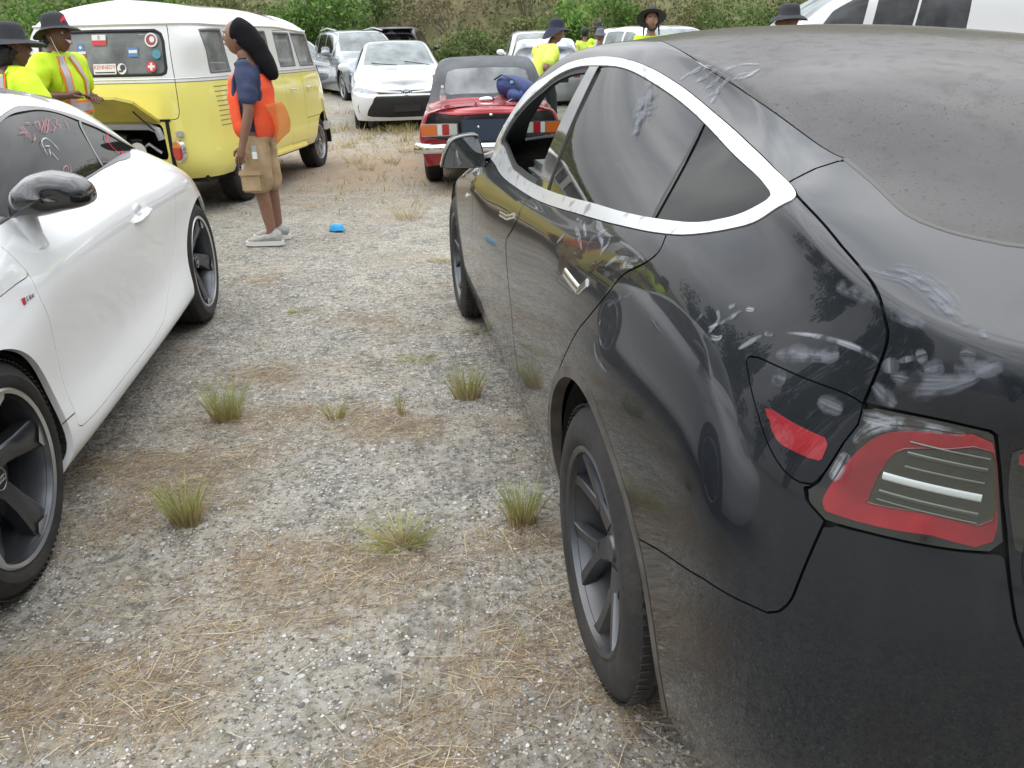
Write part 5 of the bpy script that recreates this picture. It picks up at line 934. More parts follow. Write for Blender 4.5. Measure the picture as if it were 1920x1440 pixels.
    place(286, 127, 0, 0, 'sticker', [('o', 0, 0, .09, .09, 'st_red'), ('b', 0, 0, .06, .02, 'st_white'), ('b', 0, 0, .02, .06, 'st_white')])
    place(195, 130, 0, 0, 'sticker', [('b', 0, 0, .205, .085, 'st_white'), ('text', 0, .014, .90, .048, ('KENNEDY', 'st_red')), ('b', 0, -.028, .18, .010, 'st_dark')])
    place(228, 130, 0, 0, 'sticker', [('o', 0, 0, .085, .09, 'st_white'), ('o', .01, .01, .05, .05, 'st_dark'), ('b', -.01, -.02, .04, .015, 'st_dark')])
    place(150, 94, 0, 0, 'sticker', [('b', 0, 0, .06, .115, 'st_blue'), ('b', .01, -.035, .07, .02, 'st_red'), ('b', .01, -.012, .07, .02, 'st_white'), ('o', 0, .03, .025, .025, 'st_white')])
    return root
BUS = build_bus()
def gz(x, y):
    """ground height: level near the camera, rising gently towards the far cars"""
    f = max(0.0, y-10)*.022*(1.0 if x < 0 else max(.45, 1-x*.14)); return min(f, .45)
def generic_net(p):
    """p: xf, xr ends; wb; W half width; top [(x,z)...] centre line; belt [(x,z)...]; rail half width factor"""
    tx, tz = zip(*sorted(p['top'])); bx, bz = zip(*sorted(p['belt'])); W = p['W']; z0 = p.get('z0', .20); rail = p.get('rail', .68)
    T = lambda x: float(np.interp(x, tx, tz)); Bt = lambda x: float(np.interp(x, bx, bz))
    xf, xr = p['xf'], p['xr']
    def col(x, k=1.0, kx=None):
        t, b = T(x), Bt(x); b = min(b, t-.01); h = t-b; w = W*k; g = min(1.0, h/.35)
        y5 = w*(.90); y7 = w*((1-g)*.72+g*rail); y8 = w*((1-g)*.6+g*(rail-.09)); y6 = (y5+y7)/2+.01*g
        zz = [z0, z0+.13, .50, (b*.55+.5*.45), b-.07, b, b+h*((1-g)*.3+g*.42), b+h*((1-g)*.55+g*.84), b+h*((1-g)*.75+g*.945), b+h*.985, t]
        yy = [w*.93, w*.975, w, w*.99, w*.955, y5, y6, y7, y8, w*.32, 0]
        return [((x if kx is None else kx[i]), yy[i], zz[i]) for i in range(11)]
    cols = []
    nose = p.get('nose', [0, .08, .12, .10, .04, 0, -.04, -.08, -.14, -.2, -.25]); tail = p.get('tail', [0, .07, .09, .07, .03, .01, 0, -.03, -.06, -.1, -.14])
    def endcap(x0, sgn, prof, k, inset, zx):
        c = col(zx, k); return [(x0+sgn*(prof[i]-inset), c[i][1], c[i][2]) for i in range(11)]
    zxf = xf-.12; c = endcap(xf-.10, 1, nose, 1, 0, zxf); cols.append([(q[0], 0, q[2]) for q in c])
    cols.append(endcap(xf-.10, 1, nose, .46, .03, zxf)); cols.append(endcap(xf-.10, 1, nose, .80, .13, zxf-.1)); 
    for x, k in p['cols']: cols.append(col(x, k))
    zxr = xr+.12
    cols.append(endcap(xr+.10, -1, tail, .84, .13, zxr+.06)); cols.append(endcap(xr+.10, -1, tail, .46, .03, zxr)); c = endcap(xr+.10, -1, tail, 1, 0, zxr); cols.append([(q[0], 0, q[2]) for q in c])
    return cols
def generic_car(name, pose, label, p, paint, ds=.03, cat='car', style='plain', group=None):
    root = car_root(name, pose, label, cat, group); root.location.z = gz(pose[0], pose[1]) if 'gz' not in p else p['gz']
    S = Surf(generic_net(p), ds); P = S.piece(); P0 = P; pm = MATS[paint]; both = lambda q: q.join(q.mirror()); R_ = p.get('R', .34); ar = R_+.055
    for xc in (0, p['wb']): _, P = P.cut(circ_field(P, xc, R_+.01, ar, ymin=p['W']*.5))
    out = {'root': root, 'S': S}
    cur = P; tx, tz = zip(*sorted(p['top'])); T = lambda x: float(np.interp(x, tx, tz)); W = p['W']; rail = p.get('rail', .68)
    cw, rf, rr_, rb = p['glass']        # windshield base x, roof front x, roof rear x, rear glass base x
    bx, bz = zip(*sorted(p['belt'])); Bt = lambda x: float(np.interp(x, bx, bz))
    parts = []
    dx = (cw-rf); zc = lambda x, o: T(x)-o
    ws = [(cw-.03, 0, zc(cw-.03, -.0)), (cw-.06, W*.45, zc(cw-.06, .01)), (cw-.16, W*.74, T(cw-.16)-.035), (cw-dx*.55, W*.66, T(cw-dx*.55)-.035), (rf+.06, W*.56, T(rf+.06)-.035), (rf+.03, W*.3, T(rf+.03)-.008), (rf+.03, 0, T(rf+.03))]
    wsp, cur = cur.split(ws, gap=0, smooth=False); both(wsp).shift(-.004).obj('windshield', MATS[p.get('ws_mat', 'glass_far')], root, flange=0)
    if p.get('rearglass', True):
        rg = p.get('rg') or [(rr_-.04, 0, T(rr_-.04)), (rr_-.05, W*.4, T(rr_-.05)-.01), (rr_-.08, W*.56, T(rr_-.08)-.035), ((rr_+rb)/2, W*.62, T((rr_+rb)/2)-.03), (rb+.06, W*.68, T(rb+.06)-.03), (rb+.02, W*.4, T(rb+.02)-.01), (rb+.01, 0, T(rb+.01))]
        rgp, cur = cur.split(rg, gap=0, smooth=False); both(rgp).shift(-.004).obj('rear_window', MATS[p.get('rg_mat', 'glass_side_dark')], root, flange=0)
    sw = []
    for k, w_ in enumerate(p['side']):   # each side window: list of (x, fraction between belt and roof)
        pts = []
        for x, f in w_:
            b, t = Bt(x), T(x); h = t-b; z = b+.02+(h*.84-.03)*f; y = W*(.90+(rail-.90)*min(1, f*h/.35*.9+0.02)); pts.append((x, y, z))
        g_, cur = cur.split(pts, gap=0, smooth=False); sw.append(g_)
    inner = P0.shift(-.015); 
    lamps = []
    for nm, pts, m_, *ex in p.get('patches', []):   # lamps, grilles: outlines on the skin
        sm_ = ex[0] if ex else False; pc, cur = cur.split(pts, gap=.0015, smooth=sm_); lamps.append((nm, pc, m_, pts))
    both(cur).obj('body', pm, root, flange=.03)
    for nm, pc, m_, pts in lamps:
        if min(abs(q[1]) for q in pts) < .02: both(pc).shift(-.004).obj(nm, MATS[m_], root, flange=.004)
        else:
            for s in (1, -1): (pc if s > 0 else pc.mirror()).shift(-.003).obj(nm, MATS[m_], root, flange=.004)
    for s in (1, -1):
        for g_ in sw: (g_ if s > 0 else g_.mirror()).shift(-.004).obj('side_window', MATS[p.get('sw_mat', 'glass_side_dark')], root, flange=0)
        for sx_ in p.get('seams', []):
            pts = []
            for z in np.linspace(.32, Bt(sx_)-.02, 9): pts.append((sx_+p.get('lean', .0)*(z-.6), W*.97, z))
            strip(S, S.uv(pts), .008, .001, 'door_seam', MATS['black_seal'], root, closed=False, side=s)
        for hx in p.get('handles', []):
            m = MB(); z = Bt(hx)-.10; m.box((hx, W*.975*s, z), (.17, .03, .025), bev=.008); m.obj('handle', MATS[p.get('handle_mat', paint)], root)
        wm = (MATS[p.get('rim', 'rim_far')], MATS['rubber'], MATS['rim_bright'], MATS['liner'])
        for xc in (0, p['wb']): make_wheel(root, (xc, (W-.14)*s, R_), R_, R_*.70, .22, s, style, wm, rot=.4+xc, disc=False, simple=True); make_well(root, xc, R_+.01, ar-.006, s, yo=W-.05, depth=.3)
        if 'mirror' in p:
            x, z = p['mirror']; m = MB(); m.ball((x, (W+.09)*s, z), (.07, .115, .075)); m.tube([(x, (W-.06)*s, z-.05), (x, (W+.04)*s, z-.02)], .025); m.obj('mirror', MATS[p.get('mirror_mat', paint)], root)
    m = MB(); m.box(((p['xf']+p['xr'])/2, 0, .26), (p['xf']-p['xr']-.5, W*1.5, .10)); m.box((cw-.1, 0, .55), (.06, W*1.5, .5)); m.box((cw-.35, 0, Bt(cw-.4)-.12), (.4, W*1.5, .2), bev=.04); m.obj('chassis', MATS['liner'], root)
    if p.get('seats', True):
        for x_ in ((rf+rr_)/2+.35, (rf+rr_)/2-.5):
            for yy in (.37, -.37): i = MB(); i.box((x_, yy, Bt(x_)-.25), (.16, .46, .6), rot=(0, -.2, 0), bev=.05); i.box((x_-.08, yy, Bt(x_)+.16), (.09, .25, .17), bev=.04); i.obj('seat', MATS['cloth_black'], root)
    return root, S
S_COLS = lambda L: [(x, k) for x, k in L]
# ---- white saloon facing the camera
cam_top = [(3.70, .70), (3.55, .76), (3.3, .83), (2.9, .90), (2.5, .965), (2.15, 1.02), (1.75, 1.22), (1.35, 1.395), (.95, 1.465), (.3, 1.455), (-.2, 1.36), (-.6, 1.18), (-.85, 1.10), (-1.1, 1.07)]
cam_belt = [(3.7, .66), (3.3, .76), (2.8, .84), (2.2, .93), (1.5, .96), (.5, .98), (-.3, 1.02), (-1.1, 1.0)]
saloon = dict(xf=3.74, xr=-1.10, wb=2.775, W=.91, top=cam_top, belt=cam_belt, R=.33, glass=(2.15, 1.12, .10, -.60), rail=.66, mirror=(1.78, 1.02),
    cols=[(3.32, .955), (2.95, .99), (2.5, 1), (2.15, 1), (1.75, 1), (1.35, 1), (.9, 1), (.3, 1), (-.2, .995), (-.55, .97), (-.8, .93)],
    side=[[(1.75, .05), (1.1, .03), (.75, .03), (.75, 1), (1.1, 1), (1.35, .93)], [(.68, .03), (-.15, .03), (-.35, .4), (.15, .98), (.68, 1)]], seams=[1.85, .72, -.25], handles=[.9, -.05],
    patches=[('headlight', [(3.24, .86, .70), (3.36, .80, .735), (3.50, .66, .715), (3.60, .52, .68), (3.64, .46, .655), (3.62, .52, .625), (3.52, .68, .62), (3.38, .80, .63), (3.28, .86, .65)], 'head_lamp'),
             ('grille', [(3.66, 0, .70), (3.64, .30, .69), (3.62, .50, .665), (3.66, .47, .645), (3.70, .30, .655), (3.72, 0, .66)], 'grille_black'),
             ('grille', [(3.72, 0, .615), (3.71, .30, .61), (3.69, .47, .595), (3.66, .56, .50), (3.63, .64, .38), (3.60, .68, .28), (3.64, .62, .245), (3.68, .3, .235), (3.70, 0, .235)], 'grille_black'),
             ('fog_lamp', [(3.50, .78, .48), (3.52, .75, .49), (3.47, .80, .40), (3.50, .79, .30), (3.46, .83, .32), (3.45, .83, .42)], 'skid_grey')])
SAL_POSE = (-2.27, 17.88, 2.97)
sal, SS = generic_car('saloon', SAL_POSE, 'white four-door saloon with wide black grille facing the camera beside the red convertible', saloon, 'paint_white_far', ds=.022)
sal.location.z = .07
m = MB(); th = np.linspace(0, 2*math.pi, 25)
xb = 3.735
m.tube([(xb, .075*math.cos(q), .655+.052*math.sin(q)) for q in th], .008, seg=6, cap=False); m.tube([(xb+.003, .028*math.cos(q), .655+.050*math.sin(q)) for q in th], .006, seg=6, cap=False); m.tube([(xb+.003, .050*math.cos(q), .680+.018*math.sin(q)) for q in th], .006, seg=6, cap=False)
m.obj('emblem', MATS['emblem_chrome'] if 'emblem_chrome' in MATS else mat('emblem_chrome', (.65, .75, .85), .15, metal=.8), sal)
m = MB(); m.tube([(3.66, .50, .672), (3.715, .28, .655), (3.73, .09, .645)], .013, seg=6, flat=1.5); m.tube([(3.66, -.50, .672), (3.715, -.28, .655), (3.73, -.09, .645)], .013, seg=6, flat=1.5); m.obj('grille_bar', MATS['chrome'], sal)
m = MB(); m.box((3.735, 0, .40), (.02, .46, .13), bev=.01); m.obj('plate_holder', MATS['black_plastic'], sal)
for s in (1, -1):
    m = MB(); m.lathe([(.0001, .01), (.04, .005), (.055, -.01)], M=Matrix.Translation((3.47, .66*s, .68)) @ Matrix.Rotation(-math.pi/2+.5*s, 4, 'Z'), seg=20); m.obj('headlight_lens', MATS['mirror_glass'], sal)
m = MB(); m.tube([(2.13, .55, 1.03), (2.0, .1, 1.10)], .008); m.tube([(2.15, -.05, 1.04), (2.02, -.5, 1.08)], .008); m.obj('wiper', MATS['black_plastic'], sal)
# ---- blue-grey crossover with its right door standing open
suv_top = [(3.72, .86), (3.5, .97), (3.0, 1.04), (2.5, 1.09), (2.2, 1.14), (1.8, 1.36), (1.45, 1.56), (1.1, 1.65), (.4, 1.68), (-.4, 1.66), (-.75, 1.60), (-.95, 1.2), (-1.02, 1.05)]
suv_belt = [(3.7, .80), (3.2, .93), (2.5, 1.0), (1.8, 1.04), (.5, 1.07), (-.4, 1.12), (-1.0, 1.15)]
def suv_spec(**k):
    d = dict(xf=3.74, xr=-1.02, wb=2.83, W=.95, top=suv_top, belt=suv_belt, R=.37, z0=.24, glass=(2.22, 1.28, -.60, -.94), rail=.72, mirror=(1.85, 1.12),
        cols=[(3.40, .95), (3.0, .985), (2.5, 1), (2.2, 1), (1.8, 1), (1.4, 1), (.9, 1), (.3, 1), (-.3, .995), (-.62, .97), (-.82, .93)],
        side=[[(1.85, .05), (1.3, .03), (.80, .03), (.80, 1), (1.1, 1), (1.40, .95)], [(.72, .03), (-.10, .03), (-.10, 1), (.72, 1)], [(-.18, .05), (-.55, .10), (-.62, .8), (-.4, .95), (-.18, .98)]], seams=[1.9, .76, -.14], handles=[.95, .05],
        patches=[('headlight', [(3.44, .80, .64), (3.58, .70, .66), (3.62, .62, .64), (3.60, .64, .50), (3.52, .72, .46), (3.42, .82, .48)], 'grille_black'),
                 ('grille', [(3.70, 0, .80), (3.68, .40, .79), (3.62, .52, .76), (3.66, .50, .58), (3.72, .40, .50), (3.76, 0, .50)], 'grille_black'),
                 ('lower_bumper', [(3.72, 0, .42), (3.70, .5, .42), (3.58, .72, .43), (3.40, .86, .44), (3.36, .88, .30), (3.5, .75, .26), (3.64, .45, .25), (3.66, 0, .25)], 'skid_grey')])
    d.update(k); return d
bl, BS = generic_car('crossover', (-4.25, 23.9, 2.73), 'blue-grey crossover with dented silver door open, behind the white saloon', suv_spec(), 'paint_bluegrey', ds=.03)
bl.location.z = .19
m = MB()
for s in (1, -1): m.tube([(1.35, .60*s, 1.64), (.4, .62*s, 1.72), (-.5, .60*s, 1.68)], .02, seg=6); 
m.obj('roof_rail', MATS['rim_bright'], bl)
d = empty('open_door', (1.85, -.93, 0), -.95); d.parent = bl
dm = MB(); dm.box((-.52, 0, .70), (1.02, .09, .62), bev=.03); dm.tube([(-.02, 0, 1.0), (-.35, .0, 1.40), (-.95, 0, 1.45), (-1.02, 0, 1.0)], .03, seg=8); dm.obj('door_shell', MATS['paint_dent'] if 'paint_dent' in MATS else mat('paint_dent', (.42, .44, .47), .3, metal=.5, noise=(5, (.15, .15, .16), .45, .6), bump=(7, 1.0)), d)
dm = MB(); dm.box((-.05, -.18, 1.12), (.10, .24, .30), bev=.03); dm.obj('mirror', MATS['paint_silver'], d)
# ---- dark people carrier beyond
pc_spec = suv_spec(W=.97, sw_mat='glass_side_dark', mirror=(1.85, 1.15)); pc_spec['top'] = [(x, z*1.06 if z > 1.1 else z) for x, z in suv_top]
dk, _ = generic_car('people_carrier', (-3.36, 27.3, .03), 'dark people carrier seen from behind over the roofs of the two nearer cars', pc_spec, 'paint_dark', ds=.04); dk.location.z = .22
m = MB(); m.box((-.72, 0, 1.72), (.35, 1.30, .04), bev=.015); m.obj('roof_spoiler', MATS['paint_silver'], dk)
# ---- white crossover facing the camera, behind the person at the convertible
w1, _ = generic_car('crossover', (.90, 26.2, 3.12), 'white crossover facing the camera behind the person leaning on the red convertible', suv_spec(), 'paint_white_far', ds=.035); w1.location.z = .10
m = MB(); m.tube([(1.3, .62, 1.70), (.4, .64, 1.76), (-.5, .62, 1.72)], .025, seg=6); m.tube([(1.3, -.62, 1.70), (.4, -.64, 1.76), (-.5, -.62, 1.72)], .025, seg=6); m.obj('roof_rack', MATS['black_plastic'], w1)
# ---- silver hatchback seen from behind
hb = suv_spec(W=.88, mirror=(1.8, 1.0)); hb['top'] = [(x, z*.90) for x, z in suv_top]; hb['belt'] = [(x, z*.88) for x, z in suv_belt]; hb['rg_mat'] = 'glass_painted_sky'
hb['patches'] = [('tail_light', [(-.98, .62, .86), (-.90, .76, .86), (-.92, .76, .72), (-1.0, .60, .72)], 'red_lens'), ('rear_panel', [(-1.06, 0, .84), (-1.04, .50, .84), (-1.06, .50, .62), (-1.10, 0, .62)], 'black_plastic')]
h1, _ = generic_car('hatchback', (.90, 19.3, .02), 'silver hatchback seen from behind, right of the person at the convertible', hb, 'paint_silver', ds=.035); h1.location.z = .02
# ---- white hatch behind the man with the black hat
w2, _ = generic_car('crossover', (2.85, 18.2, 2.86), 'white crossover with curved roof behind the bearded man in the black hat', suv_spec(sw_mat='glass_far'), 'paint_white_far', ds=.03); w2.location.z = .03
# ---- pale car glimpsed past the front of the bus
w3, _ = generic_car('estate_car', (-7.0, 27.0, 2.6), 'white car just showing past the front corner of the yellow bus', suv_spec(), 'paint_white_far', ds=.05); w3.location.z = .05
# ---- large white pickup on the right
pk_top = [(3.9, 1.02), (3.7, 1.14), (3.0, 1.22), (2.65, 1.32), (2.2, 1.66), (1.8, 1.92), (1.4, 2.02), (.6, 2.06), (-.5, 2.05), (-1.2, 1.98), (-1.35, 1.5), (-1.45, 1.25)]
pk_belt = [(3.9, .95), (3.0, 1.12), (2.0, 1.22), (.5, 1.25), (-.6, 1.25), (-1.4, 1.25)]
pk = dict(xf=3.95, xr=-1.45, wb=3.15, W=.99, top=pk_top, belt=pk_belt, R=.40, z0=.32, glass=(2.40, 1.55, -1.1, -1.36), rail=.80, mirror=(2.0, 1.32), sw_mat='glass_mid2',
    cols=[(3.6, .96), (3.2, .99), (2.7, 1), (2.35, 1), (2.0, 1), (1.55, 1), (1.0, 1), (.3, 1), (-.4, 1), (-.9, .99), (-1.2, .96)],
    side=[[(2.40, .02), (1.75, .02), (1.62, .02), (1.50, 1), (1.70, 1.0), (1.95, .92)], [(1.50, .02), (.98, .02), (.86, 1), (1.38, 1)], [(.95, .02), (.26, .02), (.22, 1), (.83, 1)]], seams=[2.15, 1.0, -.2], handles=[1.2, 0.1],
    patches=[('headlight', [(3.66, .84, .98), (3.80, .72, .98), (3.80, .72, .80), (3.62, .88, .80)], 'head_lamp')])
pw, PS = generic_car('utility_vehicle', (6.15, 12.0, -1.555), 'large white vehicle with tall grey windows showing over the black sedan roof', pk, 'paint_white_far', ds=.025, cat='car'); pw.location.z = .02
def build_convertible():
    root = car_root('convertible', (-.20, 9.45, -.055), 'old dark red convertible with grey soft top and long orange and red rear lamps', 'car')
    top = [(3.0, .60), (2.85, .70), (2.3, .80), (1.6, .865), (1.25, .90), (.95, 1.13), (.75, 1.24), (.45, 1.305), (.10, 1.30), (-.13, 1.20), (-.28, .93), (-.38, .875), (-.75, .855), (-.88, .835), (-.93, .78)]
    belt = [(3.0, .58), (2.3, .74), (1.3, .80), (.3, .80), (-.5, .79), (-.93, .77)]
    p = dict(xf=3.0, xr=-.98, wb=2.24, W=.735, top=top, belt=belt, rail=.72, z0=.26, nose=None)
    p.pop('nose'); p['tail'] = [0, .02, .04, .05, .055, .055, .05, .045, .03, 0, -.02]
    p['cols'] = [(2.6, .96), (2.24, 1), (1.7, 1), (1.3, 1), (1.1, 1), (.9, 1), (.6, 1), (.3, 1), (.05, 1), (-.15, 1), (-.30, 1), (-.42, .995), (-.65, .985), (-.82, .96)]
    S = Surf(generic_net(p), .02); P = S.piece(); both = lambda q: q.join(q.mirror()); W = .735
    for xc in (0, 2.24): _, P = P.cut(circ_field(P, xc, .33, .355, ymin=.4))
    vb = S.tv[5]/S.tv[-1]*(S.nv-1)
    # soft top: everything above the belt between windshield and deck
    st = [(1.05, 0, 1.03), (1.04, .4, 1.02), (1.05, .62, .93), (.98, .66, .83), (.5, .67, .83), (0, .67, .83), (-.22, .65, .835), (-.30, .60, .86), (-.33, .4, .895), (-.335, 0, .905)]
    soft, P = P.split(st, gap=.002, smooth=False)
    rw = [(-.12, 0, 1.19), (-.125, .34, 1.18), (-.14, .42, 1.15), (-.20, .455, 1.02), (-.255, .455, .945), (-.27, .40, .92), (-.275, 0, .92)]
    win, soft = soft.split(rw, gap=0, smooth=False)
    sw = [(.90, .60, .86), (.3, .66, .86), (.05, .66, .865), (.08, .60, 1.08), (.45, .59, 1.14), (.68, .59, 1.11)]
    swp, soft = soft.split(sw, gap=0, smooth=False)
    qw = [(-.02, .66, .87), (-.15, .65, .88), (-.10, .60, 1.02), (-.02, .59, 1.08)]
    qwp, soft = soft.split(qw, gap=0, smooth=False)
    tl = [(-.42, 0, .87), (-.43, .42, .86), (-.5, .50, .85), (-.82, .50, .835), (-.88, .48, .825), (-.90, 0, .84)]
    boot, P = P.split(tl, gap=.0025, smooth=False)
    pan = [(-.95, 0, .775), (-.95, .40, .775), (-.93, .60, .77), (-.91, .645, .75), (-.93, .65, .56), (-.95, .55, .50), (-.97, 0, .50)]
    rp_, P = P.split(pan, gap=.002, smooth=False)
    red = MATS['paint_red']
    both(P).obj('body', red, root, flange=.03); both(soft).obj('soft_top', MATS['soft_top'], root, flange=.01)
    both(win).shift(-.002).obj('rear_window', MATS['plastic_window'], root, flange=0); both(boot).obj('boot_lid', red, root)
    both(rp_).shift(-.01).obj('rear_panel', MATS['panel_black'], root, flange=0)
    for s in (1, -1):
        q = (lambda a: a) if s > 0 else (lambda a: a.mirror())
        q(swp).shift(-.004).obj('side_window', MATS['glass_clear'], root, flange=0); q(qwp).shift(-.004).obj('quarter_window', MATS['plastic_window'], root, flange=0)
        # long rear lamp: amber, white, red, grey in a chrome frame; its own little solids along the panel
        x = -.955
        def seg(y0, y1, m_, par, nm, dz=.052, dx=0):
            a = MB(); a.box((x-.022-dx+ .02*max(0, ((y0+y1)/2-.5)/.2), s*(y0+y1)/2, .635), (.045, abs(y1-y0), dz*2), bev=.004); return a.obj(nm, MATS[m_], par)
        fr = seg(.335, .70, 'chrome', root, 'tail_light', .060)
        seg(.545, .697, 'lens_amber_dim', fr, 'amber_lens', dx=.024); seg(.495, .543, 'lamp_white', fr, 'reversing_lamp', dx=.006); seg(.425, .493, 'lens_dark_red', fr, 'red_lens', dx=.006); seg(.345, .423, 'lamp_grey', fr, 'reflector', dx=.006)
        wm = (MATS['rim_far'], MATS['rubber'], MATS['rim_bright'], MATS['liner'])
        for xc in (0, 2.24): make_wheel(root, (xc, .625*s, .325), .325, .205, .19, s, 'plain', wm, disc=False, simple=True); make_well(root, xc, .33, .35, s, yo=.70, depth=.3)
        v = S.tv[5]/S.tv[-1]*(S.nv-1); cu = S.uv([(1.2, .66, .80), (.6, .66, .80), (0, .66, .80), (-.4, .66, .795), (-.75, .63, .785)]); cc = []
        for a_, b_ in zip(cu[:-1], cu[1:]): cc += [a_+(b_-a_)*t for t in np.linspace(0, 1, 8)[:-1]]
        strip(S, np.array(cc), .012, .008, 'side_moulding', MATS['chrome'], root, closed=False, side=s)
        m = MB(); m.tube([(-.93, .30*s, .30), (-1.03, .30*s, .29)], .03, seg=14, cap=True); m.obj('exhaust_pipe', MATS['chrome'], root)
    # bumper, plate, lock
    m = MB(); pts = [(-.70, .755, .45), (-.88, .745, .45), (-.98, .66, .455), (-1.04, .4, .46), (-1.05, 0, .46), (-1.04, -.4, .46), (-.98, -.66, .455), (-.88, -.745, .45), (-.70, -.755, .45)]
    m.tube(pts, .052, seg=12, flat=1.0); b = m.obj('bumper', MATS['chrome'], root); 
    m = MB(); m.box((-.985, 0, .62), (.02, .60, .21), bev=.006); pl = m.obj('number_plate', MATS['plate_navy'], root)
    for yy in (.13, -.13): m = MB(); m.ball((-.998, yy, .655), (.006, .012, .012), seg=10); m.obj('plate_bolt', MATS['chrome'], pl)
    m = MB(); m.ball((-.975, 0, .765), (.012, .018, .014), seg=12); m.obj('boot_lock', MATS['chrome'], root)
    m = MB(); m.ball((-.50, .02, .885), (.05, .085, .030)); m.obj('fuel_cap', MATS['chrome'], root)
    ws = MB(); ws.tube([(1.26, -.62, .86), (1.02, -.60, 1.10), (.96, -.3, 1.14), (.95, 0, 1.15), (.96, .3, 1.14), (1.02, .60, 1.10), (1.26, .62, .86)], .018, seg=8); ws.obj('windshield_frame', MATS['chrome'], root)
    m = MB(); m.box((1.0, 0, .30), (3.3, 1.2, .12)); m.box((.3, 0, .5), (1.8, 1.2, .2)); m.obj('chassis', MATS['liner'], root)
    for yy in (.32, -.32): i = MB(); i.box((.35, yy, .78), (.14, .44, .55), rot=(0, -.25, 0), bev=.05); i.obj('seat', MATS['cloth_black'], root)
    return root, S
CONV, CONV_S = build_convertible()
# ------------------------------------------------------------------ people
def skin_mesh(verts, edges, radii, sub=2, root=0):
    me = bpy.data.meshes.new('tmp'); me.from_pydata([tuple(v) for v in verts], edges, []); o = bpy.data.objects.new('tmp', me); COL.objects.link(o)
    o.modifiers.new('s', 'SKIN')
    for i, r in enumerate(radii):
        sv = me.skin_vertices[0].data[i]; sv.radius = r if isinstance(r, tuple) else (r, r); sv.use_root = (i == root)
    m = o.modifiers.new('u', 'SUBSURF'); m.levels = sub; m.render_levels = sub
    dg = bpy.context.evaluated_depsgraph_get(); e = bpy.data.meshes.new_from_object(o.evaluated_get(dg))
    V = [tuple(v.co) for v in e.vertices]; F = [tuple(f.vertices) for f in e.polygons]
    bpy.data.objects.remove(o); bpy.data.meshes.remove(me); bpy.data.meshes.remove(e); return V, F
def head_shape(c, yaw, pitch, s=1.0, beard=0.0):
    """face looks along +Y in local space"""
    n, m = 36, 26; V = []; F = []
    for i in range(m+1):
        t = math.pi*i/m
        for j in range(n):
            p = 2*math.pi*j/n; x, y, z = math.sin(t)*math.cos(p), math.sin(t)*math.sin(p), math.cos(t)
            X, Y, Z = x*.076, y*.095, z*.118
            if z < 0: X *= 1-.30*(-z)**1.3; Y = Y*(1-.12*(-z)) + (.012*(-z) if y > 0 else .03*(-z))
            f = max(0, y)
            g = lambda cx, cz, wx, wz: math.exp(-((X-cx)/wx)**2-((Z-cz)/wz)**2)*(1 if y > 0 else 0)
            Y += f*(.024*g(0, -.012, .012, .016)+.012*g(0, .012, .010, .022)+.006*g(0, .034, .05, .010)+.010*g(0, -.052, .026, .010)+.008*g(0, -.098, .03, .018)-.010*g(.030, .014, .017, .012)-.010*g(-.030, .014, .017, .012)+.005*g(.038, -.016, .02, .018)+.005*g(-.038, -.016, .02, .018)-.004*g(0, -.033, .03, .006))
            V.append((X, Y, Z))
    for i in range(m):
        for j in range(n): F.append((i*n+j, (i+1)*n+j, (i+1)*n+(j+1) % n, i*n+(j+1) % n))
    for sx_ in (1, -1):      # ears
        b = len(V); 
        for i in range(7):
            for j in range(10):
                t = math.pi*i/6; p = 2*math.pi*j/10; V.append((sx_*(.075+.008*math.sin(t)*math.cos(p)), -.008+.017*math.sin(t)*math.sin(p), -.004+.030*math.cos(t)))
        for i in range(6):
            for j in range(10): F.append((b+i*10+j, b+(i+1)*10+j, b+(i+1)*10+(j+1) % 10, b+i*10+(j+1) % 10))
    M = Matrix.Translation(c) @ Matrix.Rotation(yaw, 4, 'Z') @ Matrix.Rotation(pitch, 4, 'X') @ Matrix.Scale(s, 4)
    return [tuple(M @ Vector(v)) for v in V], F, M
def cloth_folds(o, amp=.016):
    me = o.data; me.calc_loop_triangles(); off = Vector((len(COL.objects)*.37, 0, 0)); N_ = [v.normal.copy() for v in me.vertices]
    from mathutils import noise as mn_
    bm = bmesh.new(); bm.from_mesh(me); bmesh.ops.subdivide_edges(bm, edges=bm.edges[:], cuts=1, use_grid_fill=True, smooth=.6); bm.normal_update()
    for v in bm.verts:
        p = v.co; k = mn_.noise(Vector((p.x*9, p.y*9, p.z*5))+off)+.6*mn_.noise(Vector((p.x*20, p.y*20, p.z*11))+off); k2 = 1-abs(mn_.noise(Vector((p.x*5+p.z*6, p.y*5, p.z*9))+off))*2.2
        v.co += v.normal*(amp*k*.6+amp*.55*max(-1, k2))
    bm.to_mesh(me); bm.free(); me.polygons.foreach_set('use_smooth', [True]*len(me.polygons)); me.update()
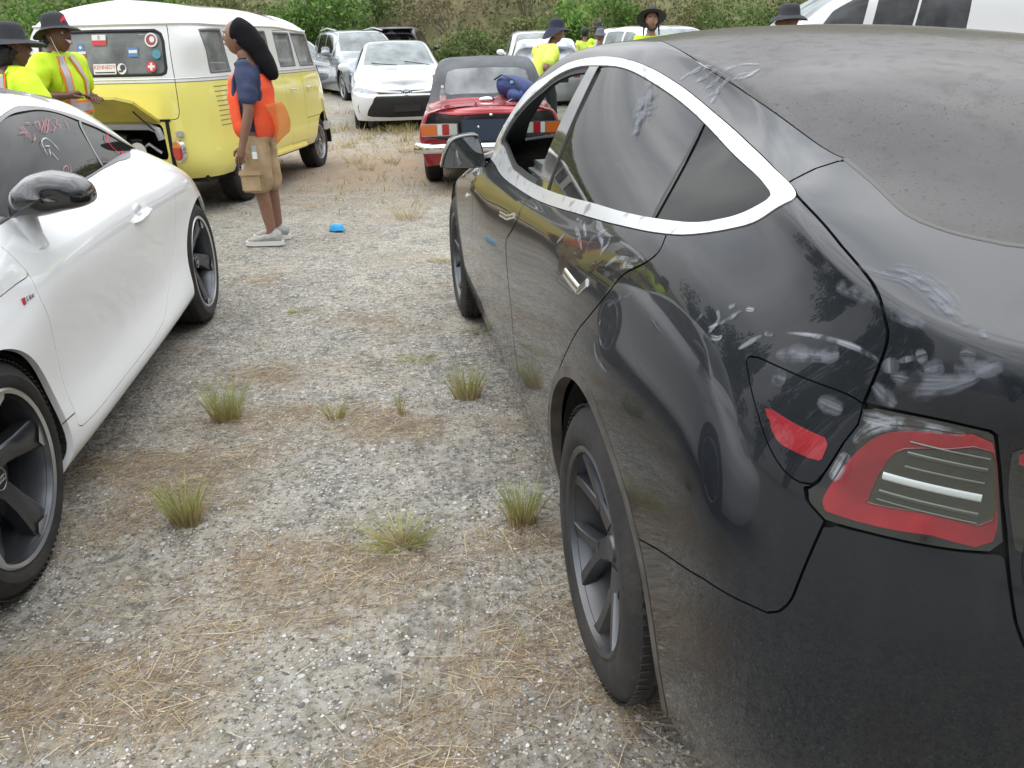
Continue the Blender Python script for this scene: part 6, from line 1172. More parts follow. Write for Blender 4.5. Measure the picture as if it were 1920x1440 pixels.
def make_person(loc, face, J, label, skin, clothes, hat=None, head=(0, 0), group=None, hair=None, smile=False, eyes=True, z=0.0, name='person', rz=0.0):
    """J: joints in metres, person frame: x right, y forward, z up. head=(yaw, pitch)"""
    root = empty(name, (loc[0], loc[1], z), face, label=label, cat='person', group=group)
    d = dict(pelvis=(0, 0, .93), waist=(0, 0, 1.06), chest=(0, 0, 1.28), neck0=(0, -.01, 1.44), neck=(0, .0, 1.50), hc=(0, .025, 1.61),
             shR=(.17, -.01, 1.40), shL=(-.17, -.01, 1.40), elR=(.24, -.02, 1.12), elL=(-.24, -.02, 1.12), wrR=(.25, .06, .88), wrL=(-.25, .06, .88),
             hpR=(.09, 0, .90), hpL=(-.09, 0, .90), knR=(.10, .02, .50), knL=(-.10, .02, .50), anR=(.11, -.02, .09), anL=(-.11, -.02, .09))
    d.update(J); f = float(d.pop('fat', 1.0)) if 'fat' in d else 1.0; g = {k: Vector(v) for k, v in d.items()}
    V = []; E = []; Rr = []; ix = {}
    def add(k, p, r, par=None):
        ix[k] = len(V); V.append(p); Rr.append(r); 
        if par is not None: E.append((ix[par], ix[k]))
    add('pelvis', g['pelvis'], (.135*f, .10*f)); add('waist', g['waist'], (.125*f, .095*f), 'pelvis'); add('chest', g['chest'], (.15*f, .11*f), 'waist'); add('neck0', g['neck0'], (.075, .065), 'chest'); add('neck', g['neck'], (.055, .055), 'neck0')
    add('ht', g['neck'].lerp(g['hc'], .5), (.055, .06), 'neck')
    for s in 'RL':
        add('sh'+s, g['sh'+s], .062*f, 'neck0' if False else 'chest'); add('um'+s, g['sh'+s].lerp(g['el'+s], .5), .050*f, 'sh'+s); add('el'+s, g['el'+s], .041*f, 'um'+s); add('fm'+s, g['el'+s].lerp(g['wr'+s], .4), .041*f, 'el'+s); add('wr'+s, g['wr'+s], .026, 'fm'+s)
        w = g['wr'+s]; dr = (w-g['el'+s]).normalized(); add('pm'+s, w+dr*.055, (.036, .020), 'wr'+s); add('pe'+s, w+dr*.09, (.032, .017), 'pm'+s)
        add('hp'+s, g['hp'+s], .095*f, 'pelvis'); add('th'+s, g['hp'+s].lerp(g['kn'+s], .5), .080*f, 'hp'+s); add('kn'+s, g['kn'+s], .055, 'th'+s); add('cf'+s, g['kn'+s].lerp(g['an'+s], .35), .056, 'kn'+s); add('an'+s, g['an'+s], .036, 'cf'+s)
        fw = Vector((.0, 1, 0)) if ('ft'+s) not in g else (g['ft'+s]-g['an'+s]).normalized()
        fw.z = 0; add('ft'+s, g['an'+s]+fw*.13+Vector((0, 0, -.055)), .030, 'an'+s)
    bv, bf = skin_mesh(V, E, Rr)
    hv, hf, HM = head_shape(g['hc'], head[0], head[1])
    b = len(bv); bv = list(bv)+hv; bf = list(bf)+[tuple(i+b for i in q) for q in hf]
    mb = MB(); mb.add(bv, bf)
    for s in 'RL':        # fingers: five curled chains
        w = g['wr'+s]; dr = (w-g['el'+s]).normalized(); side = dr.cross(Vector((0, 0, 1))); 
        if side.length < .2: side = Vector((0, 1, 0))
        side.normalize(); nrm = side.cross(dr).normalized(); sd_ = Vector((0, 1, 0)); lat = (sd_-dr*sd_.dot(dr)); lat = lat.normalized() if lat.length > .1 else side; inn = dr.cross(lat)*(1 if s == 'R' else -1); 
        if inn.x*(1 if s == 'R' else -1) > 0: inn = -inn
        for q in range(4):
            o_ = w+dr*.085+lat*(.026-.0175*q); L_ = (.070, .078, .072, .058)[q]; c_ = .35+.12*q
            P = [o_, o_+(dr*math.cos(c_*.5)+inn*math.sin(c_*.5))*L_*.45, o_+(dr*math.cos(c_*.5)+inn*math.sin(c_*.5))*L_*.45+(dr*math.cos(c_*1.8)+inn*math.sin(c_*1.8))*L_*.5]
            mb.tube(P, [.0095, .0088, .0065], seg=6)
        o_ = w+dr*.03+lat*.028; mb.tube([o_, o_+lat*.022+dr*.03+inn*.01, o_+lat*.024+dr*.062+inn*.02], [.011, .010, .007], seg=6)
    body = mb.obj('body', MATS[skin], root, sharp=80)
    # face
    if eyes:
        e = MB()
        for sx_ in (1, -1): P = HM @ Vector((.030*sx_, .080, .014)); e.ball(P, (.011, .011, .009), seg=10)
        eo = e.obj('eyes', MATS['eye_white'], root)
        e = MB()
        for sx_ in (1, -1):
            P = HM @ Vector((.030*sx_, .0885, .013)); e.ball(P, (.0055, .0055, .0055), seg=8)
            e.tube([HM @ Vector(((.030+.016)*sx_, .083, .036)), HM @ Vector((.030*sx_, .094, .040)), HM @ Vector((.014*sx_, .097, .034))], [.002, .0035, .003], seg=6)
        e.obj('brows', MATS['hair_black'], root)
    m = MB(); P = [HM @ Vector((.026*k, .098-.35*(.026*k)**2*10, -.047+(.005 if abs(k) > .8 else 0))) for k in (-1, -.5, 0, .5, 1)]
    if smile:
        w_ = .030; U = [HM @ Vector((w_*k, .106-.022*k*k, -.036+.010*k*k)) for k in np.linspace(-1, 1, 9)]; D = [HM @ Vector((w_*k, .103-.022*k*k, -.066+.034*k*k)) for k in np.linspace(-1, 1, 9)]
        t = MB(); t.add(U+D, [(i, i+1, 10+i, 9+i) for i in range(8)]); t.obj('teeth', MATS['eye_white'], root)
        m.tube(U, .0035, seg=6); m.tube(D, .0045, seg=6)
    else: m.tube(P, [.002, .0045, .005, .0045, .002], seg=6)
    m.obj('lips', MATS['lip_dark'], root)
    # clothes
    for c in clothes:
        k = c[0]; mt = MATS[c[1]]
        def garment(pts, nm, sub=2, **kw):
            VV = [p for p, r, pr in pts]; RR = [r for p, r, pr in pts]; EE = [(pr, i) for i, (p, r, pr) in enumerate(pts) if pr is not None]
            v, q = skin_mesh(VV, EE, RR, sub); o_ = mesh_obj(nm, v, q, mt, root); cloth_folds(o_); return o_
        if k in ('shirt', 'tee'):
            T = .022; pts = [(g['pelvis']+Vector((0, 0, -.09)), (.172*f+T*.6, .140*f+T*.6), None), (g['waist'], (.138*f+T*.7, .108*f+T*.6), 0), (g['chest'], (.160*f+T*.6, .122*f+T*.5), 1), (g['neck0']-Vector((0, 0, .035)), (.105, .085), 2)]
            for s in 'RL': n = len(pts); pts += [(g['sh'+s], .074*f+.004, 2), (g['sh'+s].lerp(g['el'+s], .5), .066*f+.006, n), (g['sh'+s].lerp(g['el'+s], .88 if k == 'tee' else 1.0), .062*f+.010, n+1)]
            o = garment(pts, 'shirt')
        elif k == 'vest':
            T = .034; ex = c[2] if len(c) > 2 else 0; pts = [(g['pelvis']+Vector((0, 0, -.09)), (.175*f+T*.9, .142*f+T*.9), None), (g['waist'], (.146*f+T, .118*f+T*.8+ex), 0), (g['chest']+Vector((0, 0, .0)), (.158*f+T*.8, .132*f+T*.6+ex), 1), (g['neck0']-Vector((0, 0, .02)), (.13+ex*1.6, .098+ex*1.3), 2)]
            o = garment(pts, 'vest')
        elif k == 'shorts':
            pts = [(g['pelvis']+Vector((0, 0, .06)), (.128*f, .098*f), None)]
            for s in 'RL': n = len(pts); kn = g['kn'+s]+Vector((0, 0, -.10)); pts += [(g['hp'+s]+Vector((0, 0, -.06)), .100*f, 0), (g['hp'+s].lerp(kn, .5), .106*f, n), (kn, .102*f, n+1)]
            o = garment(pts, 'shorts')
        elif k == 'pants':
            pts = [(g['pelvis']+Vector((0, 0, .05)), (.145*f, .112*f), None)]
            for s in 'RL': n = len(pts); pts += [(g['hp'+s]+Vector((0, 0, -.04)), .108*f, 0), (g['kn'+s], .080*f, n), (g['an'+s]+Vector((0, 0, .03)), .070, n+1)]
            o = garment(pts, 'trousers')
    for s in 'RL':
        a = g['an'+s]; fw = (g['ft'+s]-a) if ('ft'+s) in g else Vector((0, 1, 0)); fw.z = 0; fw.normalize(); ang = math.atan2(-fw.x, fw.y)
        M = Matrix.Translation((a.x, a.y, 0)) @ Matrix.Rotation(ang, 4, 'Z'); sh = MB(); seg = 20; VV = []
        secs = [(-.075, .030, .075), (-.06, .038, .095), (-.02, .040, .105), (.03, .042, .085), (.08, .047, .065), (.13, .048, .052), (.17, .038, .040), (.195, .018, .028)]
        for y_, w_, h_ in secs:
            for q in range(12): t = 2*math.pi*q/12; VV.append(M @ Vector((w_*math.cos(t), y_, .018+h_*.5*(1+math.sin(t)))))
        FF = [(i*12+q, i*12+(q+1) % 12, (i+1)*12+(q+1) % 12, (i+1)*12+q) for i in range(7) for q in range(12)]+[tuple(range(12)), tuple(84+q for q in reversed(range(12)))]
        sh.add(VV, FF); so_ = sh.obj('shoe', MATS['shoe_grey'], root)
        sl = MB(); out = [(-.085, -.02), (-.085, .02), (-.05, .040), (.03, .042), (.10, .050), (.16, .046), (.21, .022), (.215, -.01), (.18, -.042), (.12, -.050), (.03, -.044), (-.05, -.040)]
        VV = [M @ Vector((x_, y_, z_)) for z_ in (0.0, .034) for y_, x_ in out]; n = len(out); sl.add(VV, [tuple(range(n)), tuple(range(2*n-1, n-1, -1))]+[(i, (i+1) % n, n+(i+1) % n, n+i) for i in range(n)]); sl.obj('sole', MATS['sole_white'], so_)
    if hat: make_hat(root, HM, **hat)
    return root, g, HM
def make_hat(root, HM, r=.175, droop=.02, up=0.0, tilt=(0, 0), mt='hat_black', logo=False, z=.052, flap=0.0):
    M = HM @ Matrix.Translation((0, -.005, z)) @ Euler((tilt[0], tilt[1], 0)).to_matrix().to_4x4(); V = []; F = []; n = 40
    prof = [(.0, .112), (.035, .111), (.070, .102), (.086, .085), (.092, .05), (.097, .012), (.103, 0), (.13, -.004), (.155, -.010), (1, 0)]
    rings = [(.002, .108), (.04, .107), (.068, .100), (.082, .085), (.090, .05), (.096, .014), (.102, .002)]
    for r_, h in rings:
        for k in range(n): q = 2*math.pi*k/n; V.append((r_*math.cos(q)*.90, r_*math.sin(q)*1.06, h))
    for t in (.33, .66, 1.0, 1.02, .98):
        for k in range(n):
            q = 2*math.pi*k/n; rr_ = .102+(r-.102)*min(t, 1.0)+(.002 if t > 1 else 0); h = -droop*t*t+.010*math.sin(2*q+.6)*t+up*t*abs(math.cos(q))-(.004 if t > .99 else 0)-(flap*t*max(0, -math.sin(q)))
            if t == .98: h -= .004
            V.append((rr_*math.cos(q)*.93, rr_*math.sin(q)*1.06, h))
    m_ = len(rings)+5
    for i in range(m_-1):
        for k in range(n): F.append((i*n+k, (i+1)*n+k, (i+1)*n+(k+1) % n, i*n+(k+1) % n))
    F.append(tuple(range(n))); V = [M @ Vector(v) for v in V]; o = mesh_obj('hat', V, F, MATS[mt], root, sharp=50)
    if logo:
        P = [(-.026, .022), (-.026, .078), (-.006, .078), (.030, .040), (.034, .022), (.012, .036), (-.008, .040)]
        lg = mesh_obj('hat_logo', [M @ Vector((x_, .099-.002*(h/.05)-(abs(x_)**2)*4, h)) for x_, h in P], [tuple(range(len(P)))], MATS['logo_red'], o, smooth=False)
    return o
mat('skin_dark', (.16, .075, .045), .42, sub=.05, noise=(20, (.13, .055, .032), .4, .7)); mat('skin_mid', (.24, .125, .08), .42, sub=.05, noise=(20, (.20, .10, .065), .4, .7)); mat('skin_tan', (.36, .20, .13), .42, sub=.05)
mat('eye_white', (.75, .73, .68), .3); mat('lip_dark', (.20, .07, .06), .4); mat('hair_black', (.012, .010, .010), .6, bump=(80, .8)); mat('hat_black', (.022, .023, .028), .8, bump=(200, .3), noise=(8, (.04, .042, .05), .4, .7)); mat('logo_red', (.75, .03, .08), .5)
mat('hat_navy', (.018, .022, .045), .8, bump=(200, .3)); mat('cap_grey', (.12, .13, .16), .8)
mat('hi_vis', (.62, .86, .02), .65, bump=(12, .35)); mat('hi_vis_light', (.72, .88, .12), .65, bump=(12, .35)); mat('vest_orange', (.90, .10, .03), .6, bump=(10, .6)); mat('tee_navy', (.025, .035, .085), .7, bump=(14, .6), noise=(6, (.035, .05, .12), .4, .7))
mat('shorts_khaki', (.42, .30, .17), .85, bump=(16, .9), noise=(7, (.33, .23, .125), .4, .7)); mat('trousers_dark', (.03, .03, .035), .85, bump=(14, .5)); mat('shoe_grey', (.32, .32, .30), .7, noise=(30, (.42, .41, .39), .45, .6)); mat('sole_white', (.70, .68, .64), .6); mat('reflect_grey', (.50, .50, .53), .35, metal=.2); mat('trim_orange', (.95, .22, .04), .6); mat('durag_black', (.008, .008, .009), .92, spec=.2, bump=(25, .5))
def band(pts, w, name, m, parent, th=.003):
    """flat cloth band: list of (point, normal)"""
    V = []; n = len(pts)
    for i, (p, nn) in enumerate(pts):
        p, nn = Vector(p), Vector(nn).normalized(); t = (Vector(pts[min(i+1, n-1)][0])-Vector(pts[max(i-1, 0)][0])).normalized(); b = nn.cross(t).normalized()
        V += [p-b*w/2, p+b*w/2, p+b*w/2+nn*th, p-b*w/2+nn*th]
    F = [(i*4+k, i*4+(k+1) % 4, (i+1)*4+(k+1) % 4, (i+1)*4+k) for i in range(n-1) for k in range(4)]+[(0, 1, 2, 3), tuple((n-1)*4+k for k in (3, 2, 1, 0))]
    return mesh_obj(name, V, F, m, parent, sharp=50)
def torso_hit(root, names, o, d):
    """ray onto the garments of a person (person space)"""
    best = None
    for ch in [c for c in COL.objects if c.parent == root and c.name.split('.')[0] in names]:
        ok, loc, nr, i = ch.ray_cast(Vector(o), Vector(d).normalized())
        if ok and (best is None or (loc-Vector(o)).length < best[2]): best = (loc, nr, (loc-Vector(o)).length)
    return best
def wrap_band(root, names, path, w, name, m, off=.004):
    """path: list of (angle, z) round the torso axis"""
    pts = []
    for a, z in path:
        dr = Vector((math.cos(a), math.sin(a), 0)); h = torso_hit(root, names, Vector((0, 0, z))+dr*.8, -dr)
        if h: pts.append((h[0]+h[1]*off, h[1]))
    return band(pts, w, name, m, root) if len(pts) > 2 else None
bpy.context.view_layer.update()
# --- person in the orange vest, seen from the side, facing left (world -X, slightly away)
J3 = dict(pelvis=(0, 0, .84), waist=(0, .01, .98), chest=(0, .0, 1.17), neck0=(0, -.015, 1.31), neck=(0, .01, 1.37), hc=(0, .045, 1.50), shR=(.17, -.03, 1.29), shL=(-.17, -.03, 1.29), elR=(.22, -.02, 1.02), elL=(-.23, -.04, 1.01),
          wrR=(.22, .13, .78), wrL=(-.245, .04, .765), hpR=(.09, 0, .82), hpL=(-.09, 0, .82), knR=(.11, -.01, .49), knL=(-.10, .0, .49), anR=(.12, -.03, .09), anL=(-.10, -.04, .09))
# face: rotation of +Y towards world -X = +90 deg
p3, g3, HM3 = make_person((-1.885, 6.38), R(88), {k: (v[0], v[1], v[2]) for k, v in J3.items()}, 'person in orange mesh vest, navy t-shirt and khaki shorts standing beside the yellow bus', 'skin_mid',
    [('tee', 'tee_navy'), ('shorts', 'shorts_khaki'), ('vest', 'vest_orange', .025)], head=(0, .04))
def trim_sides(root, y0=-.045, y1=.045, z1=1.27, zb=.80):
    for ch in [c for c in COL.objects if c.parent == root and c.name.startswith('vest')]:
        bm = bmesh.new(); bm.from_mesh(ch.data)
        for co, no in (((0, y0, 0), (0, 1, 0)), ((0, y1, 0), (0, 1, 0)), ((0, 0, z1), (0, 0, 1)), ((0, 0, zb), (0, 0, 1))): bmesh.ops.bisect_plane(bm, geom=bm.verts[:]+bm.edges[:]+bm.faces[:], plane_co=co, plane_no=no)
        c = lambda f: f.calc_center_median()
        bmesh.ops.delete(bm, geom=[f for f in bm.faces if (y0 < c(f).y < y1 and c(f).z < z1) or c(f).z < zb], context='FACES')
        bm.to_mesh(ch.data); bm.free(); s = ch.modifiers.new('th', 'SOLIDIFY'); s.thickness = .004
trim_sides(p3)
# loose back panel of the vest and hair sock
V = []; F = []
for i in range(9):
    for j in range(9):
        a, b = i/8, j/8; V.append((-.14+.16*b+.02*math.sin(4*a+3*b), -.13-.155*a*(1-.8*(b-.4)**2), 1.04+.02*a-.30*b*(1-.25*a)))
for i in range(8):
    for j in range(8): F.append((i*9+j, i*9+j+1, (i+1)*9+j+1, (i+1)*9+j))
fl = mesh_obj('vest_flap', V, F, MATS['vest_orange_thin'], p3); s_ = fl.modifiers.new('t', 'SOLIDIFY'); s_.thickness = .004
v, q = skin_mesh([(0, .085, 1.565), (0, .02, 1.545), (0, -.06, 1.47), (0, -.12, 1.37), (0, -.165, 1.27), (0, -.185, 1.20)], [(0, 1), (1, 2), (2, 3), (3, 4), (4, 5)], [(.100, .095), (.110, .108), (.098, .088), (.088, .068), (.082, .058), (.055, .042)])
cloth_folds(mesh_obj('hair_sock', v, q, MATS['durag_black'], p3), .006)
m = MB(); m.box((-.225, -.035, .74), (.004, .034, .05), bev=.001, m=0); tg = m.obj('id_tag', mat('tag_grey', (.30, .38, .36), .4), p3); m = MB(); m.box((-.228, -.035, .695), (.004, .036, .05), bev=.001); m.obj('id_card', MATS['st_white'], tg)
m = MB(); m.box((-.205, .02, .50), (.03, .16, .15), bev=.012); m.box((-.215, .02, .565), (.032, .18, .05), bev=.012, rot=(0, 0, 0)); m.obj('cargo_pocket', MATS['shorts_khaki'], p3)
# clear plastic bottle in his far hand
def bottle(name, M, label, parent=None):
    b = MB(); b.lathe([(.0001, 0), (.030, 0), (.033, .01), (.031, .03), (.033, .05), (.031, .07), (.033, .09), (.033, .12), (.030, .14), (.016, .17), (.013, .185)], M=M @ Matrix.Rotation(math.pi/2, 4, 'X'), seg=24); r_ = b.obj(name, MATS['glass_bottle'] if 'glass_bottle' in MATS else glass('glass_bottle', (.80, .84, .86), dust=.35, dust_sky_col=(.7, .72, .75)), None)
    tag(r_, label, 'bottle'); b = MB(); b.lathe([(.0001, .205), (.014, .205), (.015, .185), (.015, .18)], M=M @ Matrix.Rotation(math.pi/2, 4, 'X'), seg=20); b.obj('cap', MATS['st_white'], r_); b = MB(); b.lathe([(.0338, .055), (.0338, .105)], M=M @ Matrix.Rotation(math.pi/2, 4, 'X'), seg=24); b.obj('bottle_label', MATS['bottle_label'] if 'bottle_label' in MATS else mat('bottle_label', (.62, .60, .58), .5, noise=(60, (.55, .2, .15), .5, .6)), r_)
    return r_
bottle('water_bottle', Matrix.Translation((-2.06, 6.52, .50)) @ Euler((.35, .25, 0)).to_matrix().to_4x4(), 'crumpled clear plastic bottle held low by the person in the orange vest')
# --- smiling person at the engine lid
J = dict(fat=1.18, neck0=(0, .0, 1.40), neck=(0, .03, 1.47), hc=(0, .07, 1.545), shR=(.21, .02, 1.35), shL=(-.21, .02, 1.35), elR=(.33, -.02, 1.12), wrR=(.17, .17, 1.13), elL=(-.30, .0, 1.10), wrL=(-.12, .17, 1.10))
p2, g2, HM2 = make_person((-3.40, 6.60), R(-98), J, 'smiling person in black hat with red emblem and hi-vis vest by the open engine lid', 'skin_dark', [('tee', 'hi_vis'), ('pants', 'trousers_dark'), ('vest', 'hi_vis')], hat=dict(r=.168, droop=.02, logo=True, tilt=(.06, 0), flap=.03), head=(-.18, .05), smile=True, z=0)
for a0 in (.35, 2.6):
    for w_, mt, of in ((.075, 'trim_orange', .005), (.048, 'reflect_grey', .009)): wrap_band(p2, ('vest', 'shirt'), [(R(90)+(a0-1.5)*.55*(1-.0*t), 1.40-.42*t) for t in np.linspace(0, 1, 12)], w_, 'reflective_band', MATS[mt], of)
for w_, mt, of in ((.095, 'trim_orange', .006), (.06, 'reflect_grey', .010)): wrap_band(p2, ('vest', 'shirt'), [(t, 1.04) for t in np.linspace(-math.pi, math.pi, 40)], w_, 'reflective_band', MATS[mt], of)
m = MB(); m.tube([HM2 @ Vector((.083, .01, -.01)), HM2 @ Vector((.086, .03, -.07)), HM2 @ Vector((.075, .045, -.14)), HM2 @ Vector((.06, .09, -.24))], .0022, seg=6); m.obj('earphone_cord', MATS['st_white'], p2)
v, q = skin_mesh([HM2 @ Vector((0, -.05, .02)), HM2 @ Vector((0, -.085, -.05)), HM2 @ Vector((0, -.085, -.11))], [(0, 1), (1, 2)], [(.075, .06), (.07, .05), (.055, .04)]); mesh_obj('hair', v, q, MATS['hair_black'], p2)
# --- person in the corner, seen from behind
J = dict(fat=1.1, neck=(0, .02, 1.37), neck0=(0, -.01, 1.31), hc=(0, .045, 1.455), chest=(0,0,1.2), shR=(.20, 0, 1.27), shL=(-.20, 0, 1.27), elR=(.30, .06, 1.08), elL=(-.27, .02, 1.08))
p1, g1, HM1 = make_person((-3.20, 5.62), R(-42), J, 'person in black hat and hi-vis vest seen from behind in the left corner', 'skin_dark', [('tee', 'hi_vis'), ('pants', 'trousers_dark'), ('vest', 'hi_vis')], hat=dict(r=.205, droop=.025, tilt=(-.05, 0)), head=(-.05, 0), eyes=False)
v, q = skin_mesh([HM1 @ Vector((0, -.03, .03)), HM1 @ Vector((-.01, -.075, -.05)), HM1 @ Vector((-.01, -.10, -.13)), HM1 @ Vector((.03, -.02, -.06))], [(0, 1), (1, 2), (1, 3)], [(.088, .08), (.09, .075), (.07, .06), (.075, .07)]); o_ = mesh_obj('hair', v, q, MATS['hair_black'], p1); d_ = o_.modifiers.new('d', 'DISPLACE'); tx = bpy.data.textures.new('curl', 'CLOUDS'); tx.noise_scale = .025; d_.texture = tx; d_.strength = .03
for a in (-38, -100):
    for w_, mt, of in ((.080, 'trim_orange', .005), (.052, 'reflect_grey', .009)): wrap_band(p1, ('vest', 'shirt'), [(R(a), 1.38-.5*t) for t in np.linspace(0, 1, 12)], w_, 'reflective_band', MATS[mt], of)
wrap_band(p1, ('vest', 'shirt'), [(R(-118), 1.17-.02*k) for k in range(6)], .075, 'back_logo', MATS['logo_red'], .006)
# --- person leaning on the convertible
J = dict(pelvis=(0, -.12, .93), waist=(0, -.06, 1.06), chest=(0, .02, 1.22), neck0=(0, .06, 1.34), neck=(0, .10, 1.40), hc=(0, .145, 1.515), shR=(.19, .03, 1.31), shL=(-.19, .03, 1.31), elR=(.33, -.14, 1.11), wrR=(.20, .02, .97), elL=(-.36, .00, 1.27), wrL=(-.56, .10, 1.28), fat=1.08)
p4, _, HM4 = make_person((.52, 10.95), R(-70), J, 'person in floppy dark hat and hi-vis shirt leaning on the red convertible roof', 'skin_mid', [('tee', 'hi_vis_light'), ('pants', 'trousers_dark')], hat=dict(r=.165, droop=.03, tilt=(.12, 0), flap=.09, mt='hat_navy'), head=(.0, -.15), z=0.02)
# --- bearded man in the wide black hat, facing the camera
J = dict(neck=(0, .0, 1.50), hc=(0, .03, 1.615), fat=1.05)
p5, _, HM5 = make_person((1.88, 11.2), R(172), J, 'bearded man in wide black hat facing the camera beyond the black sedan roof', 'skin_tan', [('tee', 'hi_vis'), ('pants', 'trousers_dark')], hat=dict(r=.20, droop=.01, tilt=(.42, 0), z=.046), head=(.12, .10), z=.03)
m = MB(); P = [HM5 @ Vector(p) for p in ((-.066, .035, -.03), (-.055, .068, -.085), (-.025, .092, -.112), (0, .098, -.118), (.025, .092, -.112), (.055, .068, -.085), (.066, .035, -.03))]; m.tube(P, [.008, .014, .018, .018, .018, .014, .008], seg=8); m.obj('beard', MATS['hair_black'], p5)
for sx_ in (1, -1): m = MB(); m.tube([HM5 @ Vector((.075*sx_, 0, .03)), HM5 @ Vector((.092*sx_, .0, -.06)), HM5 @ Vector((.10*sx_, .01, -.17))], [.014, .013, .008], seg=8); m.obj('dreadlock', MATS['hair_black'], p5)
# --- far group
J = dict()
make_person((2.12, 19.6), R(20), dict(neck=(0, 0, 1.56), hc=(0, .02, 1.68), neck0=(0, 0, 1.48), shR=(.19, 0, 1.45), shL=(-.19, 0, 1.45)), 'tallest of three hi-vis people far off between parked cars, in dark hat', 'skin_dark', [('tee', 'hi_vis'), ('pants', 'trousers_dark')], hat=dict(r=.17), eyes=False, z=.0)
make_person((1.89, 20.4), R(10), dict(), 'bareheaded dark-haired person in hi-vis far off, left of two hatted people', 'skin_dark', [('tee', 'hi_vis_light'), ('pants', 'trousers_dark')], eyes=False, z=.0)
for o_ in [c for c in COL.objects if c.name.startswith('person') and c.parent is None][-1:]:
    m = MB(); m.ball((0, .015, 1.64), (.088, .105, .115)); m.obj('hair', MATS['hair_black'], o_)
make_person((1.90, 17.3), R(-15), dict(), 'person in hi-vis with a grey cap, nearest of the far group', 'skin_dark', [('tee', 'hi_vis_light'), ('pants', 'trousers_dark')], hat=dict(r=.115, mt='cap_grey'), eyes=False, z=-.10)
# --- only the hat shows over the sedan roof
make_person((2.68, 8.2), R(60), dict(hc=(0, .03, 1.545), neck=(0, 0, 1.44), neck0=(0, -.01, 1.38)), 'person of whom only a black bucket hat shows above the sedan roof', 'skin_dark', [('tee', 'hi_vis'), ('pants', 'trousers_dark')], hat=dict(r=.165, droop=.03), eyes=False, z=.0)
# ------------------------------------------------------------------ ground, straw, pebbles, grass, slope, shrubs
from mathutils import noise as mn
STRAW = [(-1.22,2.42),(-1.34,2.2),(-.83,2.03),(-.58,1.99),(-.93,1.86),(-1.13,3.01),(-.69,3.04),(-.46,2.93),(-1.07,3.61),(.02,2.14),(-.02,1.55),(.11,1.75),(-.89,1.43),(-1.12,1.5),(-.13,2.91),(-.39,1.96),(-1.46,2.66),(.25,1.45),(-.3,1.25),(-.7,1.7)]
def straw_at(x, y):
    s = 0
    for a, b in STRAW: s += .9*math.exp(-(((x-a)/.22)**2+((y-b)/.13)**2))
    s += max(0, mn.noise(Vector((x*1.3, y*2.0, 3.1))))*1.1+max(0, mn.noise(Vector((x*4, y*6, 8.1))))*.5
    if y > 6.8: s += min(1, (y-6.8)*.35)*(.7+.8*mn.noise(Vector((x*.5, y*.5, 1))))*(1 if y < 15.5 else 0)
    s *= .45+1.3*max(0, mn.noise(Vector((x*2.6+7, y*3.6, 6)))+.45)
    return min(1, s*.80)
def red_at(x, y): return math.exp(-((x+1.9)/1.8)**2-((y-10.6)/1.5)**2)
def hgt(x, y):
    h = gz(x, y)
    if y > 29:
        q = (y-29)*.60*min(1, (y-29)/3); cx = min(1, max(0, (x+11)/8)); T_ = 3.2+3.2*cx; U_ = 1.8+2.5*cx; h += q if q < T_ else T_+U_*(1-math.exp(-(q-T_)/U_))
    if y > 29: h += .35*mn.noise(Vector((x*.25, y*.25, 0)))*min(1, (y-29)/3)
    if y < 16 and abs(x) < 8: h += .010*mn.noise(Vector((x*1.2, y*1.2, 0)))+.005*mn.noise(Vector((x*5, y*5, 2)))+(.0035*mn.noise(Vector((x*17, y*17, 5)))+.0022*mn.noise(Vector((x*45, y*45, 7))) if y < 7 else 0)-.006
    return h
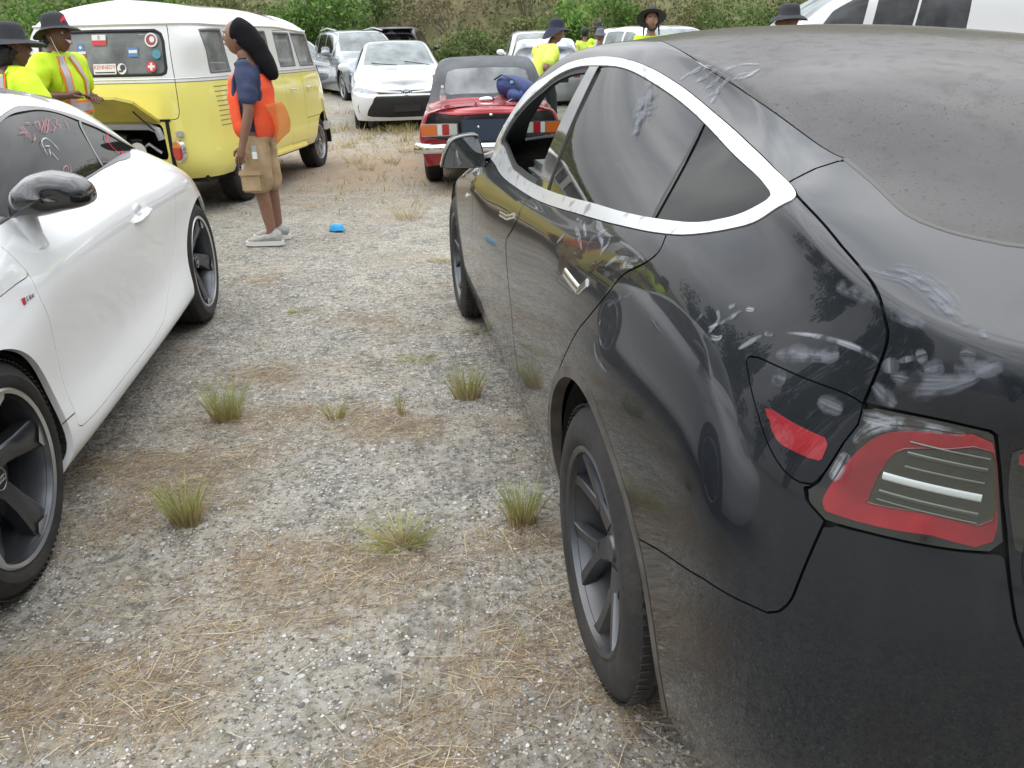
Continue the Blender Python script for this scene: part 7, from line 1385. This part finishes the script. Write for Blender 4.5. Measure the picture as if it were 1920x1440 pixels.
def build_ground():
    def axis(segs):
        a = []
        for lo, hi, st in segs: a += list(np.arange(lo, hi, st))
        return a
    xs = axis([(-400, -60, 40), (-60, -20, 4), (-20, -6, .8), (-6, -2.2, .12), (-2.2, 1.0, .016), (1.0, 3, .1), (3, 20, .8), (20, 60, 4), (60, 401, 40)])
    ys = axis([(-400, -40, 40), (-40, -4, 3), (-4, 1.0, .3), (1.0, 3.4, .014), (3.4, 5.5, .03), (5.5, 12, .12), (12, 32, .6), (32, 60, 1.5), (60, 200, 20), (200, 601, 80)])
    V = []; A = []
    for y in ys:
        for x in xs:
            z = hgt(x, y) if y < 62 else hgt(x, 60)
            V.append((x, y, z)); A.append((straw_at(x, y) if 0 < y < 17 and abs(x) < 8 else .3, red_at(x, y), 1.0 if y > 28.5 else 0, 1))
    n = len(xs); F = [(j*n+i, j*n+i+1, (j+1)*n+i+1, (j+1)*n+i) for j in range(len(ys)-1) for i in range(n-1)]
    m = bpy.data.materials.new('ground_mat'); m.use_nodes = True; t = m.node_tree; b = t.nodes['Principled BSDF']; N = t.nodes.new; l = t.links.new
    b.inputs['Roughness'].default_value = .95; b.inputs['Specular IOR Level'].default_value = .15
    tcn = N('ShaderNodeTexCoord')
    def noise(sc_, det=6, ro=.6, dist=0): 
        q = N('ShaderNodeTexNoise'); q.inputs['Scale'].default_value = sc_; q.inputs['Detail'].default_value = det; q.inputs['Roughness'].default_value = ro; q.inputs['Distortion'].default_value = dist; l(tcn.outputs['Object'], q.inputs['Vector']); return q.outputs['Fac']
    def ramp(src, lo, hi, a=0, b_=1): 
        q = N('ShaderNodeMapRange'); q.inputs[1].default_value = lo; q.inputs[2].default_value = hi; q.inputs[3].default_value = a; q.inputs[4].default_value = b_; l(src, q.inputs[0]); return q.outputs[0]
    def mix(f, a, c): 
        q = N('ShaderNodeMix'); q.data_type = 'RGBA'
        for s_, v in ((0, f), (6, a), (7, c)):
            if isinstance(v, tuple): q.inputs[s_].default_value = (*v, 1)
            elif isinstance(v, float): q.inputs[s_].default_value = v
            else: l(v, q.inputs[s_])
        return q.outputs[2]
    def mth(op, a, c):
        q = N('ShaderNodeMath'); q.operation = op
        for i_, v in ((0, a), (1, c)):
            if isinstance(v, float): q.inputs[i_].default_value = v
            else: l(v, q.inputs[i_])
        return q.outputs[0]
    base = mix(ramp(noise(1.6, 8, .65), .36, .62), (.18, .168, .138), (.375, .345, .285)); base = mix(ramp(noise(2.7, 7, .7, .4), .52, .66), base, (.215, .225, .185)); base = mix(ramp(noise(1.1, 7, .7, .5), .54, .66), base, (.34, .285, .215))
    base = mix(ramp(noise(5.5, 9, .72, .6), .46, .60), base, (.13, .13, .115))
    base = mix(ramp(noise(26, 6, .7), .40, .70), base, (.47, .45, .41))
    base = mix(ramp(noise(70, 5, .7), .52, .60), base, (.105, .10, .083))
    vo = N('ShaderNodeTexVoronoi'); vo.inputs['Scale'].default_value = 75; l(tcn.outputs['Object'], vo.inputs['Vector'])
    vc = N('ShaderNodeSeparateColor'); l(vo.outputs['Color'], vc.inputs[0])
    peb = mth('MULTIPLY', ramp(vo.outputs['Distance'], .42, .28), ramp(vc.outputs[0], .72, .80)); base = mix(peb, base, (.58, .555, .51))
    vo2 = N('ShaderNodeTexVoronoi'); vo2.inputs['Scale'].default_value = 30; l(tcn.outputs['Object'], vo2.inputs['Vector']); vc2 = N('ShaderNodeSeparateColor'); l(vo2.outputs['Color'], vc2.inputs[0])
    peb2 = mth('MULTIPLY', ramp(vo2.outputs['Distance'], .36, .26), ramp(vc2.outputs[0], .86, .92)); base = mix(peb2, base, (.56, .545, .51))
    at_ = N('ShaderNodeAttribute'); at_.attribute_name = 'zones'; sp = N('ShaderNodeSeparateColor'); l(at_.outputs['Color'], sp.inputs[0])
    st = mth('MULTIPLY', sp.outputs[0], ramp(noise(11, 6, .7, .8), .34, .60)); base = mix(mth('MULTIPLY', st, .72), base, (.27, .21, .15))
    mp_ = N('ShaderNodeMapping'); mp_.inputs['Scale'].default_value = (150, 14, 10); mp_.inputs['Rotation'].default_value = (0, 0, .6); wn = N('ShaderNodeTexNoise'); wn.inputs['Scale'].default_value = 1; wn.inputs['Detail'].default_value = 3; l(tcn.outputs['Object'], mp_.inputs[0]); l(mp_.outputs[0], wn.inputs['Vector'])
    base = mix(mth('MULTIPLY', ramp(wn.outputs['Fac'], .55, .66), mth('MULTIPLY', sp.outputs[0], .8)), base, (.50, .39, .23))
    base = mix(mth('MULTIPLY', sp.outputs[1], ramp(noise(2.5, 6, .6), .3, .6)), base, (.34, .25, .17))
    gr = mix(ramp(noise(.9, 8, .7), .42, .58), (.13, .16, .065), (.22, .20, .115)); base = mix(sp.outputs[2], base, gr)
    l(base, b.inputs['Base Color'])
    bp = N('ShaderNodeBump'); bp.inputs['Strength'].default_value = .9; bp.inputs['Distance'].default_value = .012
    hh = mth('ADD', mth('MULTIPLY', noise(40, 8, .75), 1.0), mth('MULTIPLY', mth('ADD', peb, peb2), .5)); l(hh, bp.inputs['Height']); l(bp.outputs[0], b.inputs['Normal'])
    o = mesh_obj('ground', V, F, m); tag(o, kind='structure')
    ca = o.data.color_attributes.new('zones', 'FLOAT_COLOR', 'POINT'); ca.data.foreach_set('color', np.array(A, dtype=np.float32).ravel()); return o
GROUND = build_ground()
rnd = random.Random(11)
def vcol_mat(name, rough=.8, trans=0.0):
    m = bpy.data.materials.new(name); m.use_nodes = True; MATS[name] = m; t = m.node_tree; b = t.nodes['Principled BSDF']; a = t.nodes.new('ShaderNodeAttribute'); a.attribute_name = 'tint'
    t.links.new(a.outputs['Color'], b.inputs['Base Color']); b.inputs['Roughness'].default_value = rough; b.inputs['Specular IOR Level'].default_value = .25
    if trans:
        tr = t.nodes.new('ShaderNodeBsdfTranslucent'); t.links.new(a.outputs['Color'], tr.inputs[0]); x = t.nodes.new('ShaderNodeMixShader'); x.inputs[0].default_value = trans
        t.links.new(b.outputs[0], x.inputs[1]); t.links.new(tr.outputs[0], x.inputs[2]); t.links.new(x.outputs[0], t.nodes['Material Output'].inputs[0])
    return m
vcol_mat('straw_mat', .85); vcol_mat('stone_mat', .9); vcol_mat('blade_mat', .6, .3); vcol_mat('leaf_mat', .5, .35)
def fast_obj(name, V, F, C, m, smooth=False, parent=None):
    """V (n,3), F (k,3|4) arrays, C per-vertex colour"""
    V = np.asarray(V, dtype=np.float32); F = np.asarray(F, dtype=np.int32); C = np.asarray(C, dtype=np.float32); k = F.shape[1]
    me = bpy.data.meshes.new(name); me.vertices.add(len(V)); me.vertices.foreach_set('co', V.ravel()); me.loops.add(F.size); me.loops.foreach_set('vertex_index', F.ravel())
    me.polygons.add(len(F)); me.polygons.foreach_set('loop_start', np.arange(0, F.size, k, dtype=np.int32)); me.polygons.foreach_set('use_smooth', [smooth]*len(F)); me.update(calc_edges=True)
    ca = me.color_attributes.new('tint', 'FLOAT_COLOR', 'POINT'); ca.data.foreach_set('color', np.concatenate([C, np.ones((len(C), 1), np.float32)], 1).ravel()); me.materials.append(m)
    o = bpy.data.objects.new(name, me); COL.objects.link(o)
    if parent is not None: o.parent = parent
    return o
# --- pebbles
def build_pebbles():
    ico = [(0, 0, 1), (.894, 0, .447), (.276, .851, .447), (-.724, .526, .447), (-.724, -.526, .447), (.276, -.851, .447), (.724, .526, -.447), (-.276, .851, -.447), (-.894, 0, -.447), (-.276, -.851, -.447), (.724, -.526, -.447), (0, 0, -1)]
    fc = [(0, 1, 2), (0, 2, 3), (0, 3, 4), (0, 4, 5), (0, 5, 1), (1, 6, 2), (2, 7, 3), (3, 8, 4), (4, 9, 5), (5, 10, 1), (2, 6, 7), (3, 7, 8), (4, 8, 9), (5, 9, 10), (1, 10, 6), (7, 6, 11), (8, 7, 11), (9, 8, 11), (10, 9, 11), (6, 10, 11)]
    ico = np.array(ico); fc = np.array(fc); V = []; F = []; C = []; r = np.random.RandomState(5); n = 0
    spots = []
    for _ in range(26000):
        y = 1.0+4.6*r.rand()**1.7; x = -2.3+3.6*r.rand(); s = .0014+.0030*r.rand()**2.2+(.006*r.rand() if r.rand() < .014 else 0); spots.append((x, y, s))
    for x, y, s in ((-.25, 1.86, .007), (-.93, 1.63, .008), (-.96, 1.62, .006), (-.61, 1.69, .006), (-.29, 1.68, .005), (.27, 1.39, .008), (.2, 1.38, .007), (.05, 1.50, .008), (-.05, 1.42, .007), (-.4, 1.38, .008), (-.62, 1.33, .009)): spots.append((x, y, s))
    for x, y, s in spots:
        if mn.noise(Vector((x*3, y*3, 4))) < -.15 and s < .008: continue
        sc_ = np.array([s*(1+.5*r.rand()), s*(.8+.4*r.rand()), s*(.30+.25*r.rand())]); a = r.rand()*6.28; P = ico*(1+.55*(r.rand(12, 1)-.5))*sc_; ca, sa = math.cos(a), math.sin(a)
        P = np.stack([P[:, 0]*ca-P[:, 1]*sa+x, P[:, 0]*sa+P[:, 1]*ca+y, P[:, 2]+hgt(x, y)+s*.15], 1); V.append(P); F.append(fc+n*12); n += 1
        g = .36+.30*r.rand() if r.rand() < .82 else .13; C.append(np.tile(np.array([g, g*.985, g*.95]), (12, 1)))
    o = fast_obj('pebbles', np.concatenate(V), np.concatenate(F), np.concatenate(C), MATS['stone_mat'], smooth=False); tag(o, 'white and grey pebbles scattered over the gravel', 'gravel', kind='stuff')
build_pebbles()
def blades(name, roots, label=None, cat=None, kind=None, mat_='straw_mat', parent=None, origin=None):
    """roots: list of (P0, direction vector, length, width, bend, colour0, colour1)"""
    V = []; F = []; C = []; n = 0; K = 3
    for P0, d, L_, w_, bend, c0, c1 in roots:
        d = np.array(d, float); d /= np.linalg.norm(d); up = np.array([0, 0, 1.0]); side = np.cross(d, up); q = np.linalg.norm(side); side = side/q if q > 1e-3 else np.array([1.0, 0, 0]); a = rnd.random()*6.28; b = np.cross(side, d); side = side*math.cos(a*.3)+b*math.sin(a*.3)
        for k in range(K+1):
            t = k/K; p = np.array(P0)+d*L_*t+np.array(bend)*t*t*L_; ww = w_*(1-.8*t)
            V.append(p-side*ww/2); V.append(p+side*ww/2); c = np.array(c0)*(1-t)+np.array(c1)*t; C.append(c); C.append(c)
        for k in range(K): F.append((n+2*k, n+2*k+1, n+2*k+3, n+2*k+2))
        n += 2*(K+1)
    V = np.array(V)
    if origin is not None: V -= np.array(origin)
    o = fast_obj(name, V, F, C, MATS[mat_], parent=parent)
    if origin is not None: o.location = origin
    return tag(o, label, cat, kind=kind) if label or kind else o
# --- loose straw
S_ = []; r = np.random.RandomState(7); tries = 0
while len(S_) < 20000 and tries < 200000:
    tries += 1; y = 1.0+4.5*r.rand()**1.5; x = -2.2+3.2*r.rand(); s = straw_at(x, y)
    if r.rand() > s**1.6+.035: continue
    a = r.rand()*math.pi*2 if r.rand() < .5 else .25+.5*r.randn(); L_ = .025+.14*r.rand()**1.8; g = .70+.5*r.rand(); base = (np.array([.50, .40, .25]) if r.rand() < .6 else np.array([.32, .22, .155]))*g
    if r.rand() < .12: base = np.array([.62, .54, .38])
    S_.append(((x, y, hgt(x, y)+.002+.006*r.rand()*s), (math.cos(a), math.sin(a), .10*r.randn()*.8), L_, .0011+.0010*r.rand(), (.25*r.randn(), .25*r.randn(), 0), base, base*1.1))
blades('straw', S_, 'loose dry straw matted over the gravel', 'straw', 'stuff')
# --- green tufts: every clump is a thing
TUFTS = [((-1.19, 3.04), .185, .06, 210, .6, 'bushy green and tan grass tuft left of centre, halfway to the white coupe rear wheel'), ((-1.07, 2.25), .165, .05, 230, .6, 'thick grass tuft nearest the white coupe front wheel'),
    ((-.35, 2.1), .125, .05, 150, 1.9, 'low spreading grass tuft in the near centre of the gravel'), ((.02, 2.2), .155, .042, 170, .6, 'upright grass tuft just left of the black sedan rear wheel'),
    ((-.2, 3.21), .16, .055, 160, .6, 'grass tuft beside the black sedan rear door'), ((-.47, 3.06), .11, .012, 26, .5, 'thin upright green grass sprig in the centre of the gravel'),
    ((-.73, 3.02), .10, .035, 45, .8, 'sparse thin grass tuft between the sprig and the bushy tuft'), ((-.46, 3.71), .035, .08, 120, 3.0, 'flat green weed patch on the gravel short of the sedan front door'),
    ((-1.24, 4.52), .03, .05, 90, 3.0, 'small flat green weed beyond the coupe rear wheel'), ((-.15, 4.09), .045, .09, 110, 2.5, 'flat weed patch under the black sedan sill'), ((-.49, 5.62), .05, .07, 90, 2.0, 'tan and green weed patch left of the sedan front wheel')]
def tuft(x, y, h, r_, n, spread, green=1.0):
    B = []
    for _ in range(n):
        a = rnd.random()*6.283; q = rnd.random()**.6; px, py = x+math.cos(a)*r_*q, y+math.sin(a)*r_*q*.7; lean = q*.35*spread+.18*rnd.random()*spread; L_ = h*(.55+.6*rnd.random())
        k = rnd.random(); c0 = np.array([.46, .35, .19])*(.7+.5*rnd.random()); c1 = (np.array([.26, .37, .08]) if k < .72*green else np.array([.55, .47, .24]))*(.7+.7*rnd.random())
        B.append(((px, py, hgt(px, py)-.003), (math.cos(a)*lean+.1*rnd.gauss(0, 1), math.sin(a)*lean+.1*rnd.gauss(0, 1), 1), L_, .0032+.0016*rnd.random(), (math.cos(a)*.22*spread, math.sin(a)*.22*spread, -.16*spread), c0, c1))
    return B
for (x, y), h, r_, n, sp, lb in TUFTS:
    blades('grass_tuft', tuft(x, y, h, r_, n, sp), mat_='blade_mat', origin=(x, y, 0)); o = COL.objects[-1]; tag(o, lb, 'grass tuft', 'grass tufts on the gravel')
B = []; rw_ = random.Random(4)
for _ in range(260):
    y = 1.3+5.5*rw_.random()**1.3; x = -2.0+2.9*rw_.random()
    if mn.noise(Vector((x*1.7, y*1.7, 12))) < .02: continue
    for _q in range(rw_.randint(3, 14)):
        px, py = x+rw_.gauss(0, .018), y+rw_.gauss(0, .014); g_ = rw_.random(); c1 = np.array([.24, .33, .09]) if g_ < .5 else np.array([.40, .34, .20]); B.append(((px, py, hgt(px, py)-.003), (rw_.gauss(0, .7), rw_.gauss(0, .7), 1), .012+.045*rw_.random()**2, .0022, (rw_.gauss(0, .2), rw_.gauss(0, .2), -.2), c1*.8, c1))
blades('sparse_weeds', B, 'tiny sprouting weeds and dead stems scattered over the gravel', 'weeds', 'stuff', mat_='blade_mat')
# dry tufts on the brown dirt: small, alike
DRY = [(-2.0, 10.93, 'dry grass clump in the middle of the brown dirt patch'), (-1.5, 10.84, 'dry grass clump on the dirt left of the red convertible wheel'), (-1.73, 10.3, 'dry clump nearest the camera on the brown dirt patch'), (-2.34, 12.44, 'dry clump right of the bus front wheel, half way to the white saloon'),
    (-1.44, 11.82, 'dry clump behind the left rear lamp of the red convertible'), (-1.84, 14.0, 'tall dry clump right under the white saloon bumper'), (-2.8, 10.6, 'dry clump beside the bus front tyre'), (-.87, 7.19, 'low tan clump alone on the gravel left of the sedan mirror')]
for i, (x, y, lb) in enumerate(DRY):
    blades('dry_grass_tuft', tuft(x, y, .14+.10*rnd.random(), .07+.06*rnd.random(), 70, 1.3, .25), mat_='blade_mat', origin=(x, y, gz(x, y))); tag(COL.objects[-1], lb, 'grass tuft', 'dry grass clumps before the white saloon')
# rough grass as ground cover
G_ = []; r = np.random.RandomState(3)
for _ in range(15000):
    y = 7.2+22*r.rand()**.9; x = -7+14*r.rand(); s = straw_at(x, y) if y < 17 else .25+.5*mn.noise(Vector((x*.4, y*.4, 5)))
    if -.5 < x < 9 and y < 12 and r.rand() < .5: continue
    if 15.8 < y < 21 and x < -2 and r.rand() < .9: continue
    if r.rand() > s*(1.0 if y > 12.5 else .45): continue
    h = (.05+.12*r.rand())*(1.3 if 13 < y < 15.5 else .9 if y > 12 else .6); k = r.rand(); c0 = np.array([.36, .27, .13])*(.7+.5*r.rand()); c1 = (np.array([.22, .26, .07]) if k < .3 else np.array([.50, .42, .20]))*(.7+.6*r.rand())
    for _q in range(5):
        px, py = x+.05*r.randn(), y+.05*r.randn(); G_.append(((px, py, hgt(px, py)-.01), (.35*r.randn(), .35*r.randn(), 1), h, .010, (.1*r.randn(), .1*r.randn(), -.1), c0, c1))
blades('dry_grass', G_, 'yellowed rough grass covering the dirt in front of the far cars', 'grass', 'stuff', mat_='blade_mat')
# --- leaves
def leaf_cloud(centers, sizes, cols, seed, flat=.0):
    r = np.random.RandomState(seed); n = len(centers); c = np.asarray(centers); a = r.randn(n, 3); a /= np.linalg.norm(a, axis=1, keepdims=True); a[:, 2] = np.abs(a[:, 2])*.8
    b = r.randn(n, 3); b -= a*(a*b).sum(1, keepdims=True)/np.maximum((a*a).sum(1, keepdims=True), 1e-6); b /= np.linalg.norm(b, axis=1, keepdims=True); d = np.cross(a, b); d /= np.maximum(np.linalg.norm(d, axis=1, keepdims=True), 1e-6)
    s = np.asarray(sizes)[:, None]; V = np.stack([c-b*s, c+d*s*.45, c+b*s, c-d*s*.45], 1).reshape(-1, 3); F = np.arange(4*n).reshape(-1, 4); C = np.repeat(np.asarray(cols), 4, axis=0); return V, F, C
PAL = dict(bright=[(.13, .24, .05), (.20, .31, .08), (.08, .16, .035)], green=[(.11, .17, .05), (.17, .23, .075), (.07, .11, .03)], olive=[(.19, .21, .08), (.26, .26, .11), (.12, .14, .05)], dry=[(.29, .24, .15), (.36, .30, .19), (.20, .16, .10)], dark=[(.045, .09, .02), (.07, .12, .03), (.03, .06, .015)])
def shrub(x, y, w_, d_, h, pal, n, leaf, label, group='shrubs along the foot of the slope', seed=0, name='shrub', trunk=.25):
    r = np.random.RandomState(seed+17); z0 = hgt(x, y); root = empty(name, (x, y, z0), label=label, cat='shrub' if name == 'shrub' else 'tree', group=group)
    cl = [(r.uniform(-.75, .75)*w_, r.uniform(-.7, .7)*d_, h*(trunk+(1-trunk)*r.rand()**.8), (.22+.22*r.rand())*min(w_, h)) for _ in range(max(9, int(n/260)))]
    P = []; Cc = []; per = n//len(cl); pal_ = np.array(PAL[pal])
    for cx, cy, cz, cr in cl:
        k = 1-.35*(cx/w_)**2; cz = cz*k; q = r.randn(per, 3); q /= np.linalg.norm(q, axis=1, keepdims=True); q *= (r.rand(per, 1)**.45)*cr*np.array([1.15, 1.1, .85]); P.append(q+np.array([cx, cy, cz])); tone = .7+.6*r.rand(); Cc.append(pal_[r.randint(0, 3, per)]*tone*(.75+.5*r.rand(per, 1)))
    P = np.concatenate(P); Cc = np.concatenate(Cc); ok = P[:, 2] > .02; P, Cc = P[ok], Cc[ok]; V, F, C = leaf_cloud(P, leaf*(.6+.8*r.rand(len(P))), Cc, seed); fast_obj('crown', V, F, C, MATS['leaf_mat'], parent=root)
    m = MB()
    for cx, cy, cz, cr in cl[:9]: m.tube([(cx*.15, cy*.15, -.1), (cx*.5, cy*.5, cz*.5), (cx, cy, cz)], [.05*h/2.5 if name == 'tree' else .025, .03*h/2.5 if name == 'tree' else .016, .008], seg=5)
    if name == 'tree': m.tube([(0, 0, -.2), (.05, .03, h*.3), (0, .05, h*.6)], [.16, .12, .06], seg=8)
    m.obj('trunk', MATS['bark'] if 'bark' in MATS else mat('bark', (.14, .11, .08), .9), root); return root
SH = [(-13.5, 29.6, 3.4, 1.6, 3.6, 'bright', 6000, .085, 'bright green leafy shrub behind the left end of the yellow bus roof'), (-9.8, 31.0, 2.4, 1.5, 2.6, 'olive', 3200, .07, 'olive shrub rising behind the middle of the bus roof'),
    (-6.6, 29.8, 2.3, 1.5, 2.9, 'bright', 5200, .085, 'bright green large-leaved shrub above the dark people carrier and bus front'), (-4.6, 31.2, 1.5, 1.2, 1.9, 'green', 1800, .07, 'small green shrub behind the blue-grey crossover'),
    (-1.9, 31.5, 2.2, 1.4, 2.2, 'dry', 2600, .05, 'brown dry shrub on the slope above the white saloon'), (-.9, 28.6, 1.5, 1.0, 1.35, 'green', 3400, .055, 'rounded green bush between the white saloon and the far white crossover'), (.9, 32.2, 2.0, 1.3, 2.2, 'dry', 2200, .05, 'brown dry bush above the far white crossover'),
    (3.0, 30.4, 1.7, 1.2, 2.3, 'bright', 3600, .075, 'bright green bush above the far hi-vis group'), (1.2, 30.2, 1.4, .9, 1.5, 'olive', 2200, .055, 'olive bush just behind the far white crossover'), (5.6, 31.2, 2.1, 1.4, 2.3, 'olive', 3000, .06, 'olive bush behind the bearded man'),
    (8.0, 29.6, 2.2, 1.4, 2.1, 'green', 3600, .06, 'green bush right of the bearded man on the slope'), (10.6, 30.4, 2.2, 1.4, 2.6, 'olive', 3200, .065, 'olive green bush left of the large white vehicle'), (14.2, 30.0, 2.8, 1.4, 2.8, 'green', 3000, .08, 'green bush mostly hidden behind the large white vehicle'), (-3.2, 29.4, 1.0, .8, .9, 'olive', 1300, .05, 'low olive bush behind the white saloon roof')]
for k, a in enumerate(SH): shrub(*a[:5], a[5], a[6], a[7], a[8], seed=k*7+1)
# undergrowth that covers the slope
r = np.random.RandomState(21); n = 70000; X = -26+52*r.rand(n); Y = 28.2+19*r.rand(n)**1.35; Z = np.array([hgt(x, y) for x, y in zip(X, Y)])
nn_ = np.array([mn.noise(Vector((x*.22, y*.3, 9))) for x, y in zip(X, Y)]); tall = np.array([.25+.55*max(0, mn.noise(Vector((x*.6, y*.6, 2)))+.3) for x, y in zip(X, Y)]); Z = Z+tall*r.rand(n)
cc = np.where((nn_+.16*r.randn(n) > -.06)[:, None], np.array(PAL['olive'])[r.randint(0, 3, n)], np.array(PAL['dry'])[r.randint(0, 3, n)]); gm = (nn_ > .10)&(r.rand(n) < .55); cc[gm] = np.array(PAL['green'])[r.randint(0, 3, gm.sum())]; cc = cc*(.7+.6*r.rand(n, 1))
V, F, C = leaf_cloud(np.stack([X, Y, Z], 1), .055+.07*r.rand(n), cc, 4); tag(fast_obj('undergrowth', V, F, C, MATS['leaf_mat']), 'brown and green weeds and vines covering the slope behind the cars', 'undergrowth', kind='stuff')
B = []
for _ in range(12000):
    x = -24+48*r.rand(); y = 28.2+13*r.rand(); k = mn.noise(Vector((x*.22, y*.3, 9))); c = np.array([.36, .31, .18]) if k < .0 else np.array([.26, .31, .10]); B.append(((x, y, hgt(x, y)), (.25*r.randn(), .25*r.randn(), 1), .35+.55*r.rand(), .014, (.15*r.randn(), .1*r.randn(), -.1), c*.7, c*(.8+.5*r.rand())))
blades('tall_weeds', B, 'tall dry stems standing on the slope', 'weeds', 'stuff', mat_='blade_mat')
# trees beside the lot, seen mirrored in the cars' windows
TL = [(-24, -2), (-27, 5), (-23, 11), (-26, 17), (-24, 23), (22, -4), (25, 3), (23, 10), (-12, -18), (2, -22), (14, -17)]
for k, (x, y) in enumerate(TL): shrub(x, y, 4.2, 4.0, 6.5+1.5*rnd.random(), 'dark', 3000, .20, 'dark green broad tree at the edge of the lot', group='trees round the lot, outside the photo', seed=90+k, name='tree', trunk=.30)
# --- small things
m = MB(); m.lathe([(.0001, .05), (.03, .052), (.05, .040), (.058, .018), (.066, .006), (.068, 0), (.062, 0)], M=Matrix.Translation((-1.44, 6.76, .004)) @ Matrix.Rotation(math.pi/2, 4, 'X') @ Matrix.Diagonal((1.0, 1, .8, 1)), seg=28); m.box((-1.40, 6.70, .012), (.07, .03, .012), bev=.004)
tag(m.obj('plastic_lid', mat('lid_blue', (.02, .32, .62), .35), None), 'bright blue plastic lid lying on the gravel right of the person in the orange vest', 'lid')
bottle('drink_bottle', Matrix.Translation((-.655, 9.0, .825)), 'small clear bottle with a printed label standing on the left of the red boot')
# blue backpack slumped on the boot
bp_ = empty('backpack', (.10, 9.02, .85), -.25, label='navy blue backpack slumped on the red convertible boot against its soft top', cat='backpack')
v, q = skin_mesh([(-.20, .10, .14), (-.10, .06, .17), (.02, .02, .14), (.14, -.02, .11), (.24, -.06, .09)], [(0, 1), (1, 2), (2, 3), (3, 4)], [(.09, .10), (.14, .12), (.14, .13), (.13, .11), (.10, .08)])
o = mesh_obj('bag_body', v, q, mat('bag_blue', (.02, .035, .13), .6, bump=(25, .9), noise=(7, (.03, .06, .20), .4, .7)), bp_)
v, q = skin_mesh([(-.06, -.08, .08), (.06, -.12, .06), (.15, -.15, .05)], [(0, 1), (1, 2)], [(.07, .08), (.08, .08), (.06, .06)]); mesh_obj('front_pocket', v, q, MATS['bag_blue'], bp_)
m = MB(); m.tube([(-.22, .02, .22), (-.12, -.06, .27), (.02, -.10, .22), (.10, -.16, .10), (.05, -.20, .01)], [.016]*5, seg=8, flat=.35); m.obj('strap', mat('bag_navy', (.012, .016, .04), .7), bp_)
m = MB(); m.tube([(-.18, .0, .06), (-.24, -.06, .02), (-.20, -.15, .004), (-.05, -.20, .004), (.04, -.16, .05), (-.04, -.12, .10)], .005, seg=6); m.obj('cable', MATS['reflect_grey'], bp_)
m = MB(); m.box((.0, -.10, .20), (.04, .02, .03), bev=.004); m.obj('buckle', mat('buckle_blue', (.25, .5, .75), .4), bp_)
